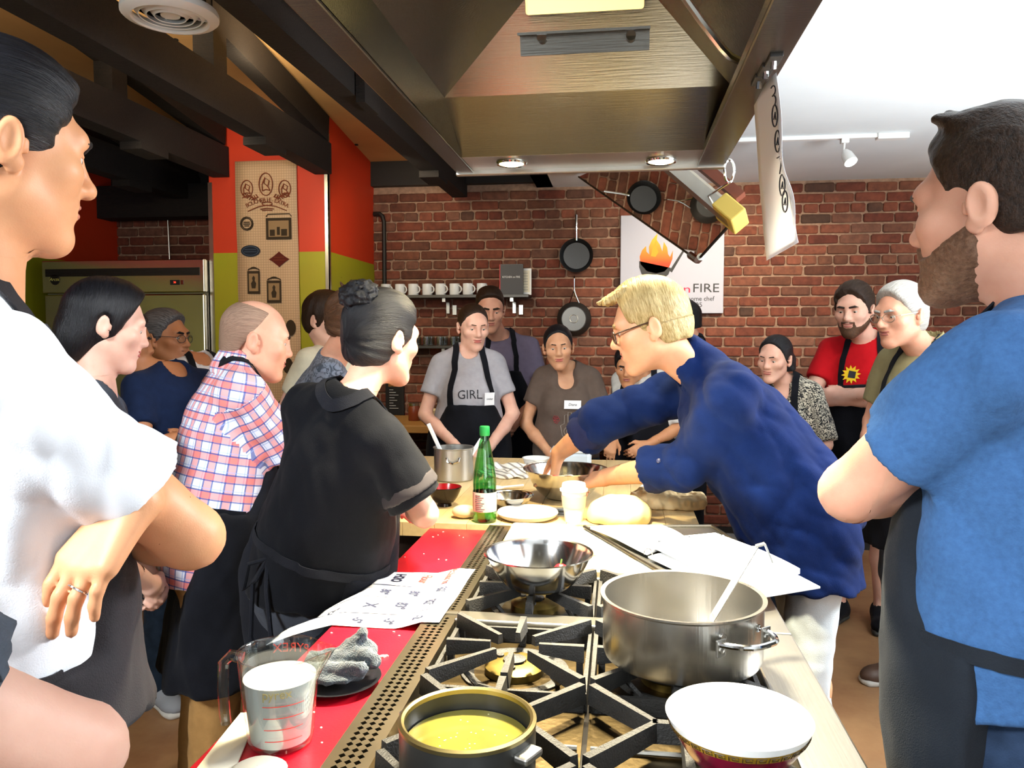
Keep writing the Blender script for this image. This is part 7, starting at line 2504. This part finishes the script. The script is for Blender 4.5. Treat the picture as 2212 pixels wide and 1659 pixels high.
# ================================================================ BUTCHER'S POSTER ON THE PILLAR
def poster_roll():
    y = PY - .006
    X0, X1 = at(508, 350, y)[0], at(641, 350, y)[0]
    zt_, zb_ = at(575, 347, y)[2], .75
    m = mat('gridded_butcher_paper', '#c9a680', rough=.85)
    nt, b_ = nodes(m)
    g = nt.nodes.new('ShaderNodeNewGeometry'); s = nt.nodes.new('ShaderNodeSeparateXYZ'); nt.links.new(g.outputs['Position'], s.inputs[0])
    def grid(o):
        f = math_node(nt, 'FRACT', math_node(nt, 'DIVIDE', o, .0165))
        return math_node(nt, 'LESS_THAN', f, .22)
    f = math_node(nt, 'MAXIMUM', grid(s.outputs['X']), grid(s.outputs['Z']))
    c = mix_node(nt, math_node(nt, 'MULTIPLY', f, .45), srgb('#d2b08c'), srgb('#9a7458'))
    nt.links.new(c, b_.inputs['Base Color'])
    n = 30
    vs, fs = [], []
    for i in range(n + 1):
        z = zt_ + (zb_ - zt_) * i / n
        for j in range(5):
            x = X0 + (X1 - X0) * j / 4
            vs.append((x + .012 * i / n * 1.2, y - .004 - .006 * abs(math.sin(i * .35)) * (abs(j - 2) / 2), z))
    for i in range(n):
        for j in range(4):
            q = i * 5 + j
            fs.append((q, q + 5, q + 6, q + 1))
    o = link_mesh('butcher_paper_banner', vs, fs, m, smooth=True, angle=None)
    sm = o.modifiers.new('thickness', 'SOLIDIFY'); sm.thickness = .001
    tag(o, 'long gridded butcher paper banner with vintage emblems hanging on the orange pillar', 'banner')
    yy = y - .013
    def Mat(px, py): return frame(at(px, py, yy), x=(1, 0, 0), z=(0, -1, 0))
    s1 = yy / FPX    # metres per pixel at the banner
    RB = mat('rust_print', '#7a3a20', rough=.9); DK = mat('sepia_print', '#3a2c1c', rough=.9); NV = mat('navy_print', '#1c2230', rough=.9); MR = mat('maroon_print', '#5c1c12', rough=.9); GR = mat('sepia_wash', '#9a7c58', rough=.9)
    def L(name, px, py, polys, m, r=1.1, par=o): return lines(name, [[(x * s1, -yv * s1) for x, yv in pl_] for pl_ in polys], r * s1, Mat(px, py), m, par)
    # three cow-and-pig style medallions in oval frames with laurel sprays
    for (px, py, rx, ry) in ((574, 398, 16, 25), (533, 408, 14, 19), (615, 408, 14, 19)):
        L('oval_medallion', px, py, [arc(0, 0, rx, ry, 0, 360, 24), [(-rx * .5, ry * .6), (-rx * .55, 0), (-2, -ry * .6), (rx * .5, -ry * .3), (rx * .3, ry * .2), (rx * .6, ry * .55)], [(-2, -ry * .6), (-4, -ry * .1), (rx * .3, ry * .2)], [(-rx * .5, ry * .6), (0, ry * .45), (rx * .6, ry * .55)]], RB)
    for sx in (-1, 1):
        pl_ = []
        for k in range(7):
            x, yv = sx * (20 + 5.2 * k), 36 + 3 * math.sin(k * .9)
            pl_.append([(x, yv), (x + sx * 4, yv - 6)]); pl_.append([(x, yv), (x + sx * 5, yv + 4)])
        pl_.append([(sx * (18 + 5 * k), 36 + 3 * math.sin(k * .9)) for k in range(8)])
        L('laurel_spray', 574, 390, pl_, RB)
    s_ = 'BOUCHERIE-EXTRA'
    for i, ch in enumerate(s_):
        t = (i - 7) / 7
        px = 577 + 43 * t; py = 432 + 12 * t * t
        text('banner_letter', ch, 13 * s1, Mat(px, py) @ Matrix.Rotation(-t * .45, 4, 'Z'), RB, o)
    L('scroll', 577, 444, [[(-46, 12), (-20, 2), (0, -1), (20, 2), (46, 12)], [(-16, 8), (0, 6), (16, 8)], [(-12, 11), (0, 10), (12, 11)], arc(0, -4, 12, 4, 0, 360, 16)], RB)
    # emblem frames
    L('round_emblem', 533, 483, [arc(0, 0, 12, 12, 0, 360, 24), arc(0, 0, 15, 15, 0, 360, 12), [(-7, -3), (7, -3)], [(-8, 1), (8, 1)], [(-6, 5), (6, 5)]], DK)
    b = MB(Mat(602, 492)); b.box((-30 * s1, -26 * s1, 0), (30 * s1, 22 * s1, .001)); e = b.build('framed_picture', DK, o)
    b = MB(Mat(602, 494)); b.box((-24 * s1, -18 * s1, .001), (24 * s1, 18 * s1, .0018)); b.build('picture_field', GR, e)
    b = MB(Mat(602, 494)); b.box((-21 * s1, -16 * s1, .0018), (-9 * s1, -2 * s1, .0022)); b.box((6 * s1, -16 * s1, .0018), (20 * s1, -1 * s1, .0022)); b.box((-4 * s1, -14 * s1, .0018), (3 * s1, 4 * s1, .0022)); b.build('picture_figures', DK, e)
    L('picture_arch', 602, 468, [[(-30, 0), (-26, -6), (26, -6), (30, 0)]], DK)
    def oval(name, px, py, rx, ry, m, pts=None):
        poly = [(x * s1, yv * s1) for x, yv in (pts or arc(0, 0, rx, ry, 0, 360, 28)[:-1])]
        return MB(Mat(px, py)).prism(poly, .001).build(name, m, o)
    e = oval('oval_label', 541, 542, 23, 13, NV); L('label_scrolls', 541, 542, [[(-14, -3), (14, -3)], [(-15, 2), (15, 2)], arc(0, 0, 19, 10, 0, 360, 24)], mat('slate_print', '#4a5566'), .8, e)
    d_ = []
    for k in range(28):
        a = 2 * PI * k / 28
        r_ = 1 / max(abs(math.cos(a)) ** .8 / 27 + abs(math.sin(a)) ** .8 / 19, 1e-6)
        d_.append((max(min(r_ * math.cos(a) * .92, 27), -27), r_ * math.sin(a) * .92))
    e = oval('lozenge_label', 603, 560, 27, 19, MR, d_); L('label_scrolls', 603, 560, [[(-12, -4), (12, -4)], [(-14, 2), (14, 2)]], RB, .8, e)
    for (px, py, w_, h_) in ((548, 610, 15, 26), (592, 630, 17, 25)):
        b = MB(Mat(px, py)); b.box((-w_ * s1, -h_ * s1, 0), (w_ * s1, h_ * s1, .0008)); e = b.build('ornate_frame', DK, o)
        b = MB(Mat(px, py)); b.box((-(w_ - 4) * s1, -(h_ - 6) * s1, .0008), ((w_ - 4) * s1, (h_ - 6) * s1, .0014)); b.build('frame_field', GR, e)
        b = MB(Mat(px, py)).prism([(x * s1 * .45, yv * s1 * .45) for x, yv in ((-10, -30), (10, -30), (14, -5), (6, 8), (8, 24), (0, 34), (-8, 22), (-5, 8), (-14, -5))], .0016).build('frame_figure', DK, e)
        L('frame_scroll', px, py - h_, [arc(0, 0, w_ * .9, 5, 180, 360, 12), arc(0, -3, w_ * .5, 4, 180, 360, 10)], DK, 1.2, e)
    for (px, py) in ((628, 708), (622, 790), (610, 880), (625, 905)):
        oval('faded_emblem', px, py, 12, 18, DK)
poster_roll()

# ================================================================ THINGS ON THE BRICK WALL
yw = YW - .02
# sign
sg_c = at(1448, 575, yw)
a, b__ = at(1341, 467, yw), at(1561, 677, yw)
sg = thing('kitchen_sign', 'white canvas sign with a flaming pan logo and the school’s name', 'sign', (sg_c[0], yw, sg_c[2]))
MB().box((a[0], yw - .03, b__[2]), (b__[0], YW - .012, a[2]), bev=.004).build('canvas', mat('canvas_white', '#b6b6c4', rough=.75), sg)
ys = yw - .0315
s2 = ys / FPX
def MS(px, py, dz=0): return frame(at(px, py, ys - dz), x=(1, 0, 0), z=(0, -1, 0))
def poly_px(name, px, py, pts, m, par=sg, t=.0008, dz=0):
    return MB(MS(px, py, dz)).prism([(x * s2, -y * s2) for x, y in pts], t).build(name, m, par)
INKD = mat('sign_charcoal', '#3c3a3a', rough=.7)
fl = [(0, 22), (-20, 17), (-33, 2), (-35, -14), (-30, -27), (-22, -36), (-21, -24), (-15, -18), (-16, -34), (-10, -48), (2, -62), (0, -48), (7, -38), (12, -24), (15, -44), (22, -32), (24, -18), (28, -12), (34, -26), (33, -8), (27, 8), (17, 18)]
mfl = mat('flame_print', '#f0522c', rough=.8)
nt, b_ = nodes(mfl)
g_ = nt.nodes.new('ShaderNodeNewGeometry'); s_ = nt.nodes.new('ShaderNodeSeparateXYZ'); nt.links.new(g_.outputs['Position'], s_.inputs[0])
mr = nt.nodes.new('ShaderNodeMapRange'); nt.links.new(s_.outputs['Z'], mr.inputs['Value'])
mr.inputs['From Min'].default_value = at(1417, 590, ys)[2]; mr.inputs['From Max'].default_value = at(1417, 512, ys)[2]
r_ = nt.nodes.new('ShaderNodeValToRGB'); r_.color_ramp.elements[0].position = .25; r_.color_ramp.elements[0].color = (*srgb('#ea4a2e'), 1); r_.color_ramp.elements[1].color = (*srgb('#f6b840'), 1)
nt.links.new(mr.outputs[0], r_.inputs['Fac']); nt.links.new(r_.outputs['Color'], b_.inputs['Base Color'])
poly_px('flame', 1418, 568, fl, mfl)
poly_px('flame_tongue', 1412, 555, [(-6, -2), (-2, -22), (6, -36), (5, -22), (10, -10), (4, 0)], mat('flame_inner', '#f4a030', rough=.8), t=.0012)
pan_pts = [(-35, -17), (31, -2)] + [(x, y) for x, y in [(26, 12), (14, 22), (-2, 26), (-18, 22), (-30, 10), (-35, -4)]]
poly_px('pan_logo', 1417, 581, pan_pts, INKD)
poly_px('pan_handle', 1417, 581, [(28, 4), (62, -50), (65, -48), (33, 8)], INKD)
def sign_text(s, px0, px1, py, hpx, m, name):
    w_ = (px1 - px0) * s2
    o = text(name, s, hpx * s2 * 1.37, Matrix.Identity(4), m, sg, ext=.0005)
    xs = [v.co.x for v in o.data.vertices]; k = w_ / (max(xs) - min(xs))
    o.data.transform(MS((px0 + px1) / 2, py) @ Matrix.Diagonal((k, 1, 1, 1)) @ Matrix.Translation((-(max(xs) + min(xs)) / 2, 0, .0005)))
sign_text('KITCHEN', 1345, 1450, 623, 19, INKD, 'sign_lettering')
sign_text('on', 1457, 1490, 625, 17, mat('sign_red', '#c8304a', rough=.7), 'sign_lettering')
sign_text('FIRE', 1499, 1552, 623, 19, INKD, 'sign_lettering')
sign_text('Cooking classes for the home chef', 1357, 1539, 646, 10, INKD, 'sign_lettering')
sign_text('Since 2005', 1452, 1515, 659, 10, INKD, 'sign_lettering')
# two frying pans
M_NON = mat('nonstick', '#15171a', rough=.3, spec=.6, noise=.1, nscale=20)
def pan(px, py, rpx, label, back, tilt=0):
    c = at(px, py, YW - .05)
    r = rpx * c[1] / FPX
    t = thing('frying_pan', label, 'pan', c, 'pans hanging on the brick wall')
    M = frame(c, x=(1, 0, 0), z=(0, -1, 0))
    if back:   # bottom of the pan faces the room
        MB(M).lathe([(.0005, .035), (r * .74, .035), (r * .78, .031), (r, .0), (r + .003, -.004), (r - .002, -.004), (r * .75, .026), (.0005, .029)], 48).build('pan_body', mat('grey_anodised', '#3c3a38', rough=.35, metal=.6), t, smooth=True)
        MB(M).lathe([(.0005, .037), (r * .70, .037), (r * .72, .034)], 48).build('base_disc', mat('disc_steel', '#6f6c66', rough=.3, metal=1.0), t, smooth=True)
        MB(M).lathe([(r * .22, .0375), (r * .24, .0385), (r * .26, .0375)], 32, close=True).build('base_ring', M_SATIN, t, smooth=True)
    else:
        MB(M).lathe([(.0005, -.02), (r * .80, -.02), (r, .018), (r + .004, .020), (r + .003, .016), (r * .82, -.023), (.0005, -.023)], 48).build('pan_body', M_NON, t, smooth=True)
    hz = r + .14
    if back:
        MB(M).tube([(-.035, r * .95, .005), (-.012, r + .05, .012), (-.0, r + .09, .012), (0, hz + .03, .012)], .006, 8).build('handle', M_CHROME, t, smooth=True)
        MB(M).tube([(.035, r * .95, .005), (.012, r + .05, .012), (.0, r + .09, .012)], .006, 8).build('handle_fork', M_CHROME, t, smooth=True)
    else:
        MB(M).tube([(0, r * .9, .012), (0, r + .05, .020), (0, hz + .03, .014)], [.010, .009, .011], 8).build('handle', M_CHROME, t, smooth=True)
    MB().tube([c + V3(0, 0, hz + .03), c + V3(0, .02, hz + .05), c + V3(0, .045, hz + .045)], .004, 6).build('hook', M_CHROME, t)
    return t
pan(1245, 552, 35, 'black non-stick frying pan, upper of the two pans on the brick wall', False)
pan(1240, 689, 36, 'steel-bottomed frying pan, lower of the two pans on the brick wall', True)
MB_ = None
# shelf of mugs
sh_y0, sh_y1 = YW - .20, YW - .018
z1 = at(950, 637, YW - .18)[2]
xa, xb = at(822, 637, sh_y0)[0], at(1142, 637, sh_y0)[0]
sh = thing('mug_shelf', 'dark metal wall shelf carrying the white mugs', 'shelf', ((xa + xb) / 2, YW - .11, z1))
MB().box((xa, sh_y0, z1 - .022), (xb, sh_y1, z1), bev=.002).build('shelf_board', mat('shelf_dark_steel', '#4a4844', rough=.35, metal=.8), sh)
for px in (963, 1108):
    x = at(px, 650, YW - .1)[0]
    k = MB(); k.box((x - .012, sh_y0 + .03, z1 - .05), (x + .012, sh_y1, z1 - .022)); k.box((x - .012, YW - .03, z1 - .13), (x + .012, sh_y1, z1 - .022)); k.build('bracket', M_ALU, sh)
    MB().box((x + .035, YW - .03, z1 - .14), (x + .065, YW - .014, z1 - .07)).build('wall_clip', M_ALU, sh)
M_MUG = mat('mug_porcelain', '#e4e6e8', rough=.2, coat=.3)
def mug(x, y, z, label, ang):
    t = thing('white_mug', label, 'mug', (x, y, z), 'mugs on the upper shelf')
    MB(Matrix.Translation((x, y, z))).lathe([(.0005, 0), (.036, 0), (.038, .004), (.038, .082), (.0365, .083), (.035, .08), (.034, .006), (.0005, .005)], 28).build('mug_body', M_MUG, t, smooth=True)
    u = V3(math.cos(ang), math.sin(ang), 0)
    P = [V3(x, y, z) + u * (.036 + .028 * math.sin(q)) + V3(0, 0, .042 + .026 * math.cos(q)) for q in np.linspace(0, PI, 11)]
    MB().tube(P, .0048, 8).build('handle', M_MUG, t, smooth=True)
    return t
nm = 8
ords = ['leftmost mug on the shelf, next to the lime pillar', 'second white mug from the pillar on the shelf', 'third white mug from the pillar on the shelf', 'fourth white mug from the pillar on the shelf', 'fifth white mug from the pillar on the shelf', 'sixth white mug from the pillar on the shelf', 'seventh white mug from the pillar on the shelf', 'white mug nearest the book on the shelf']
proto = None
for k in range(nm):
    px = 834 + 29.5 * k
    p_ = at(px, 630, YW - .135)
    if proto is None:
        proto = mug(p_[0], YW - .135, z1 + .0005, ords[0], -.5); proto_loc = V3(p_[0], YW - .135, z1 + .0005)
    else:
        copy_tree(proto, (p_[0], YW - .135 + (.012 if k % 2 else 0), z1 + .0005), ords[k], rotz=0)
# book and framed card
c = at(1112, 605, YW - .12)
bk = thing('cookbook', 'dark grey hardback cookbook with a red spine standing on the mug shelf', 'book', (c[0], YW - .1, z1))
xa_, xb_ = at(1079, 600, YW - .13)[0], at(1130, 600, YW - .13)[0]
hb = at(1100, 571, YW - .13)[2]
MB().box((xa_ + .006, YW - .135, z1 + .0005), (xb_, YW - .112, hb)).build('cover', mat('book_grey', '#3d3b3d', rough=.5), bk)
MB().box((xa_, YW - .136, z1 + .0005), (xa_ + .007, YW - .111, hb)).build('spine', mat('book_red', '#b01c24', rough=.5), bk)
MB().box((xa_ + .007, YW - .132, hb - .002), (xb_ - .003, YW - .115, hb + .0005)).build('pages', M_PAPER, bk)
text('book_title', 'KITCHEN on FIRE', .020, frame(((xa_ + xb_) / 2, YW - .1358, z1 + (hb - z1) * .58), x=(1, 0, 0), z=(0, -1, 0)), M_WHITE, bk, sx=.85)
cd = thing('framed_card', 'white framed certificate leaning behind the grey cookbook', 'card', (at(1138, 605, YW - .07)[0], YW - .07, z1))
xc, xd = at(1110, 600, YW - .075)[0], at(1148, 600, YW - .075)[0]
hc_ = at(1130, 580, YW - .075)[2]
MB().box((xc, YW - .08, z1 + .0005), (xd, YW - .065, hc_), bev=.002).build('frame', M_WHITE, cd)
MB().box((xc + .02, YW - .082, z1 + .02), (xd - .012, YW - .079, hc_ - .014)).build('certificate', mat('ivory_card', '#e8e0c8', rough=.7), cd)
b = MB()
for k in range(7):
    z = hc_ - .035 - .02 * k
    b.tube([(xd - .06, YW - .0825, z), (xd - .025, YW - .0825, z)], .0012, 4)
b.build('text_lines', mat('grey_ink', '#8a8578', rough=.8), cd, kind='stuff')
# glass shelf
z2 = at(1000, 747, YW - .18)[2]
xa, xb = at(868, 747, sh_y0)[0], at(1140, 747, sh_y0)[0]
sh2 = thing('glass_shelf', 'lower dark wall shelf crowded with small drinking glasses', 'shelf', ((xa + xb) / 2, YW - .11, z2))
MB().box((xa, sh_y0, z2 - .020), (xb, sh_y1, z2), bev=.002).build('shelf_board', mat('shelf_dark_steel', '#4a4844'), sh2)
for px in (962, 1108):
    x = at(px, 760, YW - .1)[0]
    MB().box((x - .012, sh_y0 + .03, z2 - .06), (x + .012, sh_y1, z2 - .02)).build('bracket', M_ALU, sh2)
M_GL = thin_glass('tumbler_glass', '#eef4f4', .9)
gp = None
for k in range(16):
    row = k // 8
    p_ = at(893 + 29 * (k % 8) + 9 * row, 745, YW - .14 + .07 * row)
    loc = (p_[0], YW - .14 + .07 * row, z2 + .0005)
    lab = 'small clear tumbler among the glasses on the lower wall shelf'
    if gp is None:
        gp = MB().lathe([(.0005, 0), (.026, 0), (.030, .066), (.0285, .066), (.0245, .006), (.0005, .006)], 20).build('tumbler', M_GL, smooth=True)
        gp.location = loc; tag(gp, lab, 'glass', 'tumblers on the lower shelf')
    else:
        o = gp.copy(); COL.objects.link(o); o.location = loc
# back counter with bowl and jars, against the brick wall
BX0, BX1 = -1.80, .36
bc = thing('back_counter', 'maple topped counter against the brick wall', 'counter', ((BX0 + BX1) / 2, 5.45, 0))
MB().box((BX0, 5.08, .86), (BX1, YW - .045, .91), bev=.004).build('counter_top', mat('counter_maple', '#b98a4e', rough=.45, noise=.12, nscale=6, stretch=(1, 8, 8)), bc)
for x in (BX0 + .06, (BX0 + BX1) / 2, BX1 - .06):
    for y in (5.14, 5.68):
        MB().box((x - .025, y - .025, 0), (x + .025, y + .025, .86)).build('leg', M_SATIN, bc)
MB().box((BX0 + .04, 5.12, .28), (BX1 - .04, 5.7, .31)).build('lower_shelf', M_SATIN, bc)
c = onto(938, 905, .91)
lathe_thing('cream_bowl', 'cream ceramic bowl on the back counter left of the grey lettered T-shirt', 'bowl', (at(938, 890, 5.3)[0], 5.3, .9105), bowl_prof(.085, .085, .004, .6, .002, .5), mat('cream_glaze', '#e3d2ac', rough=.25), 40)
# black menu board with the word BREAD
c = at(858, 845, YW - .03)
mb_ = thing('bread_board_sign', 'small black sign lettered BREAD leaning on the brick wall behind the bun', 'sign', (c[0], YW - .03, .91))
xa, xb = at(842, 845, YW - .03)[0], at(873, 845, YW - .03)[0]
zt_, zb_ = at(858, 822, YW - .03)[2], .912
MB().box((xa - .03, YW - .04, zb_), (xb, YW - .018, zt_)).build('board', M_BLACK, mb_)
text('board_lettering', 'BREAD', .034, frame(((xa + xb) / 2 - .012, YW - .0405, zt_ - .035), x=(1, 0, 0), z=(0, -1, 0)), mat('board_gold', '#c98a3a', rough=.6), mb_)
b = MB()
for k in range(8):
    b.tube([(xa, YW - .041, zt_ - .07 - .02 * k), (xa + .03 + .05 * ((k * 7 % 5) / 5), YW - .041, zt_ - .07 - .02 * k)], .0018, 4)
b.build('board_lines', M_PAPER, mb_, kind='stuff')
# jars and crate on the counter
for k, (px, col, lab) in enumerate(((895, '#7c3a22', 'short jar of brown spice at the left end of the back counter'), (1120, '#a5854a', 'amber jar on the back counter beside the brown T-shirt'), (1385, '#e6d6a8', 'pale lidded jar on the back counter behind the chef'))):
    x = at(px, 890, 5.4)[0]
    j = thing('storage_jar', lab, 'jar', (x, 5.4, .911), 'jars on the back counter')
    MB(Matrix.Translation((x, 5.4, .911))).lathe([(.0005, 0), (.04, 0), (.043, .005), (.043, .09), (.034, .105), (.0005, .105)], 24).build('jar_body', mat('jar_%d' % k, col, rough=.25), j, smooth=True)
    MB(Matrix.Translation((x, 5.4, .911))).lathe([(.035, .104), (.037, .106), (.037, .122), (.0005, .124)], 24).build('lid', M_ALU, j, smooth=True)
